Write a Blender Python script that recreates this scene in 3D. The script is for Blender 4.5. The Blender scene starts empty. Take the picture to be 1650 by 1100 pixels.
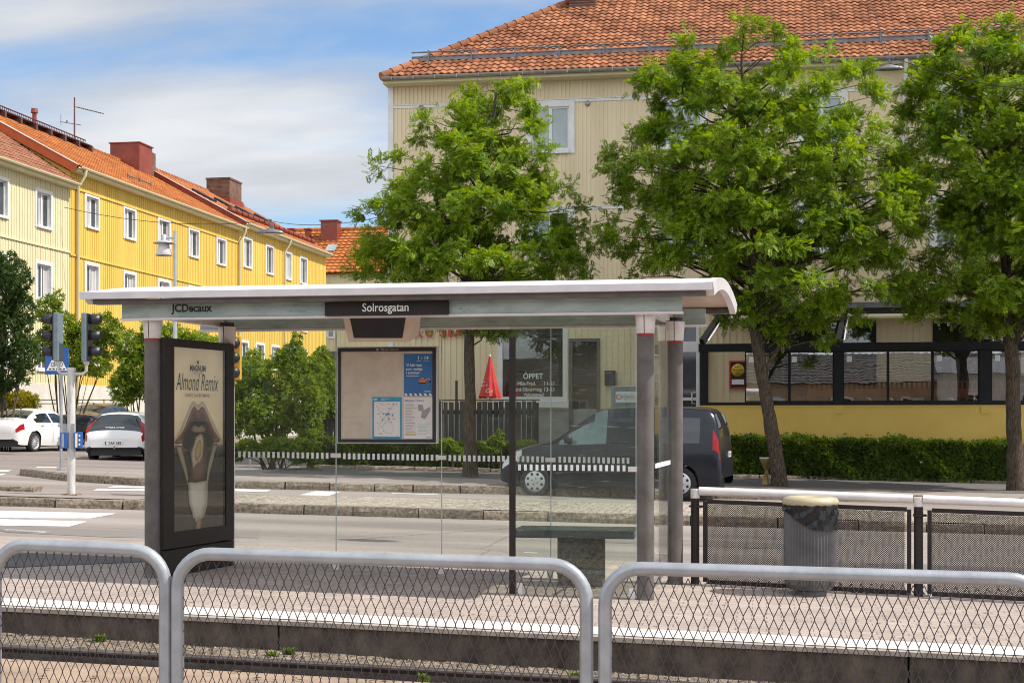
import bpy, math, random
import numpy as np
from mathutils import Vector, Matrix
R = random.Random(7)
rad = math.radians
scene = bpy.context.scene
COL = scene.collection
V = Vector

# ---------------------------------------------------------------- camera geometry (used to survey positions)
F = 2350.0; TH = rad(9.9); HY = 674.0; EZ = 1.6
SN, CS = math.sin(TH), math.cos(TH)
def _k(px):
    t = (px - 825.0) / F
    return CS * t - SN, CS + SN * t
def atd(px, py, d):
    a, b = _k(px); return V((a * d, b * d, EZ - (py - HY) / F * d))
def pY(px, py, Y):
    a, b = _k(px); return atd(px, py, Y / b)
def pX(px, py, X):
    a, b = _k(px); return atd(px, py, X / a)
def Zp(x):                       # street falls gently to the right
    x = max(-60.0, min(40.0, x))
    return -0.039 - 0.0237 * x
def pG(px, py, off=0.0):         # point on the street surface
    a, b = _k(px)
    d = (EZ + 0.039 - off) / ((py - HY) / F - 0.0237 * a)
    p = atd(px, py, d); p.z = Zp(p.x) + off
    return p
def lerp(a, b, t): return a + (b - a) * t

# ---------------------------------------------------------------- mesh builder
_textcache = {}
def text_geo(txt, bold=0.0):
    key = (txt, bold)
    if key in _textcache: return _textcache[key]
    cu = bpy.data.curves.new('lettering_curve', 'FONT')
    cu.body = txt; cu.size = 1.0; cu.align_x = 'LEFT'; cu.resolution_u = 3; cu.offset = bold
    ob = bpy.data.objects.new('lettering_curve', cu); COL.objects.link(ob)
    dg = bpy.context.evaluated_depsgraph_get()
    me = bpy.data.meshes.new_from_object(ob.evaluated_get(dg))
    vs = [tuple(v.co) for v in me.vertices]; fs = [tuple(p.vertices) for p in me.polygons]
    bpy.data.objects.remove(ob); bpy.data.curves.remove(cu); bpy.data.meshes.remove(me)
    _textcache[key] = (vs, fs)
    return vs, fs

class MB:
    def __init__(s): s.v = []; s.f = []; s.m = []; s.s = []
    def add(s, vs, fs, mi=0, sm=False):
        o = len(s.v)
        s.v.extend([tuple(v) for v in vs])
        for f in fs:
            s.f.append(tuple(i + o for i in f)); s.m.append(mi); s.s.append(sm)
        return s
    def bx(s, x0, x1, y0, y1, z0, z1, mi=0):
        vs = [(x, y, z) for z in (z0, z1) for y in (y0, y1) for x in (x0, x1)]
        return s.add(vs, [(0, 2, 3, 1), (4, 5, 7, 6), (0, 1, 5, 4), (2, 6, 7, 3), (0, 4, 6, 2), (1, 3, 7, 5)], mi)
    def obox(s, c, ux, uy, uz, mi=0):      # centre and three half-axis vectors
        c = V(c); ux = V(ux); uy = V(uy); uz = V(uz)
        vs = [c + i * ux + j * uy + k * uz for k in (-1, 1) for j in (-1, 1) for i in (-1, 1)]
        return s.add(vs, [(0, 2, 3, 1), (4, 5, 7, 6), (0, 1, 5, 4), (2, 6, 7, 3), (0, 4, 6, 2), (1, 3, 7, 5)], mi)
    def beam(s, p0, p1, w, h, mi=0, up=(0, 0, 1)):
        p0 = V(p0); p1 = V(p1); d = p1 - p0; L = d.length; d.normalize(); up = V(up)
        sd = d.cross(up)
        if sd.length < 1e-4: sd = d.cross(V((1, 0, 0)))
        sd.normalize(); u2 = sd.cross(d)
        return s.obox((p0 + p1) / 2, d * L / 2, sd * w / 2, u2 * h / 2, mi)
    def tube(s, pts, r, n=8, mi=0, closed=False, cap=True, sm=True):
        pts = [V(p) for p in pts]; N = len(pts)
        rr = r if isinstance(r, (list, tuple)) else [r] * N
        vs = []; up = None
        for i in range(N):
            if closed: t = pts[(i + 1) % N] - pts[i - 1]
            else: t = pts[min(i + 1, N - 1)] - pts[max(i - 1, 0)]
            t.normalize()
            if up is None:
                up = t.orthogonal().normalized() if abs(t.z) > 0.99 else t.cross(V((0, 0, 1))).normalized()
            else:
                up = (up - t * up.dot(t)).normalized()
            b = t.cross(up)
            for k in range(n):
                a = 2 * math.pi * k / n
                vs.append(pts[i] + (up * math.cos(a) + b * math.sin(a)) * rr[i])
        fs = []
        for i in range(N if closed else N - 1):
            j = (i + 1) % N
            for k in range(n):
                k2 = (k + 1) % n
                fs.append((i * n + k, i * n + k2, j * n + k2, j * n + k))
        s.add(vs, fs, mi, sm)
        if cap and not closed:
            s.add(vs[:n], [tuple(range(n))[::-1]], mi); s.add(vs[-n:], [tuple(range(n))], mi)
        return s
    def cyl(s, p0, p1, r0, r1=None, n=14, mi=0, cap=True):
        return s.tube([p0, p1], [r0, r0 if r1 is None else r1], n, mi, cap=cap)
    def lathe(s, c, prof, n=24, mi=0, sm=True, axis=None):
        c = V(c); vs = []; fs = []
        ax = V(axis).normalized() if axis is not None else V((0, 0, 1))
        e1 = ax.orthogonal().normalized(); e2 = ax.cross(e1)
        for (r, z) in prof:
            for k in range(n):
                a = 2 * math.pi * k / n
                vs.append(c + e1 * (r * math.cos(a)) + e2 * (r * math.sin(a)) + ax * z)
        for i in range(len(prof) - 1):
            for k in range(n):
                k2 = (k + 1) % n
                fs.append((i * n + k, i * n + k2, (i + 1) * n + k2, (i + 1) * n + k))
        return s.add(vs, fs, mi, sm)
    def prism(s, poly, vec, mi=0):
        poly = [V(p) for p in poly]; vec = V(vec); n = len(poly)
        vs = poly + [p + vec for p in poly]
        fs = [tuple(range(n))[::-1], tuple(range(n, 2 * n))]
        for i in range(n):
            j = (i + 1) % n; fs.append((i, j, n + j, n + i))
        return s.add(vs, fs, mi)
    def poly(s, pts, mi=0): return s.add(pts, [tuple(range(len(pts)))], mi)
    def text(s, txt, o, u, v, h, mi=0, align='L', sx=1.0, shear=0.0, bold=0.0, width=None):
        vs, fs = text_geo(txt, bold)
        if not vs: return s
        x0 = min(p[0] for p in vs); x1 = max(p[0] for p in vs)
        h = h / 0.70
        if width is not None: sx = width / ((x1 - x0) * h)
        off = {'L': -x0, 'C': -(x0 + x1) / 2, 'R': -x1}[align]
        o = V(o); u = V(u).normalized(); v = V(v).normalized()
        return s.add([o + u * ((p[0] + off) * sx * h + shear * p[1] * h) + v * (p[1] * h) for p in vs], fs, mi)
    def build(s, name, mats, parent=None, loc=None, bevel=0, solid=0):
        if not isinstance(mats, (list, tuple)): mats = [mats]
        me = bpy.data.meshes.new(name)
        o = bpy.data.objects.new(name, me)
        if parent is not None: base = top_loc(parent)
        elif loc is not None: base = V(loc)
        else:
            a = np.array(s.v); base = V(((a[:, 0].min() + a[:, 0].max()) / 2, (a[:, 1].min() + a[:, 1].max()) / 2, a[:, 2].min()))
        bb = tuple(base)
        me.from_pydata([(p[0] - bb[0], p[1] - bb[1], p[2] - bb[2]) for p in s.v], [], s.f)
        for m in mats: me.materials.append(m)
        me.polygons.foreach_set('material_index', s.m)
        me.polygons.foreach_set('use_smooth', s.s)
        me.update()
        COL.objects.link(o)
        if parent is not None: o.parent = parent
        else: o.location = base
        if bevel:
            b = o.modifiers.new('edge', 'BEVEL'); b.width = bevel; b.segments = 2; b.limit_method = 'ANGLE'; b.angle_limit = rad(50)
            b.harden_normals = False
        return o
LOCAL = set()
def top_loc(p):
    if p.name in LOCAL: return V((0, 0, 0))
    q = p; acc = V((0, 0, 0))
    while q is not None:
        if q.name in LOCAL: return V((0, 0, 0))
        acc += q.location; q = q.parent
    return acc
def tag(o, label=None, cat=None, group=None, kind=None):
    if label: o['label'] = label
    if cat: o['category'] = cat
    if group: o['group'] = group
    if kind: o['kind'] = kind
    return o
def thing(name, loc, label, cat, group=None, rz=0.0, local=False):
    o = bpy.data.objects.new(name, None); COL.objects.link(o)
    o.location = loc; o.rotation_euler = (0, 0, rz); o.empty_display_size = 0.2
    if local: LOCAL.add(o.name)
    return tag(o, label, cat, group)
def struct(o): o['kind'] = 'structure'; return o
def copy_tree(o, parent=None):
    c = o.copy(); COL.objects.link(c)
    if parent is not None: c.parent = parent
    for ch in list(o.children): copy_tree(ch, c)
    return c

# ---------------------------------------------------------------- materials
def _new(name):
    m = bpy.data.materials.new(name); m.use_nodes = True
    nt = m.node_tree; return m, nt, nt.nodes['Principled BSDF'], nt.nodes, nt.links
def col(c, a=1.0): return (c[0], c[1], c[2], 1.0)
def M(name, c, c2=None, scale=6.0, rough=0.6, bump=0.0, bscale=40.0, metal=0.0, spec=0.5, coat=0.0, detail=5.0, stretch=None, rvar=0.0, lo=0.35, hi=0.65, island=0.0):
    m, nt, b, N, L = _new(name)
    if c2 is None: c2 = tuple(x * 0.82 for x in c)
    tc = N.new('ShaderNodeTexCoord'); mp = N.new('ShaderNodeMapping')
    if stretch: mp.inputs['Scale'].default_value = stretch
    L.new(tc.outputs['Object'], mp.inputs['Vector'])
    nz = N.new('ShaderNodeTexNoise'); nz.inputs['Scale'].default_value = scale; nz.inputs['Detail'].default_value = detail; nz.inputs['Roughness'].default_value = 0.62
    L.new(mp.outputs[0], nz.inputs['Vector'])
    cr = N.new('ShaderNodeValToRGB'); cr.color_ramp.elements[0].position = lo; cr.color_ramp.elements[1].position = hi
    cr.color_ramp.elements[0].color = col(c2); cr.color_ramp.elements[1].color = col(c)
    L.new(nz.outputs['Fac'], cr.inputs[0])
    out = cr.outputs[0]
    if island:
        g = N.new('ShaderNodeNewGeometry'); hs = N.new('ShaderNodeHueSaturation')
        mr = N.new('ShaderNodeMapRange'); mr.inputs[3].default_value = 1 - island; mr.inputs[4].default_value = 1 + island
        L.new(g.outputs['Random Per Island'], mr.inputs[0]); L.new(mr.outputs[0], hs.inputs['Value']); L.new(out, hs.inputs['Color']); out = hs.outputs[0]
    L.new(out, b.inputs['Base Color'])
    b.inputs['Roughness'].default_value = rough; b.inputs['Metallic'].default_value = metal
    b.inputs['Specular IOR Level'].default_value = spec; b.inputs['Coat Weight'].default_value = coat; b.inputs['Coat Roughness'].default_value = 0.04
    if rvar:
        mr = N.new('ShaderNodeMapRange'); mr.inputs[3].default_value = max(0.02, rough - rvar); mr.inputs[4].default_value = rough + rvar
        L.new(nz.outputs['Fac'], mr.inputs[0]); L.new(mr.outputs[0], b.inputs['Roughness'])
    if bump:
        n2 = N.new('ShaderNodeTexNoise'); n2.inputs['Scale'].default_value = bscale; n2.inputs['Detail'].default_value = 6
        L.new(mp.outputs[0], n2.inputs['Vector'])
        bp = N.new('ShaderNodeBump'); bp.inputs['Strength'].default_value = bump; bp.inputs['Distance'].default_value = 0.02
        L.new(n2.outputs['Fac'], bp.inputs['Height']); L.new(bp.outputs[0], b.inputs['Normal'])
    return m
def glass(name, tint=(0.9, 0.95, 0.92), refl=1.0, dirt_haze=0.04, haze_col=(0.7, 0.7, 0.65), scratch=0.0, rough=0.0, wave=0.0):
    m = bpy.data.materials.new(name); m.use_nodes = True
    nt = m.node_tree; N = nt.nodes; L = nt.links; N.clear()
    out = N.new('ShaderNodeOutputMaterial')
    tr = N.new('ShaderNodeBsdfTransparent'); tr.inputs[0].default_value = col(tint)
    gl = N.new('ShaderNodeBsdfGlossy'); gl.inputs['Roughness'].default_value = rough; gl.inputs[0].default_value = (1, 1, 1, 1)
    fr = N.new('ShaderNodeFresnel'); fr.inputs[0].default_value = 1.5
    if wave:
        wt = N.new('ShaderNodeTexCoord'); wn = N.new('ShaderNodeTexNoise'); wn.inputs['Scale'].default_value = 1.6; wn.inputs['Detail'].default_value = 1.5
        wb = N.new('ShaderNodeBump'); wb.inputs['Strength'].default_value = 1.0; wb.inputs['Distance'].default_value = wave
        L.new(wt.outputs['Object'], wn.inputs['Vector']); L.new(wn.outputs['Fac'], wb.inputs['Height']); L.new(wb.outputs[0], gl.inputs['Normal'])
    mu = N.new('ShaderNodeMath'); mu.operation = 'MULTIPLY'; mu.inputs[1].default_value = refl; mu.use_clamp = True
    L.new(fr.outputs[0], mu.inputs[0])
    m1 = N.new('ShaderNodeMixShader'); L.new(mu.outputs[0], m1.inputs[0]); L.new(tr.outputs[0], m1.inputs[1]); L.new(gl.outputs[0], m1.inputs[2])
    df = N.new('ShaderNodeBsdfDiffuse'); df.inputs[0].default_value = col(haze_col)  # pale diffuse veil: dirt, and reflections painted in as haze
    tl = N.new('ShaderNodeBsdfTranslucent'); tl.inputs[0].default_value = col(haze_col)
    ad = N.new('ShaderNodeMixShader'); ad.inputs[0].default_value = 0.5; L.new(df.outputs[0], ad.inputs[1]); L.new(tl.outputs[0], ad.inputs[2])
    tc = N.new('ShaderNodeTexCoord'); nz = N.new('ShaderNodeTexNoise'); nz.inputs['Scale'].default_value = 3.0; nz.inputs['Detail'].default_value = 8
    L.new(tc.outputs['Object'], nz.inputs['Vector'])
    mr = N.new('ShaderNodeMapRange'); mr.inputs[1].default_value = 0.35; mr.inputs[2].default_value = 0.75; mr.inputs[3].default_value = dirt_haze * 0.4; mr.inputs[4].default_value = dirt_haze * 2
    L.new(nz.outputs['Fac'], mr.inputs[0]); fac = mr.outputs[0]
    if scratch:
        acc = None
        for (rx, sc) in ((0.6, 3.0), (-0.9, 4.0), (1.2, 2.2)):
            mp = N.new('ShaderNodeMapping'); mp.inputs['Rotation'].default_value = (0, rx, 0); mp.inputs['Scale'].default_value = (1.2 * sc, 1, 14.0 * sc)
            L.new(tc.outputs['Object'], mp.inputs[0])
            n3 = N.new('ShaderNodeTexNoise'); n3.inputs['Scale'].default_value = 1.0; n3.inputs['Detail'].default_value = 2; L.new(mp.outputs[0], n3.inputs['Vector'])
            m3 = N.new('ShaderNodeMapRange'); m3.inputs[1].default_value = 0.66; m3.inputs[2].default_value = 0.72; m3.inputs[3].default_value = 0; m3.inputs[4].default_value = scratch
            L.new(n3.outputs['Fac'], m3.inputs[0])
            a = N.new('ShaderNodeMath'); a.operation = 'ADD'; a.use_clamp = True
            L.new(fac, a.inputs[0]); L.new(m3.outputs[0], a.inputs[1]); fac = a.outputs[0]
    m2 = N.new('ShaderNodeMixShader'); L.new(fac, m2.inputs[0]); L.new(m1.outputs[0], m2.inputs[1]); L.new(ad.outputs[0], m2.inputs[2])
    L.new(m2.outputs[0], out.inputs[0])
    return m
def leafmat(name, c, c2, trans=0.45, tcol=None, rough=0.45, vary=0.25):
    m = bpy.data.materials.new(name); m.use_nodes = True
    nt = m.node_tree; N = nt.nodes; L = nt.links; N.clear()
    out = N.new('ShaderNodeOutputMaterial')
    tc = N.new('ShaderNodeTexCoord'); nz = N.new('ShaderNodeTexNoise'); nz.inputs['Scale'].default_value = 1.3; nz.inputs['Detail'].default_value = 3
    L.new(tc.outputs['Object'], nz.inputs['Vector'])
    g = N.new('ShaderNodeNewGeometry')
    ad = N.new('ShaderNodeMath'); ad.operation = 'MULTIPLY_ADD'; ad.inputs[1].default_value = 0.55; L.new(g.outputs['Random Per Island'], ad.inputs[0])
    mm = N.new('ShaderNodeMath'); mm.operation = 'MULTIPLY_ADD'; mm.inputs[1].default_value = 1.2; mm.inputs[2].default_value = -0.38; L.new(nz.outputs['Fac'], mm.inputs[0])
    L.new(mm.outputs[0], ad.inputs[2])
    cr = N.new('ShaderNodeValToRGB'); cr.color_ramp.elements[0].color = col(c2); cr.color_ramp.elements[1].color = col(c)
    cr.color_ramp.elements[0].position = 0.1; cr.color_ramp.elements[1].position = 0.9
    L.new(ad.outputs[0], cr.inputs[0])
    p = N.new('ShaderNodeBsdfPrincipled'); p.inputs['Roughness'].default_value = rough; p.inputs['Specular IOR Level'].default_value = 0.18
    L.new(cr.outputs[0], p.inputs['Base Color'])
    t = N.new('ShaderNodeBsdfTranslucent')
    hs = N.new('ShaderNodeHueSaturation'); hs.inputs['Hue'].default_value = 0.475; hs.inputs['Saturation'].default_value = 1.15; hs.inputs['Value'].default_value = 1.7
    L.new(cr.outputs[0], hs.inputs['Color']); L.new(hs.outputs[0], t.inputs[0])
    mx = N.new('ShaderNodeMixShader'); mx.inputs[0].default_value = trans
    L.new(p.outputs[0], mx.inputs[1]); L.new(t.outputs[0], mx.inputs[2]); L.new(mx.outputs[0], out.inputs[0])
    return m
def brickmat(name, c1, c2, mortar, bw, bh, ms=0.02, rough=0.85, bump=0.4, rot=None, noise=0.25, offset=0.5, coord='Object', scale=1.0, swap=None):
    m, nt, b, N, L = _new(name)
    tc = N.new('ShaderNodeTexCoord'); mp = N.new('ShaderNodeMapping')
    if rot: mp.inputs['Rotation'].default_value = rot
    src = tc.outputs[coord]
    if swap:
        sx = N.new('ShaderNodeSeparateXYZ'); cx = N.new('ShaderNodeCombineXYZ'); L.new(src, sx.inputs[0])
        for i, ax in enumerate(swap): L.new(sx.outputs['XYZ'.index(ax)], cx.inputs[i])
        src = cx.outputs[0]
    L.new(src, mp.inputs[0])
    br = N.new('ShaderNodeTexBrick'); br.inputs['Color1'].default_value = col(c1); br.inputs['Color2'].default_value = col(c2); br.inputs['Mortar'].default_value = col(mortar)
    br.inputs['Scale'].default_value = scale; br.inputs['Brick Width'].default_value = bw; br.inputs['Row Height'].default_value = bh; br.inputs['Mortar Size'].default_value = ms
    br.inputs['Mortar Smooth'].default_value = 0.3; br.offset = offset; br.inputs['Bias'].default_value = 0.0
    L.new(mp.outputs[0], br.inputs['Vector'])
    nz = N.new('ShaderNodeTexNoise'); nz.inputs['Scale'].default_value = 2.2; nz.inputs['Detail'].default_value = 8; L.new(tc.outputs[coord], nz.inputs['Vector'])
    mr = N.new('ShaderNodeMapRange'); mr.inputs[1].default_value = 0.3; mr.inputs[2].default_value = 0.7; mr.inputs[3].default_value = 1 - noise; mr.inputs[4].default_value = 1 + noise
    L.new(nz.outputs['Fac'], mr.inputs[0])
    hs = N.new('ShaderNodeHueSaturation'); L.new(mr.outputs[0], hs.inputs['Value']); L.new(br.outputs['Color'], hs.inputs['Color'])
    L.new(hs.outputs[0], b.inputs['Base Color']); b.inputs['Roughness'].default_value = rough; b.inputs['Specular IOR Level'].default_value = 0.25
    bp = N.new('ShaderNodeBump'); bp.inputs['Strength'].default_value = bump; bp.inputs['Distance'].default_value = 0.02; bp.invert = True
    L.new(br.outputs['Fac'], bp.inputs['Height']); L.new(bp.outputs[0], b.inputs['Normal'])
    return m
def asphalt(name, c, c2, patch=0.12):
    m, nt, b, N, L = _new(name)
    tc = N.new('ShaderNodeTexCoord')
    n1 = N.new('ShaderNodeTexNoise'); n1.inputs['Scale'].default_value = 90; n1.inputs['Detail'].default_value = 3; L.new(tc.outputs['Object'], n1.inputs['Vector'])
    mp = N.new('ShaderNodeMapping'); mp.inputs['Scale'].default_value = (0.12, 0.9, 1); L.new(tc.outputs['Object'], mp.inputs[0])
    n2 = N.new('ShaderNodeTexNoise'); n2.inputs['Scale'].default_value = 1.0; n2.inputs['Detail'].default_value = 7; L.new(mp.outputs[0], n2.inputs['Vector'])
    cr = N.new('ShaderNodeValToRGB'); cr.color_ramp.elements[0].position = 0.3; cr.color_ramp.elements[1].position = 0.7
    cr.color_ramp.elements[0].color = col(c2); cr.color_ramp.elements[1].color = col(c); L.new(n1.outputs['Fac'], cr.inputs[0])
    mr = N.new('ShaderNodeMapRange'); mr.inputs[1].default_value = 0.3; mr.inputs[2].default_value = 0.7; mr.inputs[3].default_value = 1 - patch; mr.inputs[4].default_value = 1 + patch
    L.new(n2.outputs['Fac'], mr.inputs[0])
    hs = N.new('ShaderNodeHueSaturation'); L.new(mr.outputs[0], hs.inputs['Value']); L.new(cr.outputs[0], hs.inputs['Color'])
    # fine cracks
    vo = N.new('ShaderNodeTexVoronoi'); vo.feature = 'DISTANCE_TO_EDGE'; vo.inputs['Scale'].default_value = 0.35
    nm = N.new('ShaderNodeTexNoise'); nm.inputs['Scale'].default_value = 1.6; nm.inputs['Detail'].default_value = 5; L.new(tc.outputs['Object'], nm.inputs['Vector'])
    mxv = N.new('ShaderNodeMix'); mxv.data_type = 'VECTOR'; mxv.inputs['Factor'].default_value = 0.12
    L.new(tc.outputs['Object'], mxv.inputs['A']); L.new(nm.outputs['Color'], mxv.inputs['B']); L.new(mxv.outputs['Result'], vo.inputs['Vector'])
    lt = N.new('ShaderNodeMapRange'); lt.inputs[1].default_value = 0.0; lt.inputs[2].default_value = 0.006; lt.inputs[3].default_value = 0.6; lt.inputs[4].default_value = 1.0
    L.new(vo.outputs['Distance'], lt.inputs[0])
    h2 = N.new('ShaderNodeHueSaturation'); L.new(lt.outputs[0], h2.inputs['Value']); L.new(hs.outputs[0], h2.inputs['Color'])
    L.new(h2.outputs[0], b.inputs['Base Color']); b.inputs['Roughness'].default_value = 0.85; b.inputs['Specular IOR Level'].default_value = 0.25
    bp = N.new('ShaderNodeBump'); bp.inputs['Strength'].default_value = 0.35; bp.inputs['Distance'].default_value = 0.01
    L.new(n1.outputs['Fac'], bp.inputs['Height']); L.new(bp.outputs[0], b.inputs['Normal'])
    return m
def cobblemat(name, c1, c2, joint, scale=7.0):
    m, nt, b, N, L = _new(name)
    tc = N.new('ShaderNodeTexCoord')
    vo = N.new('ShaderNodeTexVoronoi'); vo.inputs['Scale'].default_value = scale; vo.inputs['Randomness'].default_value = 0.55; L.new(tc.outputs['Object'], vo.inputs['Vector'])
    ve = N.new('ShaderNodeTexVoronoi'); ve.feature = 'DISTANCE_TO_EDGE'; ve.inputs['Scale'].default_value = scale; ve.inputs['Randomness'].default_value = 0.55; L.new(tc.outputs['Object'], ve.inputs['Vector'])
    sp = N.new('ShaderNodeSeparateColor'); L.new(vo.outputs['Color'], sp.inputs[0])
    cr = N.new('ShaderNodeValToRGB'); cr.color_ramp.elements[0].color = col(c2); cr.color_ramp.elements[1].color = col(c1); L.new(sp.outputs[0], cr.inputs[0])
    mr = N.new('ShaderNodeMapRange'); mr.inputs[1].default_value = 0.02; mr.inputs[2].default_value = 0.09; L.new(ve.outputs['Distance'], mr.inputs[0])
    mx = N.new('ShaderNodeMix'); mx.data_type = 'RGBA'; mx.inputs['A'].default_value = col(joint); L.new(mr.outputs[0], mx.inputs['Factor']); L.new(cr.outputs[0], mx.inputs['B'])
    L.new(mx.outputs['Result'], b.inputs['Base Color']); b.inputs['Roughness'].default_value = 0.85
    bp = N.new('ShaderNodeBump'); bp.inputs['Strength'].default_value = 0.6; bp.inputs['Distance'].default_value = 0.02
    L.new(mr.outputs[0], bp.inputs['Height']); L.new(bp.outputs[0], b.inputs['Normal'])
    return m
# ================================================================ MATERIAL SET
mt = {}
mt['asphalt'] = asphalt('worn_asphalt', (0.315, 0.272, 0.245), (0.165, 0.142, 0.128), 0.24)
mt['asphalt_dark'] = asphalt('dark_asphalt', (0.15, 0.14, 0.137), (0.08, 0.074, 0.073), 0.18)
mt['asphalt_side'] = asphalt('side_street_asphalt', (0.26, 0.22, 0.205), (0.15, 0.128, 0.12), 0.14)
mt['far_ground'] = M('far_ground', (0.20, 0.19, 0.16), (0.13, 0.13, 0.10), 0.3, 0.9)
mt['paver'] = brickmat('platform_pavers', (0.355, 0.298, 0.262), (0.30, 0.248, 0.216), (0.17, 0.138, 0.12), 0.24, 0.12, 0.006, 0.85, 0.25, noise=0.12)
mt['cobble'] = cobblemat('island_setts', (0.42, 0.36, 0.29), (0.26, 0.22, 0.175), (0.13, 0.11, 0.09), 8.0)
mt['granite'] = M('granite_kerb', (0.29, 0.235, 0.175), (0.10, 0.075, 0.052), 16, 0.85, 0.9, 26, detail=9, island=0.16)
mt['white_line'] = M('road_paint', (0.58, 0.57, 0.54), (0.34, 0.315, 0.295), 5, 0.7, 0.2, 60, lo=0.3, hi=0.45, detail=9)
mt['edge_white'] = M('platform_edge_white', (0.54, 0.52, 0.49), (0.38, 0.355, 0.33), 4, 0.75, 0.1, 80, lo=0.3, hi=0.5, detail=8)
mt['concrete'] = M('stained_concrete', (0.14, 0.108, 0.08), (0.038, 0.029, 0.021), 7, 0.9, 0.7, 50, detail=14, stretch=(1.0, 1, 0.55), lo=0.34, hi=0.68)
mt['concrete_lip'] = M('concrete_lip', (0.40, 0.35, 0.30), (0.26, 0.22, 0.185), 6, 0.9, 0.3, 40)
mt['gravel'] = M('track_gravel', (0.27, 0.21, 0.15), (0.06, 0.046, 0.033), 26, 0.95, 1.0, 45, detail=8)
mt['tram_slab'] = M('tram_bed_concrete', (0.34, 0.245, 0.175), (0.21, 0.148, 0.105), 2.2, 0.9, 0.3, 40, detail=9)
mt['rail'] = M('rail_steel', (0.17, 0.15, 0.14), (0.10, 0.08, 0.07), 8, 0.42, 0.2, 60, metal=0.7)
mt['rail_dark'] = M('rail_groove', (0.05, 0.035, 0.028), (0.025, 0.018, 0.015), 8, 0.9)
mt['weed'] = leafmat('weed_leaf', (0.16, 0.24, 0.04), (0.07, 0.12, 0.02), 0.4)
mt['litter'] = M('dead_leaf', (0.12, 0.07, 0.04), (0.05, 0.03, 0.02), 20, 0.9, island=0.4)
mt['galv'] = M('galvanised_steel', (0.39, 0.405, 0.43), (0.30, 0.312, 0.335), 7, 0.36, 0.06, 50, metal=0.4, detail=8, rvar=0.12)
mt['wire'] = M('fence_wire', (0.085, 0.068, 0.08), (0.045, 0.036, 0.042), 30, 0.6, metal=0.2)
mt['steel_paint'] = M('grey_brown_paint', (0.135, 0.12, 0.112), (0.085, 0.076, 0.071), 5, 0.42, 0.05, 60, detail=9, rvar=0.1, spec=0.3)
mt['steel_dark'] = M('dark_brown_paint', (0.032, 0.026, 0.024), (0.021, 0.017, 0.015), 4, 0.5, spec=0.22, bump=0.04, bscale=60, rvar=0.1)
mt['cap_alu'] = M('pale_aluminium', (0.72, 0.68, 0.67), (0.60, 0.565, 0.56), 6, 0.4, 0.03, 50, metal=0.1)
mt['red_ring'] = M('red_gasket', (0.32, 0.03, 0.03), None, 6, 0.5)
mt['roof_white'] = M('shelter_roof_sheet', (0.66, 0.63, 0.65), (0.54, 0.515, 0.53), 3, 0.38, 0.03, 40, metal=0.1, detail=8)
mt['roof_under'] = M('shelter_roof_underside', (0.62, 0.47, 0.38), (0.52, 0.39, 0.31), 3, 0.5)
mt['fascia'] = M('frosted_fascia', (0.42, 0.50, 0.48), (0.24, 0.32, 0.31), 2.6, 0.25, 0.02, 30, detail=7, stretch=(1, 1, 3), coat=0.3)
mt['glass_shelter'] = glass('shelter_glass', (0.955, 0.972, 0.96), 0.45, 0.009, (0.62, 0.66, 0.60), 0.025)
mt['glass_front'] = glass('scratched_glass', (0.925, 0.955, 0.93), 0.6, 0.022, (0.62, 0.66, 0.60), 0.17)
mt['glass_terrace'] = glass('terrace_glass', (0.74, 0.76, 0.75), 8.0, 0.01, (0.6, 0.6, 0.6), wave=0.0007)
mt['decal'] = M('white_decal', (0.78, 0.80, 0.79), None, 6, 0.6)
mt['decal_dark'] = M('dark_decal', (0.03, 0.03, 0.035), None, 6, 0.5)
mt['white'] = M('white_paint', (0.78, 0.78, 0.77), (0.70, 0.70, 0.69), 4, 0.5)
mt['black'] = M('black_paint', (0.016, 0.017, 0.02), (0.011, 0.012, 0.014), 5, 0.42)
mt['anthracite'] = M('anthracite_frame', (0.012, 0.013, 0.016), (0.008, 0.009, 0.011), 5, 0.6, spec=0.25)
mt['ink'] = M('black_ink', (0.02, 0.02, 0.02), None, 6, 0.6)
mt['red'] = M('red_paint', (0.55, 0.035, 0.03), (0.42, 0.025, 0.02), 6, 0.45)

# ================================================================ WORLD + SUN
SUN_EL, SUN_AZ = rad(52.0), rad(4.0)        # azimuth from +x towards +y
sunv = V((math.cos(SUN_EL) * math.cos(SUN_AZ), math.cos(SUN_EL) * math.sin(SUN_AZ), math.sin(SUN_EL)))
w = bpy.data.worlds.new('World'); scene.world = w; w.use_nodes = True
nt = w.node_tree; N = nt.nodes; L = nt.links; N.clear()
wo = N.new('ShaderNodeOutputWorld'); bg = N.new('ShaderNodeBackground'); bg.inputs[1].default_value = 0.15
sky = N.new('ShaderNodeTexSky'); sky.sky_type = 'NISHITA'; sky.sun_disc = False
sky.sun_elevation = SUN_EL; sky.sun_rotation = rad(90) - SUN_AZ; sky.air_density = 1.0; sky.dust_density = 0.6; sky.ozone_density = 3.4
tc = N.new('ShaderNodeTexCoord')
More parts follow.
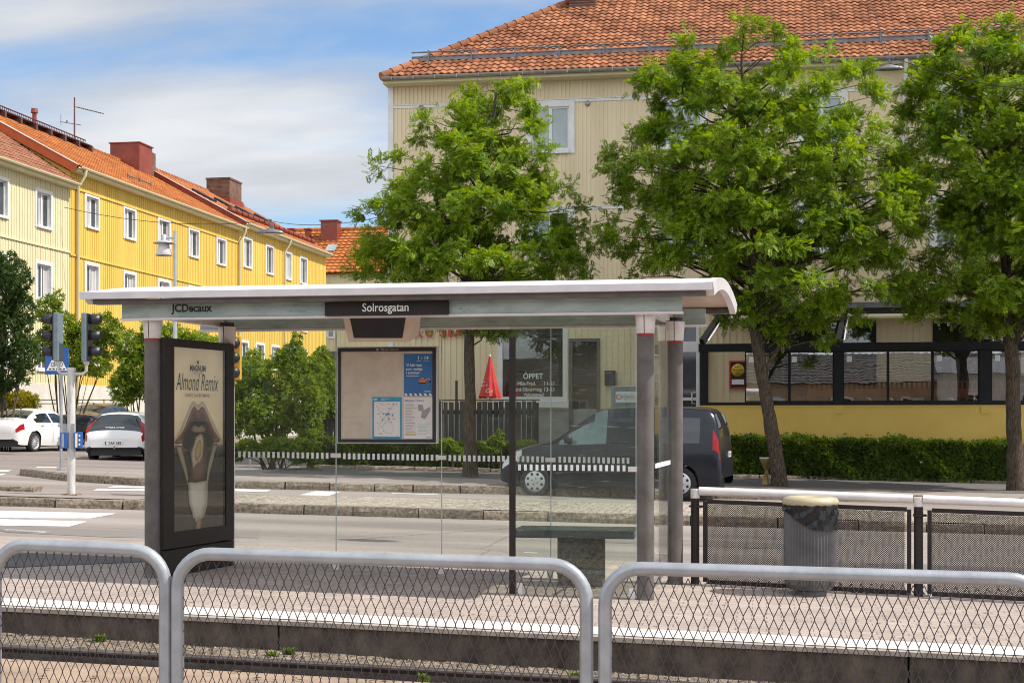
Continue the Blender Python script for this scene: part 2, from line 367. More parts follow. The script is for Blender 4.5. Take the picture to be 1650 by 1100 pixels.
# project the view direction on a cloud deck
sx = N.new('ShaderNodeSeparateXYZ'); L.new(tc.outputs['Generated'], sx.inputs[0])
zz = N.new('ShaderNodeMath'); zz.operation = 'ADD'; zz.inputs[1].default_value = 0.16; L.new(sx.outputs[2], zz.inputs[0])
zm = N.new('ShaderNodeMath'); zm.operation = 'MAXIMUM'; zm.inputs[1].default_value = 0.05; L.new(zz.outputs[0], zm.inputs[0])
dx = N.new('ShaderNodeMath'); dx.operation = 'DIVIDE'; L.new(sx.outputs[0], dx.inputs[0]); L.new(zm.outputs[0], dx.inputs[1])
dy = N.new('ShaderNodeMath'); dy.operation = 'DIVIDE'; L.new(sx.outputs[1], dy.inputs[0]); L.new(zm.outputs[0], dy.inputs[1])
cx = N.new('ShaderNodeCombineXYZ'); L.new(dx.outputs[0], cx.inputs[0]); L.new(dy.outputs[0], cx.inputs[1])
mp = N.new('ShaderNodeMapping'); mp.inputs['Location'].default_value = (3.1, 2.2, 0); mp.inputs['Scale'].default_value = (0.75, 1.5, 1); mp.inputs['Rotation'].default_value = (0, 0, rad(-14)); L.new(cx.outputs[0], mp.inputs[0])
nz = N.new('ShaderNodeTexNoise'); nz.inputs['Scale'].default_value = 1.15; nz.inputs['Detail'].default_value = 9; nz.inputs['Roughness'].default_value = 0.52; nz.inputs['Distortion'].default_value = 0.25
L.new(mp.outputs[0], nz.inputs['Vector'])
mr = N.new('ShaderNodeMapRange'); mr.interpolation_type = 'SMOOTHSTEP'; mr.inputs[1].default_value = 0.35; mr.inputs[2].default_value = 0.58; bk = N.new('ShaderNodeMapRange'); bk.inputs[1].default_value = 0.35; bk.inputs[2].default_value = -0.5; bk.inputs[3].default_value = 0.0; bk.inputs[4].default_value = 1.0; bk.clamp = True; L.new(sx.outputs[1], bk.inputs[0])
ba = N.new('ShaderNodeMath'); ba.operation = 'MULTIPLY_ADD'; ba.inputs[1].default_value = 0.16; L.new(bk.outputs[0], ba.inputs[0]); L.new(nz.outputs['Fac'], ba.inputs[2])  # denser cloud behind the camera, added as fill for the shaded facade
L.new(ba.outputs[0], mr.inputs[0])
n2 = N.new('ShaderNodeTexNoise'); n2.inputs['Scale'].default_value = 2.0; n2.inputs['Detail'].default_value = 6; L.new(mp.outputs[0], n2.inputs['Vector'])
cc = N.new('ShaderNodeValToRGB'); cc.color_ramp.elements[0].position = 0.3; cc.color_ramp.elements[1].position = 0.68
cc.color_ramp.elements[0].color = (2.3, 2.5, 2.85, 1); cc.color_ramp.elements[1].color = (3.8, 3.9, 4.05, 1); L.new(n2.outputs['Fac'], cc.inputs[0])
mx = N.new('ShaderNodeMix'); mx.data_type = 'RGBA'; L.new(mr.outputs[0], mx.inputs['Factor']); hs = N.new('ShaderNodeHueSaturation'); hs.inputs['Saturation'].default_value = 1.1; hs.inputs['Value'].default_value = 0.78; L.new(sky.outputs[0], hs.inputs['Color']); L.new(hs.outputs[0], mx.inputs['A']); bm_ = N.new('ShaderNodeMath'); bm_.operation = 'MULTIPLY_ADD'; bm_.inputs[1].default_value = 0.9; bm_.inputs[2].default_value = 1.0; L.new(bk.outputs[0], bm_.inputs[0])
vs_ = N.new('ShaderNodeVectorMath'); vs_.operation = 'SCALE'; L.new(cc.outputs[0], vs_.inputs[0]); L.new(bm_.outputs[0], vs_.inputs['Scale']); L.new(vs_.outputs[0], mx.inputs['B'])  # clouds behind the camera also brightened, part of the added fill
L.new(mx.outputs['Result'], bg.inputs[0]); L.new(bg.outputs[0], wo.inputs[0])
sl = bpy.data.lights.new('sun', 'SUN'); sl.energy = 4.2; sl.angle = rad(0.55); sl.color = (1.0, 0.945, 0.86)
so = bpy.data.objects.new('sun', sl); COL.objects.link(so); so.rotation_euler = (-sunv).to_track_quat('-Z', 'Y').to_euler(); so.location = sunv * 60

# ================================================================ CAMERA
cam = bpy.data.cameras.new('camera'); co = bpy.data.objects.new('camera', cam); COL.objects.link(co); scene.camera = co
cam.sensor_width = 36.0; cam.lens = F / 1650 * 36.0; cam.shift_y = 124.0 / 1650.0; cam.clip_end = 3000; cam.clip_start = 0.1
co.location = (0, 0, EZ); co.rotation_euler = (rad(90), 0, TH)
cam.dof.use_dof = False
scene.view_settings.view_transform = 'Standard'; scene.view_settings.look = 'None'; scene.view_settings.exposure = 0.55; scene.view_settings.gamma = 1.0
scene.cycles.max_bounces = 10; scene.cycles.transparent_max_bounces = 24; scene.cycles.glossy_bounces = 4; scene.cycles.diffuse_bounces = 4
scene.cycles.use_denoising = True; scene.cycles.pixel_filter_type = 'BLACKMAN_HARRIS'; scene.cycles.filter_width = 1.05
scene.cycles.sample_clamp_indirect = 6

# ================================================================ GROUND AND STREET
def sheet(mb, pts, off, mi=0):            # flat polygon draped on the sloping street
    return mb.poly([(p[0], p[1], Zp(p[0]) + off) for p in pts], mi)
def slab(name, pts, off, thick, mat, mat_side=None):
    mb = MB(); n = len(pts)
    top = [(p[0], p[1], Zp(p[0]) + off) for p in pts]; bot = [(p[0], p[1], Zp(p[0]) + off - thick) for p in pts]
    mb.add(top, [tuple(range(n))], 0)
    for i in range(n):
        j = (i + 1) % n; mb.add([top[i], top[j], bot[j], bot[i]], [(3, 2, 1, 0)], 1)
    return struct(mb.build(name, [mat, mat_side or mat], loc=(0, 0, 0)))
mb = MB()
xs = [-900, -60, -45, -30, -15, 0, 15, 30, 40, 900]; ys = [-300, -20, 0, 20, 40, 70, 120, 300, 1500]
g = [(x, y, Zp(x) - 0.30) for y in ys for x in xs]
mb.add(g, [(j * len(xs) + i, j * len(xs) + i + 1, (j + 1) * len(xs) + i + 1, (j + 1) * len(xs) + i) for j in range(len(ys) - 1) for i in range(len(xs) - 1)])
struct(mb.build('ground', mt['far_ground'], loc=(0, 0, 0)))

def quadstrip(x0, x1, y0, y1): 
    return [(x0, y0), (x1, y0), (x1, y1), (x0, y1)]
EDGE = 10.75                                # platform edge
KF = lambda x: 23.35 + 0.105 * (x + 6)      # front line of island kerb
K2 = lambda x: 28.55 + 0.22 * (x + 6)       # front line of the far kerb
# tram bed
mb = MB(); sheet(mb, quadstrip(-60, 40, 6.9, 9.99), -0.268); struct(mb.build('tram_bed', mt['tram_slab'], loc=(0, 0, 0)))
def gz(x, y): return Zp(x) + lerp(-0.203, lerp(-0.20, -0.272, min(1, max(0, (x + 6.5) / 6))), min(1, max(0, (y - 10.17) / .58)))
mb = MB(); gx = [-60, -20] + [-10 + .12 * i for i in range(150)] + [20, 40]; gy = [10.16 + .06 * j for j in range(11)]
rg = random.Random(8); gv = [(x, y, gz(x, y) + (rg.uniform(-.012, .012) if -12 < x < 9 else 0)) for y in gy for x in gx]
mb.add(gv, [(j * len(gx) + i, j * len(gx) + i + 1, (j + 1) * len(gx) + i + 1, (j + 1) * len(gx) + i) for j in range(10) for i in range(len(gx) - 1)]); struct(mb.build('track_gravel_bed', mt['gravel'], loc=(0, 0, 0)))
slab('near_platform', quadstrip(-60, 40, -6, 6.9), 0.0, 0.3, mt['paver'], mt['concrete'])
# platform in concrete edge units
mb = MB(); x = -46.0; k = 0
while x < 36:
    x1 = x + 2.35
    a, b = Zp(x), Zp(x1)
    def hex_(x0, x1, y0, y1, za, zb, t, mi):
        mb.add([(x0, y0, za - t), (x1, y0, zb - t), (x1, y1, zb - t), (x0, y1, za - t), (x0, y0, za), (x1, y0, zb), (x1, y1, zb), (x0, y1, za)],
               [(3, 2, 1, 0), (4, 5, 6, 7), (0, 1, 5, 4), (1, 2, 6, 5), (2, 3, 7, 6), (3, 0, 4, 7)], mi)
    hex_(x + 0.008, x1 - 0.008, EDGE, EDGE + 0.5, a - 0.035, b - 0.035, 0.33, 0)
    hex_(x + 0.004, x1 - 0.004, EDGE - 0.025, EDGE + 0.5, a, b, 0.034, 1)
    x = x1
struct(mb.build('platform_edge', [mt['concrete'], mt['concrete_lip']], loc=(0, 0, 0)))
slab('platform', quadstrip(-60, 40, EDGE + 0.46, 16.35), 0.002, 0.3, mt['paver'], mt['concrete'])
mb = MB(); sheet(mb, quadstrip(-60, 40, EDGE + 0.05, EDGE + 0.45), 0.006); struct(mb.build('platform_edge_line', mt['edge_white'], loc=(0, 0, 0)))
# dark asphalt patch on the platform at far left
mb = MB(); sheet(mb, [(-30, 12.3), (-8.2, 12.35), (-6.0, 14.6), (-30, 14.9)], 0.007); struct(mb.build('platform_asphalt_patch', mt['asphalt_dark'], loc=(0, 0, 0)))
# road between platform and island
mb = MB(); sheet(mb, [(-60, 16.35), (40, 16.35), (40, KF(40)), (-60, KF(-60))], -0.13)
struct(mb.build('road', mt['asphalt'], loc=(0, 0, 0)))
# kerb stones: rough hewn blocks of uneven length
def kerb(name, path, off, h, wd, rnd, inward=1, drop=0.25, jag=0.013):
    mb = MB()
    for (ax, ay), (bx_, by) in zip(path[:-1], path[1:]):
        Ld = math.hypot(bx_ - ax, by - ay); ux, uy = (bx_ - ax) / Ld, (by - ay) / Ld; nx, ny = -uy * inward, ux * inward
        s = 0.0
        while s < Ld - 0.05:
            l = min(rnd.uniform(0.75, 1.5), Ld - s)
            if Ld - s - l < 0.4: l = Ld - s
            gap = rnd.uniform(0.006, 0.02); dz = rnd.uniform(-0.012, 0.012); dn = rnd.uniform(-0.015, 0.015)
            n = 7; vs = []
            for i in range(n):
                t = s + gap + (l - 2 * gap) * i / (n - 1)
                for (q, zf) in ((0, -drop), (0, h * 0.45), (0.018, h * 0.93), (0.04, h), (wd, h)):
                    jn = rnd.uniform(-jag, jag) if q < 0.03 else 0
                    px_, py_ = ax + ux * t + nx * (q + jn + dn), ay + uy * t + ny * (q + jn + dn)
                    vs.append((px_, py_, Zp(px_) + off + zf + dz + (rnd.uniform(-.004, .004) if zf > 0 else 0)))
            fs = []
            for i in range(n - 1):
                for c in range(4): fs.append((i * 5 + c, (i + 1) * 5 + c, (i + 1) * 5 + c + 1, i * 5 + c + 1))
            fs.append((0, 1, 2, 3, 4)); e = (n - 1) * 5; fs.append((e + 4, e + 3, e + 2, e + 1, e))
            mb.add(vs, fs, 0); s += l
    return struct(mb.build(name, mt['granite'], loc=(0, 0, 0)))
RK = random.Random(3)
isl = [(-22.0, KF(-22)), (36, KF(36)), (36, 33.0), (-4.5, 26.3), (-7.2, 26.05), (-10.3, 25.1), (-12.2, 24.4), (-15, 24.3), (-22, 24.6)]
mb = MB(); sheet(mb, [(isl[i][0], isl[i][1] + (0.14 if i < 2 else 0)) for i in range(len(isl))], 0.028); struct(mb.build('traffic_island', mt['cobble'], loc=(0, 0, 0)))
kerb('island_kerb', [(-22, KF(-22)), (36, KF(36))], -0.13, 0.155, 0.15, RK)
# asphalt walking strip on the left of the island
mb = MB(); sheet(mb, [(-22, KF(-22) + 0.14), (-10.4, KF(-10.4) + 0.14), (-10.3, 25.1), (-12.2, 24.4), (-15, 24.3), (-22, 24.6)], 0.034); struct(mb.build('island_asphalt', mt['asphalt'], loc=(0, 0, 0)))
kerb('island_corner_kerb', [(-18, 23.9), (-12.75, 23.98)], 0.03, 0.09, 0.35, RK)
# far carriageway and side street
mb = MB(); sheet(mb, [(-60, 22.2), (40, 22.2), (40, 40), (-60, 40)], -0.002); struct(mb.build('far_road', mt['asphalt'], loc=(0, 0, 0)))
# keep the near road lower than the far one: the kerb closes the step; cut the far road sheet behind the kerb line
far = bpy.data.objects['far_road'].data
for v in far.vertices:
    if v.co.y < 23: v.co.y = (KF(v.co.x) + 0.1)
mb = MB(); sheet(mb, [(-60, 30.4), (-13.0, 30.4), (-11.5, 33), (-11.5, 160), (-60, 160)], 0.003); struct(mb.build('side_street', mt['asphalt_side'], loc=(0, 0, 0)))
# far pavement with its kerb
pave = [(-16.3, 29.95), (-14.3, 28.35), (-12.5, 27.62), (-10.5, 27.86), (-7.7, 28.25), (36, K2(36)), (36, 44), (-11.6, 44), (-11.6, 33.2), (-13.2, 31.3), (-16.2, 30.8)]
mb = MB(); sheet(mb, pave, 0.148); struct(mb.build('pavement', mt['asphalt'], loc=(0, 0, 0)))
kerb('pavement_kerb', [(-16.25, 29.85), (-14.3, 28.27), (-12.5, 27.55), (-10.5, 27.79), (-7.7, 28.17), (36, K2(36) - 0.08)], 0.0, 0.15, 0.14, RK)
mb = MB(); sheet(mb, [(-11.3, 31.6), (-7, 31.9), (36, 35.2), (36, 44), (-11.3, 44)], 0.152); struct(mb.build('footpath', mt['asphalt_dark'], loc=(0, 0, 0)))
kerb('hedge_bed_kerb', [(-11.2, 34.6), (-8.0, 35.0), (-2.0, 36.2), (2.0, 37.35), (13, 38.4)], 0.148, 0.10, 0.12, RK)
# white markings
mb = MB()
def quadpx(pts, off, lift): 
    P = [pG(a, b, off) for (a, b) in pts]; mb.poly([(p.x, p.y, Zp(p.x) + off + lift) for p in P])
quadpx([(-220, 819), (0, 822.5), (189, 827), (146, 835), (0, 834.5), (-220, 830)], -0.13, 0.004)
quadpx([(-220, 831), (0, 836), (141, 840), (112, 848), (0, 846.5), (-220, 843)], -0.13, 0.004)
quadpx([(-220, 847), (0, 851.5), (81, 856), (70, 858), (0, 857.5), (-220, 853)], -0.13, 0.004)
struct(mb.build('zebra_crossing', mt['white_line'], loc=(0, 0, 0)))
mb = MB()
quadpx([(184, 783), (250, 784), (250, 786.5), (172, 785.5)], 0.0, 0.004)
quadpx([(158, 787), (262, 788), (262, 791.5), (150, 790)], 0.0, 0.004)
quadpx([(378, 787.5), (437, 789), (428, 792.5), (372, 791)], 0.0, 0.004)
quadpx([(508, 791), (549, 792), (530, 798.5), (482, 797.5)], 0.0, 0.004)
quadpx([(632, 794), (705, 796), (705, 797), (632, 795)], 0.0, 0.004)
quadpx([(0, 757.5), (19, 757.7), (12, 760), (0, 760)], -0.002, 0.009)
quadpx([(0, 763), (10, 763.3), (4, 766), (0, 766)], -0.002, 0.009)
struct(mb.build('far_zebra_crossing', mt['white_line'], loc=(0, 0, 0)))
mb = MB()
quadpx([(844, 889.5), (866, 890.2), (866, 891.3), (844, 890.6)], -0.13, 0.004)
quadpx([(1056, 891), (1075, 891.5), (1075, 892.6), (1056, 892)], -0.13, 0.004)
quadpx([(60, 752), (92, 752.4), (90, 753.6), (58, 753.4)], 0.0, 0.009)
struct(mb.build('lane_marking', mt['white_line'], loc=(0, 0, 0)))
# drain gully by the barrier
mb = MB(); c = pG(1430, 955, 0)
mb.bx(c.x - 0.36, c.x + 0.36, c.y - 0.16, c.y + 0.16, c.z - 0.02, c.z + 0.008, 0)
for i in range(11): 
    xx = c.x - 0.32 + i * 0.064
    mb.bx(xx - 0.02, xx + 0.02, c.y - 0.12, c.y + 0.12, c.z + 0.006, c.z + 0.0125, 1)
tag(mb.build('drain_grate', [mt['concrete_lip'], mt['black']]), 'slotted drain grate in the pavers beside the second barrier post', 'drain grate')

# tram rails
def rail(y):
    mb = MB()
    prof = [(-0.035, 0.0), (-0.035, 0.012), (-0.028, 0.02), (0.028, 0.02), (0.035, 0.012), (0.035, -0.03), (0.012, -0.045), (0.012, -0.13), (-0.012, -0.13), (-0.012, -0.03)]
    zs = -0.21
    pl = [(-46, y + a, Zp(-46) + zs + b) for a, b in prof]
    mb.prism(pl, (82, 0, Zp(36) - Zp(-46)), 0)
    o = struct(mb.build('tram_rail', [mt['rail']], loc=(0, 0, 0))); return o
rail(10.12); rail(8.68)
mb = MB(); sheet(mb, quadstrip(-46, 36, 10.02, 10.12), -0.30); struct(mb.build('rail_groove', mt['rail_dark'], loc=(0, 0, 0)))
# loose ballast stones, weeds and dead leaves by the track
def scatter(n, fn, tmpl_v, tmpl_f, smin, smax, rnd, flat=1.0):
    tv = np.array(tmpl_v); VV = []; FF = []
    for i in range(n):
        x, y, z = fn(rnd); s = rnd.uniform(smin, smax); a = rnd.uniform(0, 6.28)
        ca, sa = math.cos(a) * s, math.sin(a) * s
        q = np.stack([tv[:, 0] * ca - tv[:, 1] * sa + x, tv[:, 0] * sa + tv[:, 1] * ca + y, tv[:, 2] * s * flat * rnd.uniform(.6, 1.2) + z], 1)
        o = len(VV) * len(tv); VV.append(q); FF.extend([tuple(k + o for k in f) for f in tmpl_f])
    mb = MB(); mb.add(np.concatenate(VV).tolist(), FF); return mb
octv = [(1, 0, 0), (0, 1, 0.1), (-1, 0.1, 0), (0, -1, 0), (0.1, 0, 0.8), (0, 0, -0.6)]
octf = [(0, 1, 4), (1, 2, 4), (2, 3, 4), (3, 0, 4), (1, 0, 5), (2, 1, 5), (3, 2, 5), (0, 3, 5)]
RS = random.Random(11)
mt['stone'] = M('ballast_stone', (0.25, 0.20, 0.145), (0.05, 0.04, 0.03), 30, 0.9, island=0.8)
def gpos(r):
    x = r.uniform(-8, 4); y = 10.17 + (EDGE - 10.17) * r.random() ** 0.9; return (x, y, gz(x, y))
tag(scatter(5200, gpos, octv, octf, 0.003, 0.016, RS).build('ballast_stones', mt['stone'], loc=(0, 0, 0)), 'loose gravel stones strewn between the tram rail and the platform wall', 'gravel', kind='stuff')
leafv = [(-1, 0, 0), (0, 0.45, 0.25), (1, 0, 0.05), (0, -0.45, 0.12)]; leaff = [(0, 1, 2), (0, 2, 3)]
def lpos(r):
    x = r.uniform(-7, 4); y = 10.0 - 2.0 * r.random() ** 1.4; return (x, y, Zp(x) - 0.255)
tag(scatter(150, lpos, leafv, leaff, 0.018, 0.045, RS).build('fallen_leaves', mt['litter'], loc=(0, 0, 0)), 'brown dead leaves lying on the tram bed behind the railing', 'leaves', kind='stuff')
def weed(px, py, n, s, label):
    c = pG(px, py, -0.23); mb = MB(); r = random.Random(int(px))
    for i in range(n):
        a = r.uniform(0, 6.28); l = s * r.uniform(.5, 1.2); b = c + V((r.gauss(0, s * .35), r.gauss(0, s * .2), 0)); d = V((math.cos(a), math.sin(a), 0))
        sd = V((-d.y, d.x, 0)) * s * 0.06
        m_ = b + d * l * .25 + V((0, 0, l * .7)); e = b + d * l * .7 + V((0, 0, l * .85))
        mb.add([b - sd, b + sd, m_ + sd * 1.4, m_ - sd * 1.4, e], [(0, 1, 2, 3), (3, 2, 4)])
    return tag(mb.build('weed_tuft', mt['weed']), label, 'weed')
weed(160, 1036, 70, 0.075, 'bright green weed tuft by the rail behind the left railing')
weed(438, 1060, 60, 0.06, 'left weed of the pair in the gravel behind the middle railing')
weed(466, 1056, 70, 0.07, 'right weed of the pair in the gravel behind the middle railing')
weed(683, 1097, 60, 0.06, 'small weed tuft at the rail below the middle of the middle railing')
weed(928, 1094, 60, 0.065, 'weed tuft at the rail beside the right leg of the middle railing')

# worn repairs, stains and a manhole lid in the carriageway
mt['patch'] = asphalt('asphalt_repair', (0.24, 0.212, 0.195), (0.13, 0.115, 0.105), 0.15)
def patchpoly(cx, cy, rx, ry, seed, off, mat, name, label_kind='structure'):
    r = random.Random(seed); n = 26; mb = MB()
    sheet(mb, [(cx + rx * (1 + r.uniform(-.16, .16)) * math.copysign(abs(math.cos(a)) ** .55, math.cos(a)), cy + ry * (1 + r.uniform(-.16, .16)) * math.copysign(abs(math.sin(a)) ** .55, math.sin(a))) for a in (2 * math.pi * i / n for i in range(n))], off)
    return struct(mb.build(name, mt[mat], loc=(0, 0, 0)))
patchpoly(-9.5, 18.6, 2.6, .5, 1, -.126, 'patch', 'asphalt_repair'); patchpoly(-1.2, 20.6, 1.8, .45, 2, -.126, 'patch', 'asphalt_repair'); patchpoly(2.6, 18.2, 1.4, .6, 3, -.126, 'patch', 'asphalt_repair')
patchpoly(-4.5, 17.0, 7.5, .14, 5, -.1262, 'granite', 'gutter_grit'); patchpoly(-15.0, 40.5, 2.0, 2.2, 4, .008, 'patch', 'asphalt_repair')
mt['stain'] = M('dark_stain', (0.235, 0.19, 0.165), (0.19, 0.152, 0.132), 14, 0.85)
rg = random.Random(21); mb = MB()
for i in range(130):
    x = rg.uniform(-7.5, 3.2); y = rg.uniform(11.3, 15.9); s = rg.uniform(.008, .028); n = 7
    sheet(mb, [(x + s * rg.uniform(.7, 1.2) * math.cos(6.283 * k / n), y + s * rg.uniform(.7, 1.2) * math.sin(6.283 * k / n)) for k in range(n)], .0045)
tag(mb.build('gum_spots', mt['stain'], loc=(0, 0, 0)), 'old chewing gum spots trodden into the platform pavers', 'stains', kind='stuff')
# ================================================================ BUILDINGS
mt['cream_board'] = M('cream_board', (0.74, 0.625, 0.425), (0.64, 0.53, 0.345), 1.6, 0.7, 0.1, 60, stretch=(1.6, 1, 0.14), detail=9, lo=0.25, hi=0.6)
mt['cream_board2'] = M('pale_cream_board', (0.64, 0.58, 0.37), (0.59, 0.53, 0.33), 1.2, 0.7, 0.1, 60, detail=8)
mt['yellow_board'] = M('yellow_board', (0.67, 0.46, 0.092), (0.55, 0.36, 0.062), 1.1, 0.7, 0.1, 60, detail=9, stretch=(1, 1.4, 0.18), lo=0.25, hi=0.6)
mt['yellow_render'] = M('yellow_render', (0.72, 0.49, 0.125), (0.66, 0.44, 0.10), 1.0, 0.8, 0.15, 80, detail=8)
mt['trim'] = M('white_trim', (0.72, 0.71, 0.70), (0.62, 0.61, 0.60), 3, 0.5, 0.05, 60)
mt['plinth'] = M('pale_plinth', (0.62, 0.58, 0.50), (0.50, 0.46, 0.40), 2, 0.85, 0.3, 30)
mt['concrete_plain'] = M('grey_concrete', (0.33, 0.33, 0.31), (0.24, 0.24, 0.225), 3, 0.85, 0.2, 40)
mt['tile'] = M('clay_tile', (0.345, 0.148, 0.075), (0.18, 0.07, 0.037), 0.9, 0.75, 0.25, 60, island=0.30, spec=0.12, detail=9)
mt['tile_or'] = M('orange_tile', (0.39, 0.137, 0.04), (0.26, 0.082, 0.025), 0.7, 0.75, 0.2, 60, island=0.12, spec=0.12, detail=6)
mt['tile_or2'] = M('pale_orange_tile', (0.40, 0.155, 0.062), (0.29, 0.10, 0.04), 0.7, 0.75, 0.2, 60, island=0.14, spec=0.12, detail=6)
mt['tile_br'] = M('brown_tile', (0.28, 0.125, 0.075), (0.20, 0.085, 0.05), 0.8, 0.75, 0.2, 60, island=0.15, spec=0.12)
mt['sheet_red'] = M('red_sheet_metal', (0.26, 0.048, 0.022), (0.18, 0.032, 0.016), 2, 0.5, metal=0.1)
mt['sheet_orange'] = M('orange_sheet_metal', (0.48, 0.11, 0.025), (0.40, 0.085, 0.02), 2, 0.5, metal=0.1)
mt['brick_dark'] = brickmat('dark_brick', (0.16, 0.07, 0.045), (0.10, 0.045, 0.03), (0.20, 0.16, 0.13), 0.24, 0.075, 0.012, 0.9, 0.5, swap='YZX', noise=0.3)
mt['gutter'] = M('grey_gutter', (0.36, 0.33, 0.29), (0.27, 0.245, 0.215), 5, 0.45, metal=0.4)
mt['iron'] = M('brown_iron', (0.13, 0.062, 0.06), (0.08, 0.04, 0.04), 5, 0.6, metal=0.2)
mt['iron_grey'] = M('grey_iron', (0.22, 0.215, 0.23), (0.13, 0.13, 0.14), 5, 0.5, metal=0.5)
mt['pane_dark'] = M('dark_window_glass', (0.06, 0.07, 0.08), (0.025, 0.03, 0.035), 0.7, 0.04, spec=0.9)
mt['pane_pale'] = M('blind_behind_glass', (0.34, 0.40, 0.41), (0.25, 0.30, 0.315), 0.8, 0.05, spec=0.7)
mt['curtain'] = M('curtain_behind_glass', (0.56, 0.55, 0.53), (0.38, 0.375, 0.365), 3.0, 0.12, spec=0.7, stretch=(6, 6, 0.3))
mt['shop_glass'] = glass('shop_window_glass', (0.62, 0.64, 0.62), 3.5, 0.05, wave=0.0008)
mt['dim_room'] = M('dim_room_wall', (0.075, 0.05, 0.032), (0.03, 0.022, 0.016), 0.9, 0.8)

def wbox(mb, O, U, Nn, u0, u1, n0, n1, z0, z1, mi=0):
    O = V(O); U = V(U); Nn = V(Nn)
    c = O + U * (u0 + u1) / 2 + Nn * (n0 + n1) / 2; c.z = (z0 + z1) / 2
    return mb.obox(c, U * (u1 - u0) / 2, Nn * (n1 - n0) / 2, V((0, 0, (z1 - z0) / 2)), mi)
def wall_holes(mb, O, U, u0, u1, z0, z1, holes, mi=0):
    us = sorted({u0, u1} | {h[0] for h in holes if u0 < h[0] < u1} | {h[1] for h in holes if u0 < h[1] < u1})
    zs = sorted({z0, z1} | {h[2] for h in holes if z0 < h[2] < z1} | {h[3] for h in holes if z0 < h[3] < z1})
    O = V(O); U = V(U)
    for a, b in zip(us[:-1], us[1:]):
        for c, d in zip(zs[:-1], zs[1:]):
            m_, k = (a + b) / 2, (c + d) / 2
            if any(h[0] < m_ < h[1] and h[2] < k < h[3] for h in holes): continue
            q = [O + U * a, O + U * b, O + U * b, O + U * a]
            for p, z in zip(q, (c, c, d, d)): p.z = z
            mb.poly(q, mi)
def battens(mb, O, U, Nn, u0, u1, z0, z1, pitch, bw, bd, holes, mi=0):
    n = int((u1 - u0) / pitch)
    for i in range(n + 1):
        u = u0 + (i + 0.5) * (u1 - u0) / (n + 1)
        segs = [(z0, z1)]
        for h in holes:
            if h[0] - bw < u < h[1] + bw:
                ns = []
                for a, b in segs:
                    if h[3] <= a or h[2] >= b: ns.append((a, b)); continue
                    if h[2] > a: ns.append((a, h[2]))
                    if h[3] < b: ns.append((h[3], b))
                segs = ns
        for a, b in segs: wbox(mb, O, U, Nn, u - bw / 2, u + bw / 2, 0.0, bd, a, b, mi)
def window(parent, O, U, Nn, u0, u1, z0, z1, casing=0.11, rec=0.11, proud=0.03, sash=2, panes=('pane_dark',), mat='trim', sill=True, fb=0.05):
    mb = MB(); c = casing
    wbox(mb, O, U, Nn, u0, u0 + c, -rec, proud, z0, z1); wbox(mb, O, U, Nn, u1 - c, u1, -rec, proud, z0, z1)
    wbox(mb, O, U, Nn, u0 + c, u1 - c, -rec, proud - 0.002, z1 - c, z1)
    wbox(mb, O, U, Nn, u0 + c, u1 - c, -rec, proud + (0.05 if sill else 0), z0, z0 + c * 0.7)
    a0, a1, b0, b1 = u0 + c, u1 - c, z0 + c * 0.7, z1 - c
    wbox(mb, O, U, Nn, a0, a0 + fb, -rec, -rec + 0.05, b0, b1); wbox(mb, O, U, Nn, a1 - fb, a1, -rec, -rec + 0.05, b0, b1)
    wbox(mb, O, U, Nn, a0 + fb, a1 - fb, -rec, -rec + 0.048, b1 - fb, b1); wbox(mb, O, U, Nn, a0 + fb, a1 - fb, -rec, -rec + 0.048, b0, b0 + fb)
    for k in range(1, sash):
        m_ = a0 + (a1 - a0) * k / sash
        wbox(mb, O, U, Nn, m_ - fb * .8, m_ + fb * .8, -rec, -rec + 0.055, b0 + fb, b1 - fb)
    wo_ = mb.build('window', mt[mat], parent)
    pb = MB(); n = len(panes); O = V(O); U = V(U); Nn = V(Nn); names = sorted(set(panes))
    for i, p in enumerate(panes):
        ua, ub = lerp(a0, a1, i / n), lerp(a0, a1, (i + 1) / n)
        q = [O + U * ua, O + U * ub, O + U * ub, O + U * ua]
        q = [v + Nn * (-rec + 0.02) for v in q]
        for v, z in zip(q, (b0, b0, b1, b1)): v.z = z
        pb.poly(q, names.index(p))
    pb.build('pane', [mt[x] for x in names], wo_)
    return wo_
def tile_roof(mb, P0, Ux, Us, W, smax, pitch, row, amp, step, nsub=4, mi=0, smin=None):
    P0 = V(P0); Ux = V(Ux).normalized(); Us = V(Us).normalized(); Nn = Ux.cross(Us); 
    if Nn.z < 0: Nn = -Nn
    n = int(round(W / pitch)); pt = W / n; rr = random.Random(5)
    for i in range(n):
        u = i * pt; sm = smax(u + pt / 2); s0 = smin(u + pt / 2) if smin else 0.0
        k = 0
        while k * row < sm:
            a, b = k * row, min((k + 1) * row + 0.02, sm + 0.04)
            if b < s0: k += 1; continue
            a = max(a, s0)
            if b - a < 0.04: k += 1; continue
            j = rr.uniform(-0.006, 0.006); vs = []
            for q in (a, b):
                for t in range(nsub + 1):
                    f = t / nsub
                    h = amp * (math.sin(2 * math.pi * f - 0.6) * 0.5 + 0.5) + (step if q == a else 0.0) + j
                    vs.append(P0 + Ux * (u + pt * f * 1.04) + Us * q + Nn * h)
            fs = [(t, t + 1, nsub + 2 + t, nsub + 1 + t) for t in range(nsub)]
            mb.add(vs, fs, mi, True)
            # butt end of the tile
            e = [vs[t] for t in range(nsub + 1)] + [vs[t] - Nn * (step * 0.9) for t in range(nsub, -1, -1)]
            mb.add(e, [(t, t + 1, 2 * nsub - t, 2 * nsub + 1 - t) for t in range(nsub)], mi)
            k += 1
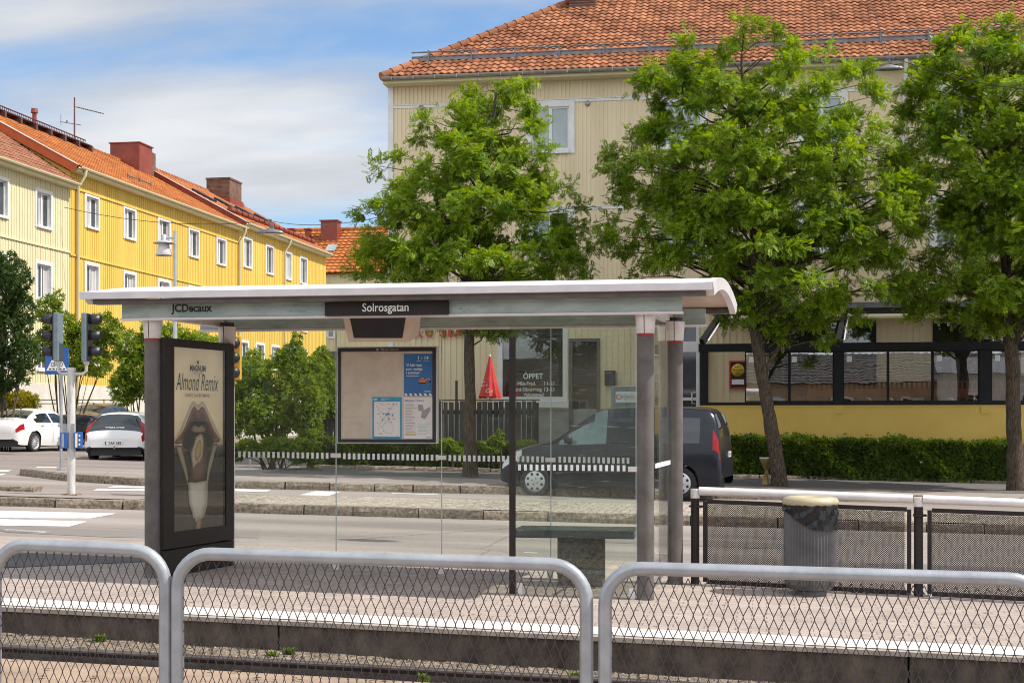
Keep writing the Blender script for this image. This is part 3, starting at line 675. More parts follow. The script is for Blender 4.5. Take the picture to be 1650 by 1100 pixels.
def ridge_tiles(mb, A, B, r, l, mi=0):
    A = V(A); B = V(B); d = B - A; L_ = d.length; d.normalize(); n = max(1, int(L_ / l))
    for i in range(n):
        a = A + d * (i * L_ / n - 0.03); b = A + d * ((i + 1) * L_ / n + 0.03)
        mb.tube([a, b], [r * 1.12, r * 0.9], 10, mi, cap=True)

# ---------------------------------------------------------------- restaurant building on the right
YF = 40.3
XL = pY(627, 300, YF).x; XR = 15.0; DEP = 12.8
zE = pY(640, 140, YF).z; zB1 = pY(640, 173, YF).z; zB2 = pY(940, 335, YF).z; zG = 4.62; zP = 1.86
O = (0, YF, 0); U = (1, 0, 0); NN = (0, -1, 0)
rest = thing('restaurant_building', (XL, YF, 0.15), 'large cream boarded building with clay tiled hip roof behind the three street trees', 'building')
def xw(px): return pY(px, 300, YF).x
wins = []
for (pa, pb_) in ((848, 926), (1059, 1140), (1283, 1366), (1498, 1582)):
    for (za, zb) in ((pY(887, 248, YF).z, pY(887, 164, YF).z), (pY(887, 248, YF).z - 2.92, pY(887, 164, YF).z - 2.92)):
        wins.append((xw(pa), xw(pb_), za, zb))
mb_h = [(a, b, c, d) for a, b, c, d in wins]
gfl = [(xw(802), xw(915), pY(850, 647, YF).z, pY(850, 520, YF).z), (xw(917), xw(967), 1.2, pY(940, 545, YF).z), (xw(1092), xw(1127), 1.3, pY(1110, 512, YF).z),
       (xw(1239), xw(1412), 2.0, 4.5), (xw(1503), xw(1645), 2.0, 4.5)]
mb = MB()
wall_holes(mb, O, U, XL, XR, zP, zE, mb_h + gfl)
mb.poly([(XL, YF, zP), (XL, YF + DEP, zP), (XL, YF + DEP, zE), (XL, YF, zE)]); mb.poly([(XR, YF, zP), (XR, YF + DEP, zP), (XR, YF + DEP, zE), (XR, YF, zE)]); mb.poly([(XL, YF + DEP, zP), (XR, YF + DEP, zP), (XR, YF + DEP, zE), (XL, YF + DEP, zE)])
for (a, b, h) in ((zP, zG - 0.1, gfl), (zG + 0.12, zB2 - 0.04, mb_h), (zB2 + 0.07, zB1 - 0.04, mb_h), (zB1 + 0.07, zE, mb_h)):
    battens(mb, O, U, NN, XL + 0.16, XR, a, b, 0.118 if a > 4 else 0.17, 0.034, 0.022, h)
mb.build('wall', mt['cream_board'], rest)
mb = MB(); mb.bx(XL, XR, YF + 0.01, YF + DEP, -0.4, zP); mb.build('plinth', mt['concrete_plain'], rest)
mb = MB()
for z in (zB1, zB2, zG):
    segs = [(XL, XR)]
    wbox(mb, O, U, NN, XL + 0.13, XR, 0, 0.028, z - 0.04, z + 0.03); wbox(mb, O, U, NN, XL + 0.13, XR, 0, 0.045, z + 0.033, z + 0.055)
wbox(mb, O, U, NN, XL - 0.03, XL + 0.128, -0.14, 0.035, zP, zE)
mb.build('trim', mt['trim'], rest)
for i, h in enumerate(wins):
    window(rest, O, U, NN, h[0] , h[1], h[2], h[3], 0.15, 0.06, 0.04, 2, ('pane_pale',) if i % 2 == 0 else ('pane_pale', 'pane_dark'))
# ground floor windows and doors
def shopwin(u0, u1, z0, z1, mat, bars, fw=0.07, name='shop_window', pane='shop_glass'):
    mb = MB()
    for (a, b, c, d) in ((u0, u0 + fw, z0, z1), (u1 - fw, u1, z0, z1), (u0 + fw, u1 - fw, z1 - fw, z1), (u0 + fw, u1 - fw, z0, z0 + fw)): wbox(mb, O, U, NN, a, b, -0.08, 0.04, c, d)
    for k in bars: wbox(mb, O, U, NN, lerp(u0, u1, k) - 0.03, lerp(u0, u1, k) + 0.03, -0.06, 0.03, z0 + fw, z1 - fw)
    f_ = mb.build(name, mt[mat], rest)
    mb = MB(); mb.poly([(u0 + fw, YF + 0.03, z0 + fw), (u1 - fw, YF + 0.03, z0 + fw), (u1 - fw, YF + 0.03, z1 - fw), (u0 + fw, YF + 0.03, z1 - fw)])
    mb.build('pane', mt[pane], f_); return f_
sw = shopwin(*gfl[0], 'trim', (), 0.14)
sd = shopwin(*gfl[1], 'steel_paint', (), 0.09, 'entrance_door')
wd = shopwin(gfl[2][0], gfl[2][1], gfl[2][2], gfl[2][3], 'trim', (), 0.09, 'white_door', 'pane_dark')
for q0, q1 in ((567, 550), (645, 640)): mb = MB(); wbox(mb, O, U, NN, gfl[2][0] + 0.09, gfl[2][1] - 0.09, -0.05, 0.035, pY(1110, q0, YF).z, pY(1110, q1, YF).z); mb.build('door_rail', mt['trim'], wd)
mb = MB()
mb.tube([(gfl[2][1] - 0.13, YF - 0.03, pY(1110, 650, YF).z), (gfl[2][1] - 0.2, YF - 0.1, pY(1110, 650, YF).z), (gfl[2][1] - 0.2, YF - 0.1, pY(1110, 633, YF).z), (gfl[2][1] - 0.1, YF - 0.03, pY(1110, 632, YF).z)], 0.018)
mb.build('handle', mt['cap_alu'], wd)
shopwin(*gfl[3], 'anthracite', (0.36, 0.68)); shopwin(*gfl[4], 'anthracite', (0.5,))
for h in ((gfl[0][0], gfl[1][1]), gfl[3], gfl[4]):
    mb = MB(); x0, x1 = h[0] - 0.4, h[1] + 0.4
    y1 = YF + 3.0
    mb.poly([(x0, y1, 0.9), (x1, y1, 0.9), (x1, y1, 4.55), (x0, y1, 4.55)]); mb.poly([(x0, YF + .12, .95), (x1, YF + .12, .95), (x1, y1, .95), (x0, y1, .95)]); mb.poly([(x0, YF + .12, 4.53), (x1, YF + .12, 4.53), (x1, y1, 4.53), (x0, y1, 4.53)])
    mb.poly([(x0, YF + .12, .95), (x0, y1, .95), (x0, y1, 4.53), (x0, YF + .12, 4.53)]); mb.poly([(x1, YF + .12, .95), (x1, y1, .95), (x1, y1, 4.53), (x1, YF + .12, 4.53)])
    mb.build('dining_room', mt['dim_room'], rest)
# opening hours lettering on the shop window
mb = MB(); Yt = YF + 0.02
for (t, pa, py, h, al) in (('ÖPPET', 859, 610, 0.15, 'C'), ('Mån-Fred.', 834, 620.5, 0.10, 'L'), ('11-21', 893, 620.5, 0.11, 'R'), ('Lörd-Sönd-Helg.', 826, 630, 0.10, 'L'), ('13-21', 893, 630, 0.11, 'R'), ('Välkommen!', 860, 638, 0.09, 'C')):
    p = pY(pa, py, Yt); mb.text(t, (p.x, Yt, p.z), (1, 0, 0), (0, 0, 1), h, 0, al, 0.9, bold=0.012)
mb.build('lettering', mt['white'], sw)
mb = MB(); wbox(mb, O, U, NN, gfl[0][0] - 0.06, gfl[0][1] + 0.03, 0.0, 0.09, gfl[0][2] - 0.16, gfl[0][2] - 0.005); mb.build('sill', mt['trim'], sw)
# roof
ov = 0.55; eY = YF - ov; pit = rad(34); zEv = pY(640, 124, eY).z
xe0 = pY(616, 124, eY).x; xe1 = XR + 0.5
Us = V((0, math.cos(pit), math.sin(pit))); SL = (DEP / 2 + ov) / math.cos(pit)
mb = MB(); wd_ = xe1 - xe0
tile_roof(mb, (xe0, eY, zEv), (1, 0, 0), Us, wd_, lambda u: min(SL, u / math.cos(pit)), 0.205, 0.275, 0.044, 0.034)
hipL = V((xe0, eY, zEv)) + V((SL * math.cos(pit), SL * math.cos(pit), SL * math.sin(pit)))
ridge_tiles(mb, V((xe0, eY, zEv + 0.03)), hipL + V((0, 0, 0.03)), 0.12, 0.36)
ridge_tiles(mb, hipL + V((0, 0, 0.03)), V((xe1, hipL.y, hipL.z + 0.03)), 0.12, 0.36)
# rear and hip planes below the tiles
bY = YF + DEP + ov
mb.poly([(xe0, eY, zEv - 0.02), (xe1, eY, zEv - 0.02), (xe1, hipL.y, hipL.z - 0.03), tuple(hipL - V((0, 0, 0.03)))])
mb.poly([(xe0, eY, zEv), (xe0, bY, zEv), tuple(hipL)]); mb.poly([(xe0, bY, zEv), (xe1, bY, zEv), (xe1, hipL.y, hipL.z), tuple(hipL)])
rf = mb.build('roof', mt['tile'], rest)
mb = MB(); mb.bx(xe0, xe1, eY + 0.05, YF + 0.02, zE - 0.02, zE + 0.07); mb.bx(xe0 + .02, XL + .02, YF + .02, bY, zE - 0.02, zE + 0.07)
mb.prism([(xe0, eY + 0.03, zEv - 0.05), (xe0, YF + 0.03, zEv - 0.05), (xe0, YF + 0.03, zE + 0.02), (xe0, YF - 0.02, zE + 0.02)], (wd_, 0, 0))
mb.build('soffit', mt['cream_board2'], rest)
mb = MB(); n = 9
for i in range(n):
    a0, a1 = math.pi + math.pi * i / n, math.pi + math.pi * (i + 1) / n
    q = [(xe0, eY - 0.05 + 0.075 * math.cos(a), zEv - 0.01 + 0.085 * math.sin(a)) for a in (a0, a1)]
    mb.add([q[0], q[1], (xe1,) + q[1][1:], (xe1,) + q[0][1:]], [(0, 1, 2, 3)], 0, True)
x = xe0 + 0.3
while x < xe1: mb.bx(x - 0.015, x + 0.015, eY - 0.135, eY + 0.02, zEv - 0.1, zEv + 0.0, 0); x += 0.62
mb.build('gutter', mt['gutter'], rest)
mb = MB()
def guard(sx): return V((sx, eY, zEv)) + Us * 0.98
gx0 = pY(664, 103, eY + 0.8).x
for dz, rr_ in ((0.30, 0.022), (0.17, 0.018)):
    mb.tube([guard(gx0) + V((0, -0.06, dz)), guard(xe1) + V((0, -0.06, dz))], rr_, 6)
mb.add([guard(gx0) + V((0, -0.05, 0.06)), guard(xe1) + V((0, -0.05, 0.06)), guard(xe1) + V((0, -0.05, 0.15)), guard(gx0) + V((0, -0.05, 0.15))], [(0, 1, 2, 3)])
x = gx0 + 0.5
while x < xe1: mb.beam(guard(x) + V((0, -0.10, -0.06)), guard(x) + V((0, -0.10, 0.34)), 0.03, 0.04); mb.beam(guard(x) + V((0, -0.08, 0.28)), guard(x) + V((0, 0.35, 0.32)), 0.025, 0.03); x += 1.25
mb.build('snow_guard', mt['iron_grey'], rest)
mb = MB(); xd = pY(1457, 330, YF).x
mb.tube([(xd, eY - 0.02, zEv - 0.08), (xd, eY + 0.02, zEv - 0.25), (xd, YF - 0.1, zEv - 0.75), (xd, YF - 0.1, zG + 0.15)], 0.055, 10)
mb.build('downpipe', mt['trim'], rest)
mb = MB(); cA = pY(938, 5, YF + 5.1)
mb.bx(pY(917, 5, YF + 3.7).x, pY(960, 5, YF + 3.7).x, YF + 3.7, YF + 4.8, 13.2, 16.4); mb.build('chimney', mt['brick_dark'], rest)
for px in (679, 947): mb = MB(); p = pY(px, 174 if px < 700 else 167, YF); mb.lathe((p.x, YF - 0.02, p.z), [(0.0, 0.03), (0.075, 0.03), (0.085, -0.02)], 12, axis=(0, -1, 0)); mb.build('air_vent', mt['gutter'], rest)
# shop sign letters
Ys = YF - 0.1; sg0 = thing('shop_sign', (pY(717, 542, Ys).x, YF, pY(717, 542, Ys).z), 'red bold letters on the cream boarded wall above the wooden fence', 'sign')
zs0 = pY(700, 542, Ys).z; zs1 = pY(700, 527, Ys).z
for (ch, pa, pb_) in (('K', 668, 681), ('O', 684.5, 697.5), ('S', 708, 719), ('I', 722, 728), ('A', 731, 745), ('M', 747, 766)):
    a, b = pY(pa, 535, Ys).x, pY(pb_, 535, Ys).x
    mb = MB()
    for k in range(3): mb.text(ch, (a, Ys + 0.02 * k, zs0), (1, 0, 0), (0, 0, 1), zs1 - zs0, 0, 'L', width=b - a, bold=0.03)
    mb.build('letter', mt['red'], sg0)
# letter box on the wall
mb = MB(); p0, p1 = pY(975, 621, YF), pY(992, 599, YF); mb.bx(p0.x, p1.x, YF - 0.16, YF - 0.022, p0.z, p1.z); mb.bx(p0.x - .01, p1.x + .01, YF - 0.18, YF - 0.022, p1.z + .001, p1.z + 0.03)
tag(mb.build('letter_box', mt['black'], bevel=0.01), 'small black box hung on the cream wall right of the entrance door', 'letter box')
# wall lamp
p = pY(1200, 522, YF); t = thing('wall_lamp', (p.x, YF, p.z), 'small black wall lamp on the boards above the red menu board', 'lamp')
mb = MB(); mb.cyl((p.x, YF - 0.1, p.z - 0.12), (p.x, YF - 0.1, p.z + 0.12), 0.055, n=12); mb.build('lamp_body', mt['black'], t)
mb = MB(); mb.bx(p.x - 0.04, p.x + 0.04, YF - 0.06, YF - 0.023, p.z - 0.05, p.z + 0.05); mb.build('bracket', mt['black'], t)

# ---------------------------------------------------------------- glazed terrace in front of the restaurant
YV = 38.55
ter = thing('glazed_terrace', (pY(1128, 655, YV).x, YV, 0.1), 'glazed terrace in dark frames on a yellow wall in front of the cream building', 'terrace')
tx0 = pY(1128, 655, YV).x; tx1 = 14.0
zS = pY(1300, 654, YV).z; zBm0 = pY(1250, 566, YV).z; zBm1 = pY(1250, 553, YV).z
mb = MB(); mb.bx(tx0 - 0.02, tx1, YV - 0.03, YV + 0.14, -0.3, zS - 0.012); mb.bx(tx0 - 0.02, tx0 + 0.13, YV + 0.142, YF - 0.03, -0.3, zS - 0.014)
for px in (1352, 1587): 
    p = pY(px, 660, YV); mb.bx(p.x - 0.1, p.x + 0.1, YV - 0.055, YV - 0.032, zS - 0.19, zS - 0.02)
mb.bx(tx0 - 0.05, tx1, YV - 0.045, YV + 0.16, zS - 0.010, zS + 0.02)
mb.build('parapet', mt['yellow_render'], ter)
mb = MB(); mb.bx(tx0, tx1, YV + 0.142, YF - 0.03, zS - 0.55, zS - 0.5); mb.build('terrace_floor', mt['steel_dark'], ter)
mb = MB()
mb.bx(tx0 - 0.04, tx1, YV - 0.03, YV + 0.13, zBm0, zBm1)
mb.bx(tx0, tx1, YV + 0.0, YV + 0.10, zS + 0.022, zS + 0.10)
post = [(1128, 1141), (1344, 1358), (1578, 1597), (1822, 1838)]
for a, b in post: mb.bx(pY(a, 600, YV).x, pY(b, 600, YV).x, YV - 0.015, YV + 0.115, zS + 0.021, zBm0 - 0.002)
mb.bx(tx0, tx0 + 0.14, YV + 0.131, YF - 0.03, zBm0 + 0.003, zBm1 - 0.004); mb.bx(tx0, tx0 + 0.1, YF - 0.16, YF - 0.03, zS, zBm0); mb.bx(tx0 + 0.02, tx0 + 0.1, YV + 0.131, YF - 0.03, zS + 0.022, zS + 0.08)
mb.bx(tx0 + 0.02, tx0 + 0.1, YV + 0.75, YV + 0.85, zS, zBm0)
frame = mb.build('frame', mt['anthracite'], ter)
edges = [1141, 1200, 1272, 1344, None, 1358, 1431, 1503, 1578, None, 1597, 1660, 1740, 1822]
k = 0
for a, b in zip(edges[:-1], edges[1:]):
    if a is None or b is None: continue
    xa, xb = pY(a, 600, YV).x, pY(b, 600, YV).x; k += 1
    if a == 1141: continue                        # open sash
    yy = YV + 0.03 + 0.03 * (k % 2); fw = 0.035
    mb = MB(); z0, z1 = zS + 0.102, zBm0 - 0.002
    for q in ((xa, xa + fw, z0, z1), (xb - fw, xb, z0, z1), (xa + fw, xb - fw, z0, z0 + fw), (xa + fw, xb - fw, z1 - fw, z1)): mb.bx(q[0], q[1], yy - 0.012, yy + 0.012, q[2], q[3])
    f_ = mb.build('sliding_window', mt['anthracite'], ter)
    mb = MB(); mb.poly([(xa + fw, yy, z0 + fw), (xb - fw, yy, z0 + fw), (xb - fw, yy, z1 - fw), (xa + fw, yy, z1 - fw)]); mb.build('pane', mt['glass_terrace'], f_)
    if a in (1200, 1272, 1358, 1503, 1597):
        sxp = xa + (0.1 if a != 1272 else 0.06); mb = MB(); mb.bx(sxp, sxp + 0.13, yy - 0.006, yy - 0.003, z1 - 0.28, z1 - 0.13); mb.build('sticker', mt['white'], f_)
# canopy edge with the rolled awning and its folding arms
mb = MB(); cz0, cz1 = pY(1300, 497, YF - 0.45).z, pY(1300, 488, YF - 0.45).z
mb.bx(tx0 + 0.3, tx1, YF - 0.47, YF - 0.03, cz0, cz1); mb.build('canopy', mt['iron_grey'], ter)
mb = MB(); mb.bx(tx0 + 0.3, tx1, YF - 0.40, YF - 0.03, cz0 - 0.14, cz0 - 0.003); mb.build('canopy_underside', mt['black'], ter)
for a, b in ((1166, 1356), (1362, 1574), (1590, 1800)):
    xa, xb = pY(a, 512, YF - 0.5).x, pY(b, 512, YF - 0.5).x
    mb = MB(); zc = pY(1300, 511.5, YF - 0.5).z; mb.cyl((xa, YF - 0.52, zc), (xb, YF - 0.52, zc), 0.075, n=14); mb.build('awning_roll', mt['cream_board2'], ter)
for pa, pb_ in ((1163, 1131), (1361, 1350), (1577, 1590)):
    A = pY(pa, 505, YF - 0.55); B = pY(pb_, 551, YV + 0.05)
    mb = MB(); mb.beam(A, B, 0.12, 0.16, 0); mb.build('awning_arm', mt['anthracite'], ter)
    mb = MB(); mb.beam(A + V((0.11, -0.02, 0.0)), B + V((0.16, 0.0, 0.03)), 0.03, 0.03, 0); mb.build('arm_stay', mt['cap_alu'], ter)
# menu board, benches, tables, chairs behind the glass
def menu(px0, px1, py0, py1, label):
    Ym = YF - 0.03; a, b = pY(px0, py1, Ym), pY(px1, py0, Ym); t = thing('menu_board', (a.x, Ym, a.z), label, 'menu board')
    mb = MB(); mb.bx(a.x, b.x, Ym - 0.05, Ym - 0.0, a.z, b.z); mb.build('frame', mt['red'], t, bevel=0.01)
    mb = MB(); mb.bx(a.x + .04, b.x - .04, Ym - 0.056, Ym - 0.051, a.z + .04, b.z - .04); mb.build('backing', mt['steel_dark'], t)
    c = V(((a.x + b.x) / 2, Ym - 0.058, lerp(a.z, b.z, .66)))
    mb = MB(); mb.lathe(c, [(0.0, 0.004), (0.175, 0.004), (0.175, 0.0)], 28, axis=(0, -1, 0))
    mb.build('round_sign', M('yellow_disc', (0.65, 0.47, 0.03), None, 4, 0.5), t)
    mb = MB(); mb.text('KALT', c + V((0, -0.006, 0.07)), (1, 0, 0), (0, 0, 1), 0.05, 0, 'C', bold=.02); mb.text('DURCHGEHEND', c + V((0, -0.006, -0.01)), (1, 0, 0), (0, 0, 1), 0.04, 0, 'C', bold=.02, width=0.28); mb.text('50', c + V((0, -0.006, -0.1)), (1, 0, 0), (0, 0, 1), 0.05, 0, 'C')
    mb.build('lettering', mt['ink'], t)
    mb = MB(); mb.bx(a.x + .07, b.x - .07, Ym - 0.06, Ym - 0.0565, lerp(a.z, b.z, .15), lerp(a.z, b.z, .33)); mb.build('paper', mt['white'], t)
menu(1175, 1203, 581, 626, 'red framed menu board with a round yellow sign behind the terrace glass')
mt['wood_red'] = M('red_brown_wood', (0.26, 0.085, 0.035), (0.17, 0.05, 0.02), 3, 0.5, stretch=(0.5, 3, 3))
def tbl(px, w, label):
    c = pY(px, 639, YV + 1.0); t = thing('dining_table', (c.x, c.y, zS - 0.5), label, 'table', 'tables on the glazed terrace')
    zt = c.z
    mb = MB(); mb.bx(c.x - w, c.x + w, c.y - 0.35, c.y + 0.35, zt - 0.045, zt); mb.build('table_top', mt['wood_red'], t, bevel=0.006)
    for sx_ in (-w * .75, w * .75): mb = MB(); mb.bx(c.x + sx_ - .035, c.x + sx_ + .035, c.y - .04, c.y + .04, zS - 0.5, zt - 0.046); mb.build('leg', mt['black'], t)
    return c
def bench_(x0, x1, label):
    t = thing('wall_bench', ((x0 + x1) / 2, YF - 0.3, zS - 0.5), label, 'bench', 'benches along the terrace wall')
    mb = MB(); mb.bx(x0, x1, YF - 0.6, YF - 0.14, zS - 0.14, zS - 0.08); mb.build('seat', mt['wood_red'], t)
    mb = MB(); z_ = pY(1450, 614, YF - 0.15).z; mb.bx(x0, x1, YF - 0.13, YF - 0.08, zS - 0.08, z_ - 0.2); mb.bx(x0, x1, YF - 0.13, YF - 0.08, z_ - 0.03, z_)
    x_ = x0 + 0.04
    while x_ < x1: mb.bx(x_, x_ + 0.06, YF - 0.12, YF - 0.09, z_ - 0.199, z_ - 0.031); x_ += 0.13
    mb.build('backrest', mt['wood_red'], t)
def chair_(px, label):
    c = pY(px, 650, YV + 0.42); t = thing('terrace_chair', (c.x, c.y, zS - 0.5), label, 'chair', 'black chairs at the terrace tables')
    mb = MB(); mb.bx(c.x - 0.2, c.x + 0.2, c.y, c.y + 0.38, zS - 0.09, zS - 0.06); mb.build('seat', mt['black'], t)
    z_ = pY(px, 643, YV + 0.42).z
    mb = MB(); mb.tube([(c.x - 0.22, c.y - 0.02, z_ - 0.1), (c.x - 0.18, c.y - 0.04, z_), (c.x + 0.18, c.y - 0.04, z_), (c.x + 0.22, c.y - 0.02, z_ - 0.1)], 0.03, 8)
    for k in range(7): mb.beam((c.x - 0.18 + k * .06, c.y - 0.03, z_ - 0.02), (c.x - 0.15 + k * .05, c.y, zS - 0.06), 0.012, 0.012)
    mb.build('backrest', mt['black'], t)
    for ax in (-.17, .17):
        for ay in (.03, .35): mb = MB(); mb.cyl((c.x + ax, c.y + ay, zS - 0.5), (c.x + ax, c.y + ay, zS - 0.091), 0.015, n=8); mb.build('leg', mt['black'], t)
bench_(pY(1300, 600, YF).x, pY(1348, 600, YF).x, 'short red brown bench along the wall behind the second terrace window'); bench_(pY(1360, 600, YF).x, pY(1574, 600, YF).x, 'long red brown bench along the wall in the middle terrace bay'); bench_(pY(1592, 600, YF).x, 13.6, 'red brown bench along the wall in the right terrace bay')
tbl(1312, 0.5, 'red brown table behind the second terrace window from the left'); tbl(1405, 0.78, 'long red brown table in the left half of the middle terrace bay'); tbl(1520, 0.78, 'long red brown table in the right half of the middle terrace bay'); tbl(1655, 0.6, 'red brown table in the right terrace bay by the seated person')
for px, d_ in ((1390, 'leftmost'), (1425, 'second from the left'), (1522, 'second from the right'), (1560, 'rightmost')): chair_(px, 'black spindle back chair, ' + d_ + ' in the middle terrace bay')

# ---------------------------------------------------------------- yellow and cream terrace along the side street
X0 = -27.3; O2 = (X0, 0, 0); U2 = (0, 1, 0); N2 = (1, 0, 0)
def yX(px): return pX(px, 300, X0).y
def zX(px, py): return pX(px, py, X0).z
def house(name, label, y0, y1, zeave, wins, wallmat, tilemat, pitch_deg, span, bands, plinth_z=2.95, sheet='sheet_orange', seg=0.2):
    t = thing(name, (X0, y0, -0.1), label, 'building')
    zw = zeave - 0.18
    mb = MB()
    wall_holes(mb, O2, U2, y0, y1, plinth_z, zw, wins)
    mb.poly([(X0, y0, -1), (X0 - span * 2, y0, -1), (X0 - span * 2, y0, zw), (X0, y0, zw)]); mb.poly([(X0, y1, -1), (X0 - span * 2, y1, -1), (X0 - span * 2, y1, zw), (X0, y1, zw)])
    lv = [plinth_z] + sorted(bands) + [zw]
    for a, b in zip(lv[:-1], lv[1:]): battens(mb, O2, U2, N2, y0 + 0.1, y1 - 0.05, a + 0.05, b - 0.03, seg, 0.05, 0.02, wins)
    # gable tops under the roof
    pt = rad(pitch_deg); zr = zeave + span * math.tan(pt)
    for yy in (y0, y1): mb.poly([(X0, yy, zw), (X0 - span, yy, zr - 0.15), (X0 - 2 * span, yy, zw)])
    mb.build('wall', mt[wallmat], t)
    mb = MB(); wbox(mb, O2, U2, N2, y0, y1, -0.3, 0.02, -1.0, plinth_z); mb.build('plinth', mt['plinth'], t)
    mb = MB()
    for b in bands: wbox(mb, O2, U2, N2, y0, y1, 0.0, 0.055, b - 0.035, b + 0.035)
    mb.build('trim_band', mt[wallmat], t)
    k = 0
    for h in wins:
        window(t, O2, U2, N2, h[0], h[1], h[2], h[3], 0.13, 0.14, 0.035, 2, (('pane_dark', 'curtain', 'pane_dark'), ('curtain', 'pane_dark', 'curtain'), ('curtain', 'pane_dark', 'pane_dark'))[k % 3]); k += 1
    mb = MB(); us = V((-math.cos(pt), 0, math.sin(pt))); ln = (span + 0.4) / math.cos(pt)
    P = V((X0 + 0.4, y0 - 0.12, zeave))
    tile_roof(mb, P + V((0, y1 - y0 + 0.24, 0)), (0, -1, 0), us, y1 - y0 + 0.24, lambda u: ln, 0.23, 0.36, 0.04, 0.03, 3)
    E = P + us * ln
    mb.poly([P - V((0, 0, .03)), P + V((0, y1 - y0 + .24, -.03)), E + V((0, y1 - y0 + .24, -.03)), E - V((0, 0, .03))])
    mb.poly([E, E + V((0, y1 - y0 + .24, 0)), (X0 - 2 * span - .4, y1 + .12, zeave), (X0 - 2 * span - .4, y0 - .12, zeave)])
    ridge_tiles(mb, E + V((0, 0, .03)), E + V((0, y1 - y0 + .24, .03)), 0.12, 0.4)
    rf_ = mb.build('roof', mt[tilemat], t)
    # barge boards
    mb = MB(); nrm = V((math.sin(pt), 0, math.cos(pt)))
    mb.obox(P + us * ln / 2 - nrm * 0.13 + V((0, -0.03, 0)), us * ln / 2, V((0, 0.03, 0)), nrm * 0.17)
    mb.build('barge_board', mt[sheet], t)
    mb = MB(); mb.obox(P + us * ln / 2 + nrm * 0.055 + V((0, -0.04, 0)), us * ln / 2, V((0, 0.08, 0)), nrm * 0.015); mb.build('verge_flashing', mt['trim'], t)
    mb = MB(); mb.bx(X0 + 0.03, X0 + 0.36, y0 + .01, y1 - .01, zeave - 0.19, zeave - 0.06); mb.build('eave_board', mt['cream_board2'], t)
    mb = MB(); n = 8
    for i in range(n):
        a0, a1 = math.pi + math.pi * i / n, math.pi + math.pi * (i + 1) / n
        q = [(X0 + 0.46 + 0.08 * math.cos(a), zeave + 0.0 + 0.09 * math.sin(a)) for a in (a0, a1)]
        mb.add([(q[0][0], y0, q[0][1]), (q[1][0], y0, q[1][1]), (q[1][0], y1, q[1][1]), (q[0][0], y1, q[0][1])], [(0, 1, 2, 3)], 0, True)
    mb.build('gutter', mt['cream_board2'], t)
    return t, E, us, P
def dpipe(t, yy, zeave):
    mb = MB(); mb.tube([(X0 + 0.46, yy, zeave - 0.08), (X0 + 0.42, yy, zeave - 0.3), (X0 + 0.12, yy, zeave - 0.75), (X0 + 0.12, yy, -0.4)], 0.065, 10); mb.build('downpipe', mt['cream_board2'], t)
yA, yB, yC = yX(112), yX(385.5), yX(525)
def rows(pxs, tops):
    out = []
    for (a, b) in pxs:
        for (z0, z1) in tops: out.append((yX(a), yX(b), z0, z1))
    return out
r1 = (9.36, 10.80)
# cream end house
tcw = [(8.86, 10.36), (6.1, 7.62), (3.4, 4.9)]
crm, E, us, P = house('cream_house', 'pale cream boarded house end at the left edge of the photo, below the yellow house', 36.5, yA - 0.02, zX(112, 297), rows([(-16, 14), (56, 84)], tcw) + [(41.0, 42.6, 8.86, 10.36), (41.0, 42.6, 6.1, 7.62)], 'cream_board2', 'tile_br', 33, 5.2, [8.2, 5.4], sheet='trim')
ylw, E, us, P = house('yellow_house', 'bright yellow boarded three storey house with orange roof and big sheet metal chimney', yA, yB, zX(114, 269), rows([(136, 160), (198, 219), (254, 274), (303, 321), (348, 364)], [(9.36, 10.80), (6.56, 8.0), (3.75, 5.2)]), 'yellow_board', 'tile_or', 28.5, 5.5, [zX(121, 304), zX(121, 412), 5.4])
dpipe(ylw, yA + 0.5, zX(114, 269)); dpipe(ylw, yB - 0.25, zX(114, 269))
mb = MB()       # ridge catwalk
ya = yA + 0.2; yb = yB - 7.5
Q = lambda y, h: (E.x + 0.55, y, E.z - 0.36 + h)
for h in (0.18, 0.5): mb.tube([Q(ya, h), Q(yb, h)], 0.03, 6)
y_ = ya
while y_ < yb: mb.beam(Q(y_, 0.18), Q(y_, 0.5), 0.02, 0.02); y_ += 0.16
mb.bx(E.x + 0.4, E.x + 0.85, ya, yb, E.z - 0.14, E.z - 0.10)
y_ = ya + 0.3
while y_ < yb: mb.prism([(E.x + 0.3, y_, E.z - 0.4), (E.x + 0.95, y_, E.z - 0.62), (E.x + 0.95, y_, E.z - 0.15), (E.x + 0.3, y_, E.z - 0.15)], (0, 0.14, 0)); y_ += 1.35
mb.build('roof_catwalk', mt['iron'], ylw)
def xr(px, py, X): return pX(px, py, X)
# big sheet metal chimney with brick stack at its far end
a = xr(201, 240, E.x + 0.3).y; 
mb = MB(); zt = xr(201, 231, E.x + 0.3).z; mb.bx(E.x - 0.5, E.x + 1.1, a, a + 1.6, E.z - 1.0, zt); mb.bx(E.x - 0.56, E.x + 1.16, a - .05, a + 1.65, zt + .002, zt + 0.06); mb.build('chimney', mt['sheet_red'], ylw)
mb = MB(); mb.bx(E.x - 0.5, E.x + 0.85, a + 1.7, a + 2.6, E.z - 1.0, zt - 0.1); mb.build('brick_stack', mt['brick_dark'], ylw)
mb = MB(); p = pX(62, 190, E.x); mb.cyl((E.x - .2, p.y, E.z - .1), (E.x - .2, p.y, E.z + 0.75), 0.1); mb.cyl((E.x - .2, p.y, E.z + 0.75), (E.x - .2, p.y, E.z + 0.95), 0.17, 0.14); mb.build('vent_pipe', mt['sheet_red'], ylw)
mb = MB(); g0 = yX(243) ; 
Pg = lambda y: P + us * 1.6 + V((0, y - P.y, 0.16))
mb.tube([Pg(yX(240)), Pg(yX(276))], 0.03, 6)
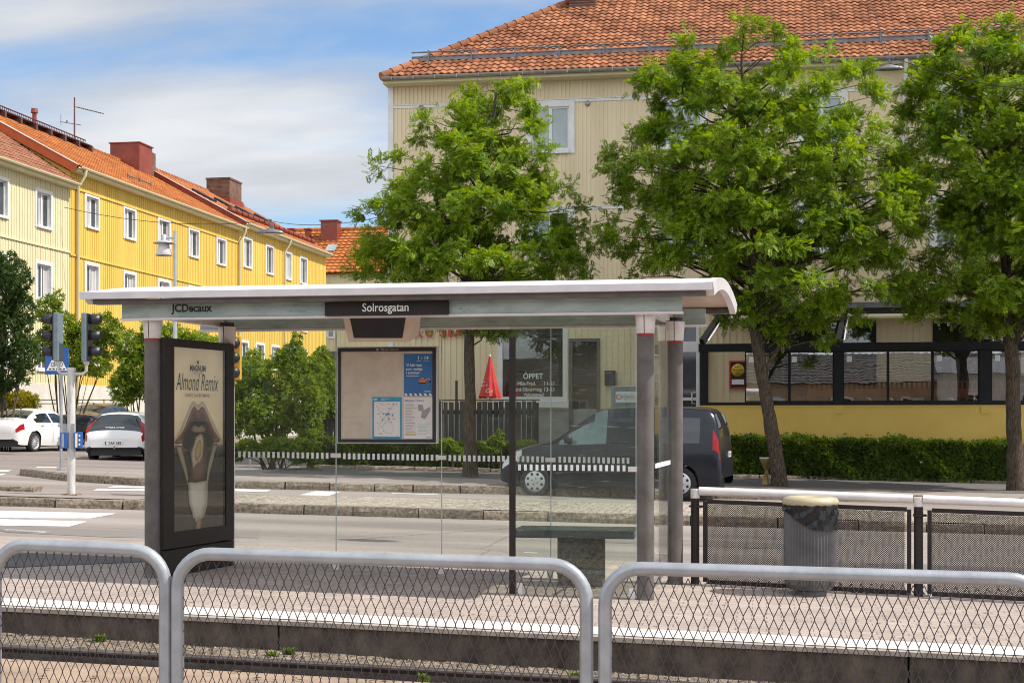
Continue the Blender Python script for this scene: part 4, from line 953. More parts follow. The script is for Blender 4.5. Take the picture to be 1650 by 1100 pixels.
for y_ in (yX(240), yX(258), yX(276)): mb.beam(Pg(y_) - V((0, 0, 0.2)), Pg(y_) + V((0, 0, .08)), 0.05, 0.05)
mb.build('snow_hook', mt['iron_grey'], ylw)
# aerial on the roof
p = pX(120, 215, E.x); t = thing('roof_aerial', (E.x, p.y, E.z - 0.2), 'thin television aerial on the ridge of the yellow house', 'aerial')
mb = MB(); zt = pX(120, 157, E.x).z; mb.cyl((E.x, p.y, E.z - .2), (E.x, p.y, zt), 0.045, 0.035, 8); mb.build('mast', mt['iron'], t)
mb = MB(); zb = pX(120, 172, E.x).z; u_ = V((0.55, 0.83, 0)); b0 = V((E.x, p.y, zb)); mb.tube([b0, b0 + u_ * 1.6 + V((0, 0, -.1))], 0.02, 6)
for k in range(14): c = b0 + u_ * (0.15 + k * .1) + V((0, 0, -.008 * k)); mb.tube([c - V((.2, -.13, 0)) * .5, c + V((.2, -.13, 0)) * .5], 0.008, 5)
zb = pX(120, 200, E.x).z; b0 = V((E.x, p.y, zb)); mb.tube([b0 - u_ * .75, b0 + u_ * .35], 0.018, 6); mb.tube([b0 - u_ * .72 - V((0, 0, .15)), b0 - u_ * .72 + V((0, 0, .35))], 0.012, 5); mb.tube([b0 - u_ * .4, b0 - u_ * .4 + V((0, 0, .12))], 0.03, 5)
mb.build('crossbar', mt['iron'], t)
# further yellow house
zc = zX(387, 359)
rw = rows([(391, 406), (428, 441), (458, 470), (483, 495)], [(zX(391, 430), zX(391, 379)), (zX(391, 430) - 2.85, zX(391, 379) - 2.85)]) + rows([(384.3 + 1.5, 400), (412, 426), (436.5, 450), (459, 472), (481, 494.5)], [(4.3, 5.75)])
yl2, E2, us2, P2 = house('far_yellow_house', 'yellow house farther down the side street with dark brick chimney and roof windows', yB + 0.02, yC, zc, rw, 'yellow_board', 'tile_or2', 28.5, 5.5, [], sheet='sheet_red', seg=0.28)
dpipe(yl2, yX(456), zc)
a = pX(348, 300, E2.x + .5).y; b = pX(392, 300, E2.x + .5).y
mb = MB(); zt = pX(348, 289, E2.x + .5).z; mb.bx(E2.x - 0.1, E2.x + 1.35, a, a + 2.0, E2.z - 1.5, zt); mb.bx(E2.x - 0.14, E2.x + 1.39, a - .04, a + 2.04, zt + .002, zt + .1); mb.build('chimney', mt['brick_dark'], yl2)
mb = MB(); mb.bx(E2.x - 0.18, E2.x + 1.43, a - .08, a + 2.12, E2.z - 1.6, E2.z - 0.35); mb.build('chimney_flashing', mt['sheet_red'], yl2)
for k in range(4):
    yy = yB + 1.5 + k * 3.2; mb = MB(); nrm = us2.cross(V((0, 1, 0))); nrm = nrm if nrm.z > 0 else -nrm
    mb.obox(P2 + us2 * 3.4 + V((0, yy - P2.y, 0)) + nrm * 0.1, us2 * 0.6, V((0, 0.45, 0)), nrm * 0.06); mb.build('roof_window', mt['black'], yl2)
mb = MB(); Pq = lambda y: P2 + us2 * 1.2 + V((0, y - P2.y, 0.2)); y_ = yB + 0.3
while y_ < yC - 0.9: mb.tube([Pq(y_), Pq(y_ + 0.72)], 0.14, 8); mb.beam(Pq(y_ + .8) - V((0, 0, .25)), Pq(y_ + .8) + V((0, 0, .12)), 0.05, 0.1); y_ += 0.86
mb.build('snow_guard', mt['sheet_red'], yl2)

# orange roofed house closing the street
Yh = 100.0; O3 = (0, Yh, 0); x0 = pY(468, 400, Yh).x - 6; x1 = pY(700, 400, Yh).x
oh = thing('orange_roofed_house', ((x0 + x1) / 2, Yh, 0), 'cream house with a bright orange tiled roof and red chimneys closing the side street', 'building')
zE3 = pY(560, 441, Yh).z; zR = pY(560, 371, Yh + 6.5).z
wh = [(pY(526, 500, Yh).x, pY(540, 500, Yh).x, pY(530, 545, Yh).z, pY(530, 518, Yh).z)]
mb = MB(); wall_holes(mb, O3, U, x0, x1, 0, zE3, wh); battens(mb, O3, U, NN, x0, x1, pY(530, 567, Yh).z, zE3, 0.4, 0.06, 0.04, wh); mb.bx(x0, x1, Yh + .3, Yh + 13, 0, zE3 - .01); mb.build('wall', mt['cream_board2'], oh)
window(oh, O3, U, NN, *wh[0], 0.12, 0.1, 0.04, 1, ('pane_pale',))
mb = MB(); wbox(mb, O3, U, NN, x0, x1, 0.045, 0.08, 0, pY(530, 566, Yh).z); mb.build('plinth', mt['steel_paint'], oh)
pr = math.atan2(zR - zE3, 6.9); us3 = V((0, math.cos(pr), math.sin(pr)))
mb = MB(); tile_roof(mb, (x0 - .3, Yh - .4, zE3 + .02), (1, 0, 0), us3, x1 - x0 + .6, lambda u: 6.9 / math.cos(pr), 0.42, 0.55, 0.09, 0.07, 3)
mb.poly([(x0 - .3, Yh - .4, zE3), (x1 + .3, Yh - .4, zE3), (x1 + .3, Yh + 6.5, zR - .03), (x0 - .3, Yh + 6.5, zR - .03)]); mb.poly([(x0 - .3, Yh + 13.4, zE3), (x1 + .3, Yh + 13.4, zE3), (x1 + .3, Yh + 6.5, zR), (x0 - .3, Yh + 6.5, zR)])
mb.poly([(x1 + .3, Yh - .4, zE3), (x1 + .3, Yh + 13.4, zE3), (x1 + .3, Yh + 6.5, zR)])
ridge_tiles(mb, (x0 - .3, Yh + 6.5, zR + .04), (x1 + .3, Yh + 6.5, zR + .04), 0.2, 0.6); mb.build('roof', mt['tile_or'], oh)
for (pa, pb_, pt_) in ((520, 546, 356), (495, 502, 369), (468, 475, 368)):
    a, b = pY(pa, 370, Yh + 5), pY(pb_, 370, Yh + 5); zt = pY(520, pt_, Yh + 5).z
    mb = MB(); mb.bx(a.x, b.x, Yh + 4.5, Yh + 4.5 + max(.5, (b.x - a.x) * .8), zR - 1.6, zt - .1); mb.bx(a.x - .08, b.x + .08, Yh + 4.4, Yh + 4.6 + max(.5, (b.x - a.x) * .8), zt - .098, zt); mb.build('chimney', mt['sheet_red'], oh)
p = pY(533, 405, Yh + 3); mb = MB(); c = V((p.x, Yh - .4, zE3)) + us3 * 4.0 + V((0, 0, .22)); mb.obox(c, V((.35, 0, 0)), us3 * .55, V((0, -math.sin(pr), math.cos(pr))) * .06); mb.build('roof_window', mt['pane_pale'], oh)

# ---------------------------------------------------------------- house across the street behind the camera (seen only as a reflection)
op = thing('opposite_house', (-2, -17, 0), 'long brown rendered house across the tracks behind the viewer, seen only reflected in glass', 'building')
mt['brown_render'] = M('brown_render', (0.46, 0.31, 0.19), (0.36, 0.24, 0.15), 1.0, 0.85); mt['tile_dark'] = M('dark_tile', (0.06, 0.05, 0.047), (0.035, 0.03, 0.028), 2.0, 0.7, island=.2)
mb = MB(); mb.bx(-42, 38, -26, -17, -0.6, 3.8); mb.build('wall', mt['brown_render'], op)
mb = MB(); tile_roof(mb, (38.5, -16.5, 3.8), (-1, 0, 0), V((0, -math.cos(rad(22)), math.sin(rad(22)))), 81, lambda u: 5.4, 0.42, 0.5, 0.06, 0.04, 3)
mb.poly([(-42.5, -16.5, 3.77), (38.5, -16.5, 3.77), (38.5, -21.5, 5.79), (-42.5, -21.5, 5.79)]); mb.poly([(-42.5, -26.5, 3.77), (38.5, -26.5, 3.77), (38.5, -21.5, 5.8), (-42.5, -21.5, 5.8)]); mb.build('roof', mt['tile_dark'], op)
for i in range(18):
    x_ = -39 + i * 4.3; window(op, (0, -17, 0), (1, 0, 0), (0, 1, 0), x_, x_ + 1.4, 1.5, 2.9, 0.1, 0.02, 0.04, 2)

hl = thing('pale_hall', (19, -13, 0), 'pale plastered hall across the tracks behind the viewer, seen only reflected in glass', 'building')
mb = MB(); mb.bx(10.4, 32, -16.4, -13, -0.8, 4.3); mb.build('wall', mt['plinth'], hl)
mb = MB(); mb.prism([(10.0, -12.6, 4.31), (10.0, -16.8, 4.31), (10.0, -14.7, 5.3)], (22.4, 0, 0)); mb.build('roof', mt['iron_grey'], hl)
for i in range(6): window(hl, (0, -13, 0), (1, 0, 0), (0, 1, 0), 11.5 + i * 3.3, 12.9 + i * 3.3, 1.6, 3.1, 0.1, 0.02, 0.04, 2)
# ================================================================ BUS SHELTER
YS = 13.02; YR = 14.33
sh = thing('bus_shelter', (pY(640, 930, YS).x, YS, Zp(-3.4)), 'glass bus shelter with arched white roof and grey round posts on the platform', 'bus shelter')
zcap = pY(246, 513, YS).z
for (px, Y) in ((246, YS), (366, YR), (1040, YS), (1088, YR)):
    x = pY(px, 900, Y).x; r = 0.075; g = Zp(x)
    mb = MB(); mb.lathe((x, Y, 0), [(r, g - 0.02), (r, zcap - 0.215)], 24); mb.lathe((x, Y, 0), [(r + 0.004, g), (r + 0.004, g + 0.02), (r, g + 0.03)], 24)
    po = mb.build('post', mt['steel_paint'], sh)
    mb = MB(); mb.lathe((x, Y, 0), [(r - 0.004, zcap - 0.216), (r + 0.002, zcap - 0.208), (r + 0.002, zcap - 0.196), (r - 0.004, zcap - 0.192)], 24); mb.build('gasket', mt['red_ring'], po)
    mb = MB()
    for k in range(2):                         # two half shells with a dark seam
        vs = []; n = 12
        for (rr, z) in ((r * 0.98, zcap - 0.19), (r * 1.06, zcap - 0.186), (r * 1.26, zcap - 0.015), (r * 1.2, zcap)):
            for i in range(n + 1):
                a = rad(-93) + k * math.pi + rad(2.5) + (math.pi - rad(5)) * i / n
                vs.append((x + rr * math.cos(a), Y + rr * math.sin(a), z))
        mb.add(vs, [(q * (n + 1) + i, q * (n + 1) + i + 1, (q + 1) * (n + 1) + i + 1, (q + 1) * (n + 1) + i) for q in range(3) for i in range(n)], 0, True)
    mb.build('capital', mt['cap_alu'], po)
    mb = MB(); mb.cyl((x, Y, zcap - 0.2), (x, Y, zcap + 0.04), r * 0.95, n=16); mb.build('bolt', mt['black'], po)
# roof: an arched sheet with a skewed plan
rF, rB = 12.62, 14.95
zl0 = pY(640, 474, rF).z; zl1 = pY(640, 463, rF).z; zcr = pY(1165, 447.5, 13.6).z
xl = pY(128, 478, rF).x; xr_ = pY(1148, 474, rF).x
SK = 0.07
prof = []; NP = 18
for i in range(NP + 1):
    t = i / NP; y = lerp(rF, rB, t)
    prof.append((y, zl1 + (zcr - zl1) * math.sin(math.pi * t) ** 0.85 - 0.02 * t))
und = [(y, z - (0.055 if 0 < i < NP else 0.05) - 0.0 * i) for i, (y, z) in enumerate(prof)]
def rv(y, z, x): return (x + SK * (y - rF), y, z)
mb = MB(); n = NP + 1
def roofx(side, y):      # the left end is tapered at the top
    t = (y - rF) / (rB - rF)
    return (xl + 0.42 * math.sin(math.pi * t) ** 0.7) if side == 0 else xr_
top = [rv(y, z, roofx(0, y)) for y, z in prof] + [rv(y, z, roofx(1, y)) for y, z in prof]
mb.add(top, [(i, i + 1, n + i + 1, n + i) for i in range(n - 1)], 0, True)
lip = [rv(prof[0][0], prof[0][1], xl), rv(prof[0][0], prof[0][1], xr_), rv(rF, zl0, xr_), rv(rF, zl0, xl), rv(rF + 0.03, zl0, xl), rv(rF + 0.03, zl0, xr_)]
mb.add(lip, [(0, 1, 2, 3), (3, 2, 5, 4)], 0)
mb.add([rv(rB, prof[-1][1], xl), rv(rB, prof[-1][1], xr_), rv(rB, zl0 - .03, xr_), rv(rB, zl0 - .03, xl)], [(3, 2, 1, 0)], 0)
roof = mb.build('roof', mt['roof_white'], sh)
mb = MB()
un = [rv(y, z, roofx(0, y) + 0.01) for y, z in und] + [rv(y, z, xr_ - 0.012) for y, z in und]
mb.add(un, [(i, n + i, n + i + 1, i + 1) for i in range(n - 1)], 0, True)
mb.build('ceiling', mt['roof_under'], roof)
# end rims: thick curved bands closing the roof at both ends
for side, xx in ((1, xr_), (0, xl)):
    mb = MB(); a = [rv(y, z + 0.004, roofx(side, y)) for y, z in prof]
    b = [rv(lerp(y, (rF + rB) / 2, 0.13), z - 0.10, roofx(side, y)) for i, (y, z) in enumerate(prof)]
    w_ = V((-0.06 if side else 0.06, 0, 0))
    for i in range(NP):
        q = [V(a[i]), V(a[i + 1]), V(b[i + 1]), V(b[i])]; e = V((0.002 if side else -0.002, 0, 0))
        q = [p + e for p in q]; r_ = [p + w_ for p in q]
        mb.add(q + r_, [(0, 1, 2, 3), (7, 6, 5, 4), (3, 2, 6, 7), (0, 4, 5, 1)], 0)
    for i in (0, NP): mb.poly([V(a[i]), V(b[i]), V(b[i]) + w_, V(a[i]) + w_])
    mb.build('end_rim', mt['roof_white'], roof)
mb = MB()   # brown rails below both eaves
p0 = pY(640, 484, 12.72).z
for yy in (12.68, rB - 0.12): mb.add([rv(yy, zl0 - .002, xl + .1), rv(yy, zl0 - .002, xr_ - .07), rv(yy + .09, zl0 - .002, xr_ - .07), rv(yy + .09, zl0 - .002, xl + .1), rv(yy, p0, xl + .1), rv(yy, p0, xr_ - .07), rv(yy + .09, p0, xr_ - .07), rv(yy + .09, p0, xl + .1)], [(0, 1, 2, 3), (4, 7, 6, 5), (0, 4, 5, 1), (1, 5, 6, 2), (2, 6, 7, 3), (3, 7, 4, 0)])
mb.build('eave_rail', mt['steel_paint'], roof)
# fascias
YFa = 12.86
fz0, fz1 = pY(640, 507, YFa).z, pY(640, 484.5, YFa).z
fx0, fx1 = pY(196, 500, YFa).x, pY(1099, 500, YFa).x
mb = MB(); mb.bx(fx0, fx1, YFa, YFa + 0.06, fz0, fz1); fa = mb.build('front_fascia', mt['fascia'], sh, bevel=0.004)
mb = MB(); mb.bx(fx0 - .01, fx1 + .01, YFa - 0.012, YFa + 0.07, fz0 - 0.022, fz0 - 0.001); mb.build('trim_strip', mt['cap_alu'], fa)
mb = MB(); p = pY(276, 502.5, YFa); q = pY(342, 502.5, YFa); mb.text('JCDecaux', (p.x, YFa - 0.003, p.z), (1, 0, 0), (0, 0, 1), 0.072, 0, 'L', width=q.x - p.x, bold=0.03); mb.build('lettering', mt['ink'], fa)
# faded scraping marks on the fascia
mt['smudge'] = M('fascia_smudge', (0.10, 0.21, 0.22), (0.22, 0.32, 0.32), 30, 0.5)
mb = MB(); rr = random.Random(4)
for px in (452, 458, 465, 471, 478, 484, 490, 740, 746, 752): 
    p = pY(px, rr.uniform(490, 504), YFa); w_ = rr.uniform(.015, .04); h_ = rr.uniform(.006, .014); mb.poly([(p.x, YFa - .002, p.z), (p.x + w_, YFa - .002, p.z + .003), (p.x + w_ * .9, YFa - .002, p.z + h_), (p.x + .004, YFa - .002, p.z + h_ * .8)])
mb.build('worn_print', mt['smudge'], fa)
YFb = 14.5
bz0, bz1 = pY(1110, 522.5, YFb).z, pY(1110, 497, YFb).z
bx0, bx1 = fx0 + SK * (YFb - YFa), pY(1137, 510, YFb).x
mb = MB(); mb.bx(bx0, bx1, YFb, YFb + 0.06, bz0, bz1); fb_ = mb.build('rear_fascia', mt['fascia'], sh, bevel=0.004)
mb = MB(); mb.bx(bx0 - .01, bx1 + .01, YFb - 0.012, YFb + 0.07, bz0 - 0.022, bz0 - 0.001); mb.build('trim_strip', mt['cap_alu'], fb_)
for xa in (pY(246, 600, YS).x, pY(1040, 600, YS).x):
    mb = MB(); mb.beam((xa - .01, YS - 0.08, zcap + 0.045), (xa + SK * 1.5, YFb - 0.014, zcap + 0.045), 0.09, 0.08); mb.build('cross_beam', mt['cap_alu'], sh)
# stop name sign
mb = MB(); a, b = pY(523, 509, 12.80), pY(722, 484, 12.80); mb.bx(a.x, b.x, 12.80, YFa - 0.013, a.z, b.z); ns = mb.build('name_sign', mt['steel_dark'], sh, bevel=0.004)
mb = MB(); p = pY(584, 501.8, 12.80); q = pY(658.5, 500, 12.80); mb.text('Solrosgatan', (p.x, 12.797, p.z), (1, 0, 0), (0, 0, 1), 0.075, 0, 'L', width=q.x - p.x, bold=0.012); mb.build('lettering', mt['white'], ns)
# tilted passenger display
Yd = 13.2
def dsp(px, py, y): return pY(px, py, y)
A, B, C_, D_ = dsp(552, 510, Yd), dsp(667, 510, Yd), dsp(658, 551, Yd + 0.2), dsp(561, 551, Yd + 0.2)
nrm = (B - A).cross(D_ - A).normalized(); nrm = nrm if nrm.y > 0 else -nrm
mb = MB(); back = nrm * 0.12 + V((0, 0.02, 0.0)); vs = [A, B, C_, D_, A + back, B + back + V((.05, 0, 0)), C_ + back * .8 + V((.08, 0, 0)), D_ + back * .8]
mb.add(vs, [(0, 1, 2, 3), (7, 6, 5, 4), (0, 4, 5, 1), (1, 5, 6, 2), (2, 6, 7, 3), (3, 7, 4, 0)], 0); ds = mb.build('display', mt['roof_under'], sh, bevel=0.006)
def inn(u, v): return lerp(lerp(A, B, u), lerp(D_, C_, u), v)
mt['screen'] = M('dark_screen', (0.03, 0.028, 0.03), (0.02, 0.018, 0.02), 3, 0.12, spec=0.6)
mb = MB(); mb.poly([p - nrm * 0.004 for p in (inn(.10, .02), inn(.89, .02), inn(.89, .83), inn(.11, .83))]); mb.build('screen', mt['screen'], ds)
# glazing
gz0 = 0.16
mt['edge_pale'] = M('pale_glass_edge', (0.50, 0.56, 0.52), (0.40, 0.46, 0.43), 5, 0.3)
def pane(px0, px1, Y, z0, z1, mat, name):
    a, b = pY(px0, 700, Y).x, pY(px1, 700, Y).x
    mb = MB(); mb.bx(a + .004, b - .004, Y - 0.004, Y + 0.004, z0, z1)
    return mb.build(name, mt[mat], sh), a, b
def strip(parent, px0, px1, Y, py0, py1, hpx, pitch, wpx):
    mb = MB(); px = px0
    while px < px1:
        py = lerp(py0, py1, (px - px0) / (px1 - px0)); a, b = pY(px, py + hpx / 2, Y), pY(px + wpx, py - hpx / 2, Y)
        mb.poly([(a.x, Y - .0055, a.z), (b.x, Y - .0055, a.z), (b.x, Y - .0055, b.z), (a.x, Y - .0055, b.z)]); px += pitch
    o = mb.build('visibility_strip', mt['decal'], parent); return o
def clampb(parent, px, py, Y, w_=8, h_=3.6):
    a, b = pY(px - w_, py + h_, Y), pY(px + w_, py - h_, Y); mb = MB(); mb.bx(a.x, b.x, Y - .014, Y + .014, a.z, b.z); mb.build('glass_clamp', mt['cap_alu'], parent, bevel=0.003)
for (a, b, s0, s1, y0, y1) in ((378, 541, 384, 533, 731.5, 734), (541, 711, 553, 703, 734.5, 737), (711, 887, 723, 880, 737.5, 739.8), (887, 1074, 900, 1010, 740, 741.8)):
    g, xa, xb = pane(a, b, YR, gz0, 2.49, 'glass_shelter', 'back_glass')
    strip(g, s0, s1, YR, y0, y1, 9.5, 7.85, 4.2)
    mb = MB()
    for ex in (xa + .004, ) if a > 378 else (): mb.bx(ex - .0045, ex + .0045, YR - .0048, YR + .0048, gz0, 2.49)
    if mb.v: mb.build('glass_edge', mt['edge_pale'], g)
    if a > 378: clampb(g, a, lerp(733.5, 740.5, (a - 541) / 346), YR)
    mb = MB(); p = pY(b if b < 1000 else 1060, 908, YR); mb.bx(p.x - .03, p.x + .03, YR - .018, YR + .018, Zp(p.x), gz0 + .06); mb.build('glass_foot', mt['cap_alu'], g)
g, xa, xb = pane(822, 1026, YS - 0.005, Zp(-1.7) + 0.03, 2.50, 'glass_front', 'front_glass')
strip(g, 835, 1008, YS - .005, 752.5, 754, 9.6, 9.35, 4.6); clampb(g, 1020, 755.5, YS - .005, 8, 4.2)
mb = MB(); mb.bx(xb - .009, xb - .002, YS - .0105, YS + .0005, Zp(xb) + .03, 2.5); mb.build('glass_edge', mt['edge_pale'], g)
for px in (838, 1019): mb = MB(); p = pY(px, 950, YS); mb.bx(p.x - .025, p.x + .025, YS - .03, YS + .018, Zp(p.x), Zp(p.x) + .1); mb.build('glass_foot', mt['cap_alu'], g)
mb = MB(); a, b = pY(820.5, 543, YS - .03), pY(830.5, 543, YS - .03); mb.bx(a.x, b.x, YS - .035, YS - 0.012, Zp(a.x), a.z); mb.build('wind_screen_bar', mt['steel_dark'], g, bevel=0.003)
# side glass between the right hand posts
A = V((pY(1050, 700, YS).x + .02, YS + .08, 0)); B = V((pY(1083, 700, YR).x - 0.02, YR - .06, 0))
mb = MB(); mb.obox(V(((A.x + B.x) / 2, (A.y + B.y) / 2, (0.12 + 2.45) / 2)), (B - A) / 2, V((0.004, -0.0006, 0)), V((0, 0, 1.165))); sg = mb.build('side_glass', mt['glass_shelter'], sh)
mb = MB(); za, zb = pY(1055, 754, YS).z, pY(1055, 748, YS).z; mb.obox(V(((A.x + B.x) / 2 + .006, (A.y + B.y) / 2, (za + zb) / 2)), (B - A) / 2, V((0.003, 0, 0)), V((0, 0, (zb - za) * .62))); mb.build('visibility_strip', mt['decal'], sg)

# ---------------------------------------------------------------- bench
bt = thing('shelter_bench', (pY(930, 900, 14.0).x, 13.9, Zp(-2)), 'dark green bench slab on a stone base behind the scratched glass', 'bench')
mt['bench_top'] = M('dark_green_bench', (0.035, 0.06, 0.06), (0.02, 0.035, 0.035), 3, 0.22, spec=0.6)
mt['bench_stone'] = M('rough_dark_stone', (0.17, 0.15, 0.125), (0.05, 0.045, 0.04), 25, 0.9, 0.8, 50, detail=8)
a, b = pY(829, 848, 13.7), pY(1023, 848, 13.7); zt = pY(930, 849, 13.95).z
mb = MB(); mb.bx(a.x, b.x, 13.66, 14.12, zt - 0.085, zt); mb.build('seat', mt['bench_top'], bt, bevel=0.012)
a, b = pY(898, 890, 13.78), pY(971, 890, 13.78)
mb = MB(); mb.bx(a.x, b.x, 13.78, 14.02, Zp(a.x), zt - 0.086); mb.build('base', mt['bench_stone'], bt, bevel=0.008)

# ---------------------------------------------------------------- timetable board
Yi = YR - 0.075
ib = thing('information_board', (pY(624, 640, Yi).x, Yi, pY(624, 714, Yi).z), 'black framed notice board with a blue poster and route map on the back glass', 'notice board')
a, b = pY(543, 714, Yi), pY(704.5, 557.5, Yi)
mb = MB(); mb.bx(a.x, b.x, Yi, YR - 0.006, a.z, b.z); mb.build('case', mt['cap_alu'], ib, bevel=0.004)
def ipt(u, v, k=0.0): return V((lerp(a.x, b.x, u), Yi - k, lerp(b.z, a.z, v)))
def ibox(mb, u0, u1, v0, v1, d0, d1, mi=0): p, q = ipt(u0, v1), ipt(u1, v0); mb.bx(p.x, q.x, Yi - d1, Yi - d0, p.z, q.z, mi)
mb = MB()
for q in ((.012, .04, .012, .988), (.955, .988, .012, .988), (.0405, .9545, .012, .05), (.0405, .9545, .955, .988)): ibox(mb, q[0], q[1], q[2], q[3], .0005, .014)
mb.build('frame', mt['black'], ib)
mt['paper_old'] = M('faded_paper', (0.62, 0.54, 0.44), (0.46, 0.385, 0.30), 4, 0.7, 0.9, 9, detail=8, lo=0.25, hi=0.6)
mt['paper'] = M('poster_paper', (0.74, 0.71, 0.68), (0.68, 0.65, 0.62), 6, 0.5)
mt['poster_blue'] = M('poster_blue', (0.025, 0.15, 0.40), (0.02, 0.125, 0.34), 6, 0.4)
mt['poster_cyan'] = M('poster_cyan', (0.03, 0.30, 0.50), None, 6, 0.4)
mt['orange'] = M('orange_paint', (0.75, 0.19, 0.02), None, 6, 0.5)
mt['print_grey'] = M('grey_print', (0.34, 0.34, 0.36), None, 6, 0.6)
mt['print_yellow'] = M('yellow_print', (0.60, 0.50, 0.16), None, 6, 0.6)
mt['print_pale_blue'] = M('pale_blue_print', (0.42, 0.55, 0.57), None, 6, 0.6)
rr = random.Random(9)
def crumpled(u0, u1, v0, v1, name='old_paper'):
    mb = MB(); nx, ny = 14, 14; vs = []
    ph = [(rr.uniform(2, 9), rr.uniform(2, 9), rr.uniform(0, 6)) for _ in range(4)]
    for j in range(ny + 1):
        for i in range(nx + 1):
            u, v = i / nx, j / ny; edge = min(1, 8 * min(u, 1 - u, v, 1 - v))
            d = 0.002 + 0.005 * edge * (1 + sum(math.sin(p[0] * u + p[1] * v * 1.3 + p[2]) for p in ph) / 4)
            vs.append(ipt(lerp(u0, u1, u), lerp(v0, v1, v), d))
    mb.add(vs, [(j * (nx + 1) + i, j * (nx + 1) + i + 1, (j + 1) * (nx + 1) + i + 1, (j + 1) * (nx + 1) + i) for j in range(ny) for i in range(nx)], 0, True)
    return mb.build(name, mt['paper_old'], ib)
crumpled(.042, .345, .052, .50); crumpled(.347, .655, .052, .518); crumpled(.042, .345, .502, .735); crumpled(.042, .345, .737, .953)
mb = MB(); ibox(mb, .656, .954, .052, .953, .0005, .003); mb.build('backing_sheet', mt['paper_old'], ib)
P = 0.0035
def itext(mb, t, u, v, h, mi, al='L', bold=0.0, width=None, k=0.0072): mb.text(t, ipt(u, v, k), (1, 0, 0), (0, 0, 1), h, mi, al, bold=bold, width=width)
# blue summer notice
mb = MB(); ibox(mb, .672, .954, .078, .51, P, .0062, 0); bp_ = mb.build('blue_poster', [mt['poster_blue']], ib)
mb = MB(); itext(mb, '1 - 14', .915, .135, 0.034, 0, 'R', .02); itext(mb, 'Vi kör inte', .695, .205, 0.026, 0, 'L', .015); itext(mb, 'som vanligt', .695, .245, 0.026, 0, 'L', .015); itext(mb, 'i sommar.', .695, .283, 0.026, 0, 'L', .015)
ibox(mb, .80, .84, .148, .151, .0066, .0071); ibox(mb, .865, .92, .148, .151, .0066, .0071); ibox(mb, .695, .82, .302, .306, .0066, .0071)
itext(mb, 'Västtrafik', .935, .468, 0.012, 0, 'R', .02)
for k in range(6):
    u = .675 + k * .048
    mb.poly([ipt(u, .484, .0068), ipt(u + .022, .484, .0068), ipt(u + .034, .508, .0068), ipt(u + .012, .508, .0068)])
mb.build('lettering', mt['white'], bp_)
mb = MB()      # small excavator picture
ibox(mb, .82, .885, .345, .372, .0066, .007, 0); ibox(mb, .845, .872, .322, .3455, .0066, .007, 0); ibox(mb, .815, .89, .3725, .384, .0066, .007, 1)
mb.poly([ipt(.885, .35, .0068), ipt(.905, .318, .0068), ipt(.915, .322, .0068), ipt(.893, .358, .0068)], 0); mb.poly([ipt(.905, .318, .0068), ipt(.932, .345, .0068), ipt(.926, .352, .0068), ipt(.90, .326, .0068)], 0); mb.poly([ipt(.922, .352, .0068), ipt(.942, .352, .0068), ipt(.938, .378, .0068), ipt(.918, .37, .0068)], 1)
mb.build('excavator_picture', [mt['orange'], mt['ink']], bp_)
# route map
mb = MB(); ibox(mb, .358, .648, .522, .95, P, .0085, 0); mp_ = mb.build('route_map', [mt['poster_cyan']], ib)
mb = MB(); ibox(mb, .376, .634, .568, .928, .0087, .0092); mb.build('map_sheet', mt['paper'], mp_)
mb = MB(); itext(mb, '000', .37, .553, 0.018, 0, 'L', .03, k=.0095); itext(mb, 'Linjekarta spårvagn', .445, .540, 0.009, 0, 'L', .02, k=.0095); itext(mb, 'Göteborg', .445, .555, 0.009, 0, 'L', .02, k=.0095); mb.build('lettering', mt['white'], mp_)
mb = MB()
def mline(pts, w_, mi): 
    for p, q in zip(pts[:-1], pts[1:]): mb.beam(ipt(p[0], p[1], .0097), ipt(q[0], q[1], .0097), w_, .0006, mi, up=(0, 1, 0))
mline([(.40, .60), (.43, .67), (.50, .70), (.57, .60), (.61, .58)], .0035, 0); mline([(.42, .86), (.43, .80), (.50, .70), (.55, .69)], .0035, 0); mline([(.47, .88), (.46, .82), (.53, .75), (.50, .70)], .003, 0); mline([(.57, .60), (.57, .575)], .003, 0); mline([(.50, .70), (.545, .71), (.57, .72)], .003, 0); mline([(.53, .75), (.57, .83), (.55, .90), (.48, .88)], .002, 0)
for (u, v, s) in ((.50, .70, .011), (.47, .695, .008), (.52, .695, .011), (.56, .71, .008), (.46, .755, .008), (.525, .745, .008)): mb.lathe(ipt(u, v, .0098), [(0, .001), (s, .001), (s, 0)], 10, 1, axis=(0, -1, 0))
for k in range(26): p = (rr.uniform(.385, .60), rr.uniform(.58, .91)); ibox(mb, p[0], p[0] + rr.uniform(.01, .03), p[1], p[1] + .006, .0094, .0096, 0)
mb.build('map_lines', [mt['print_grey'], mt['poster_cyan']], mp_)
# ticket information sheet
mb = MB(); ibox(mb, .672, .954, .525, .95, P, .0062); ts = mb.build('ticket_sheet', mt['paper'], ib)
mb = MB(); itext(mb, 'Biljetter/Tickets.', .685, .567, 0.021, 2, 'L', .012)
for k in range(20): v = .585 + k * .0155; ibox(mb, .685, .685 + rr.uniform(.06, .115), v, v + .005, .0064, .007, 0)
for k in range(8): v = .80 + k * .014; ibox(mb, .81, .81 + rr.uniform(.08, .12), v, v + .005, .0064, .007, 3)
ibox(mb, .685, .795, .895, .915, .0071, .0076, 1)
mb.poly([ipt(.81, .60, .0068), ipt(.86, .60, .0068), ipt(.87, .655, .0068), ipt(.93, .62, .0068), ipt(.935, .66, .0068), ipt(.88, .75, .0068), ipt(.84, .73, .0068), ipt(.85, .67, .0068), ipt(.815, .66, .0068)], 0)
itext(mb, 'Västtrafik', .945, .94, 0.010, 2, 'R', .02)
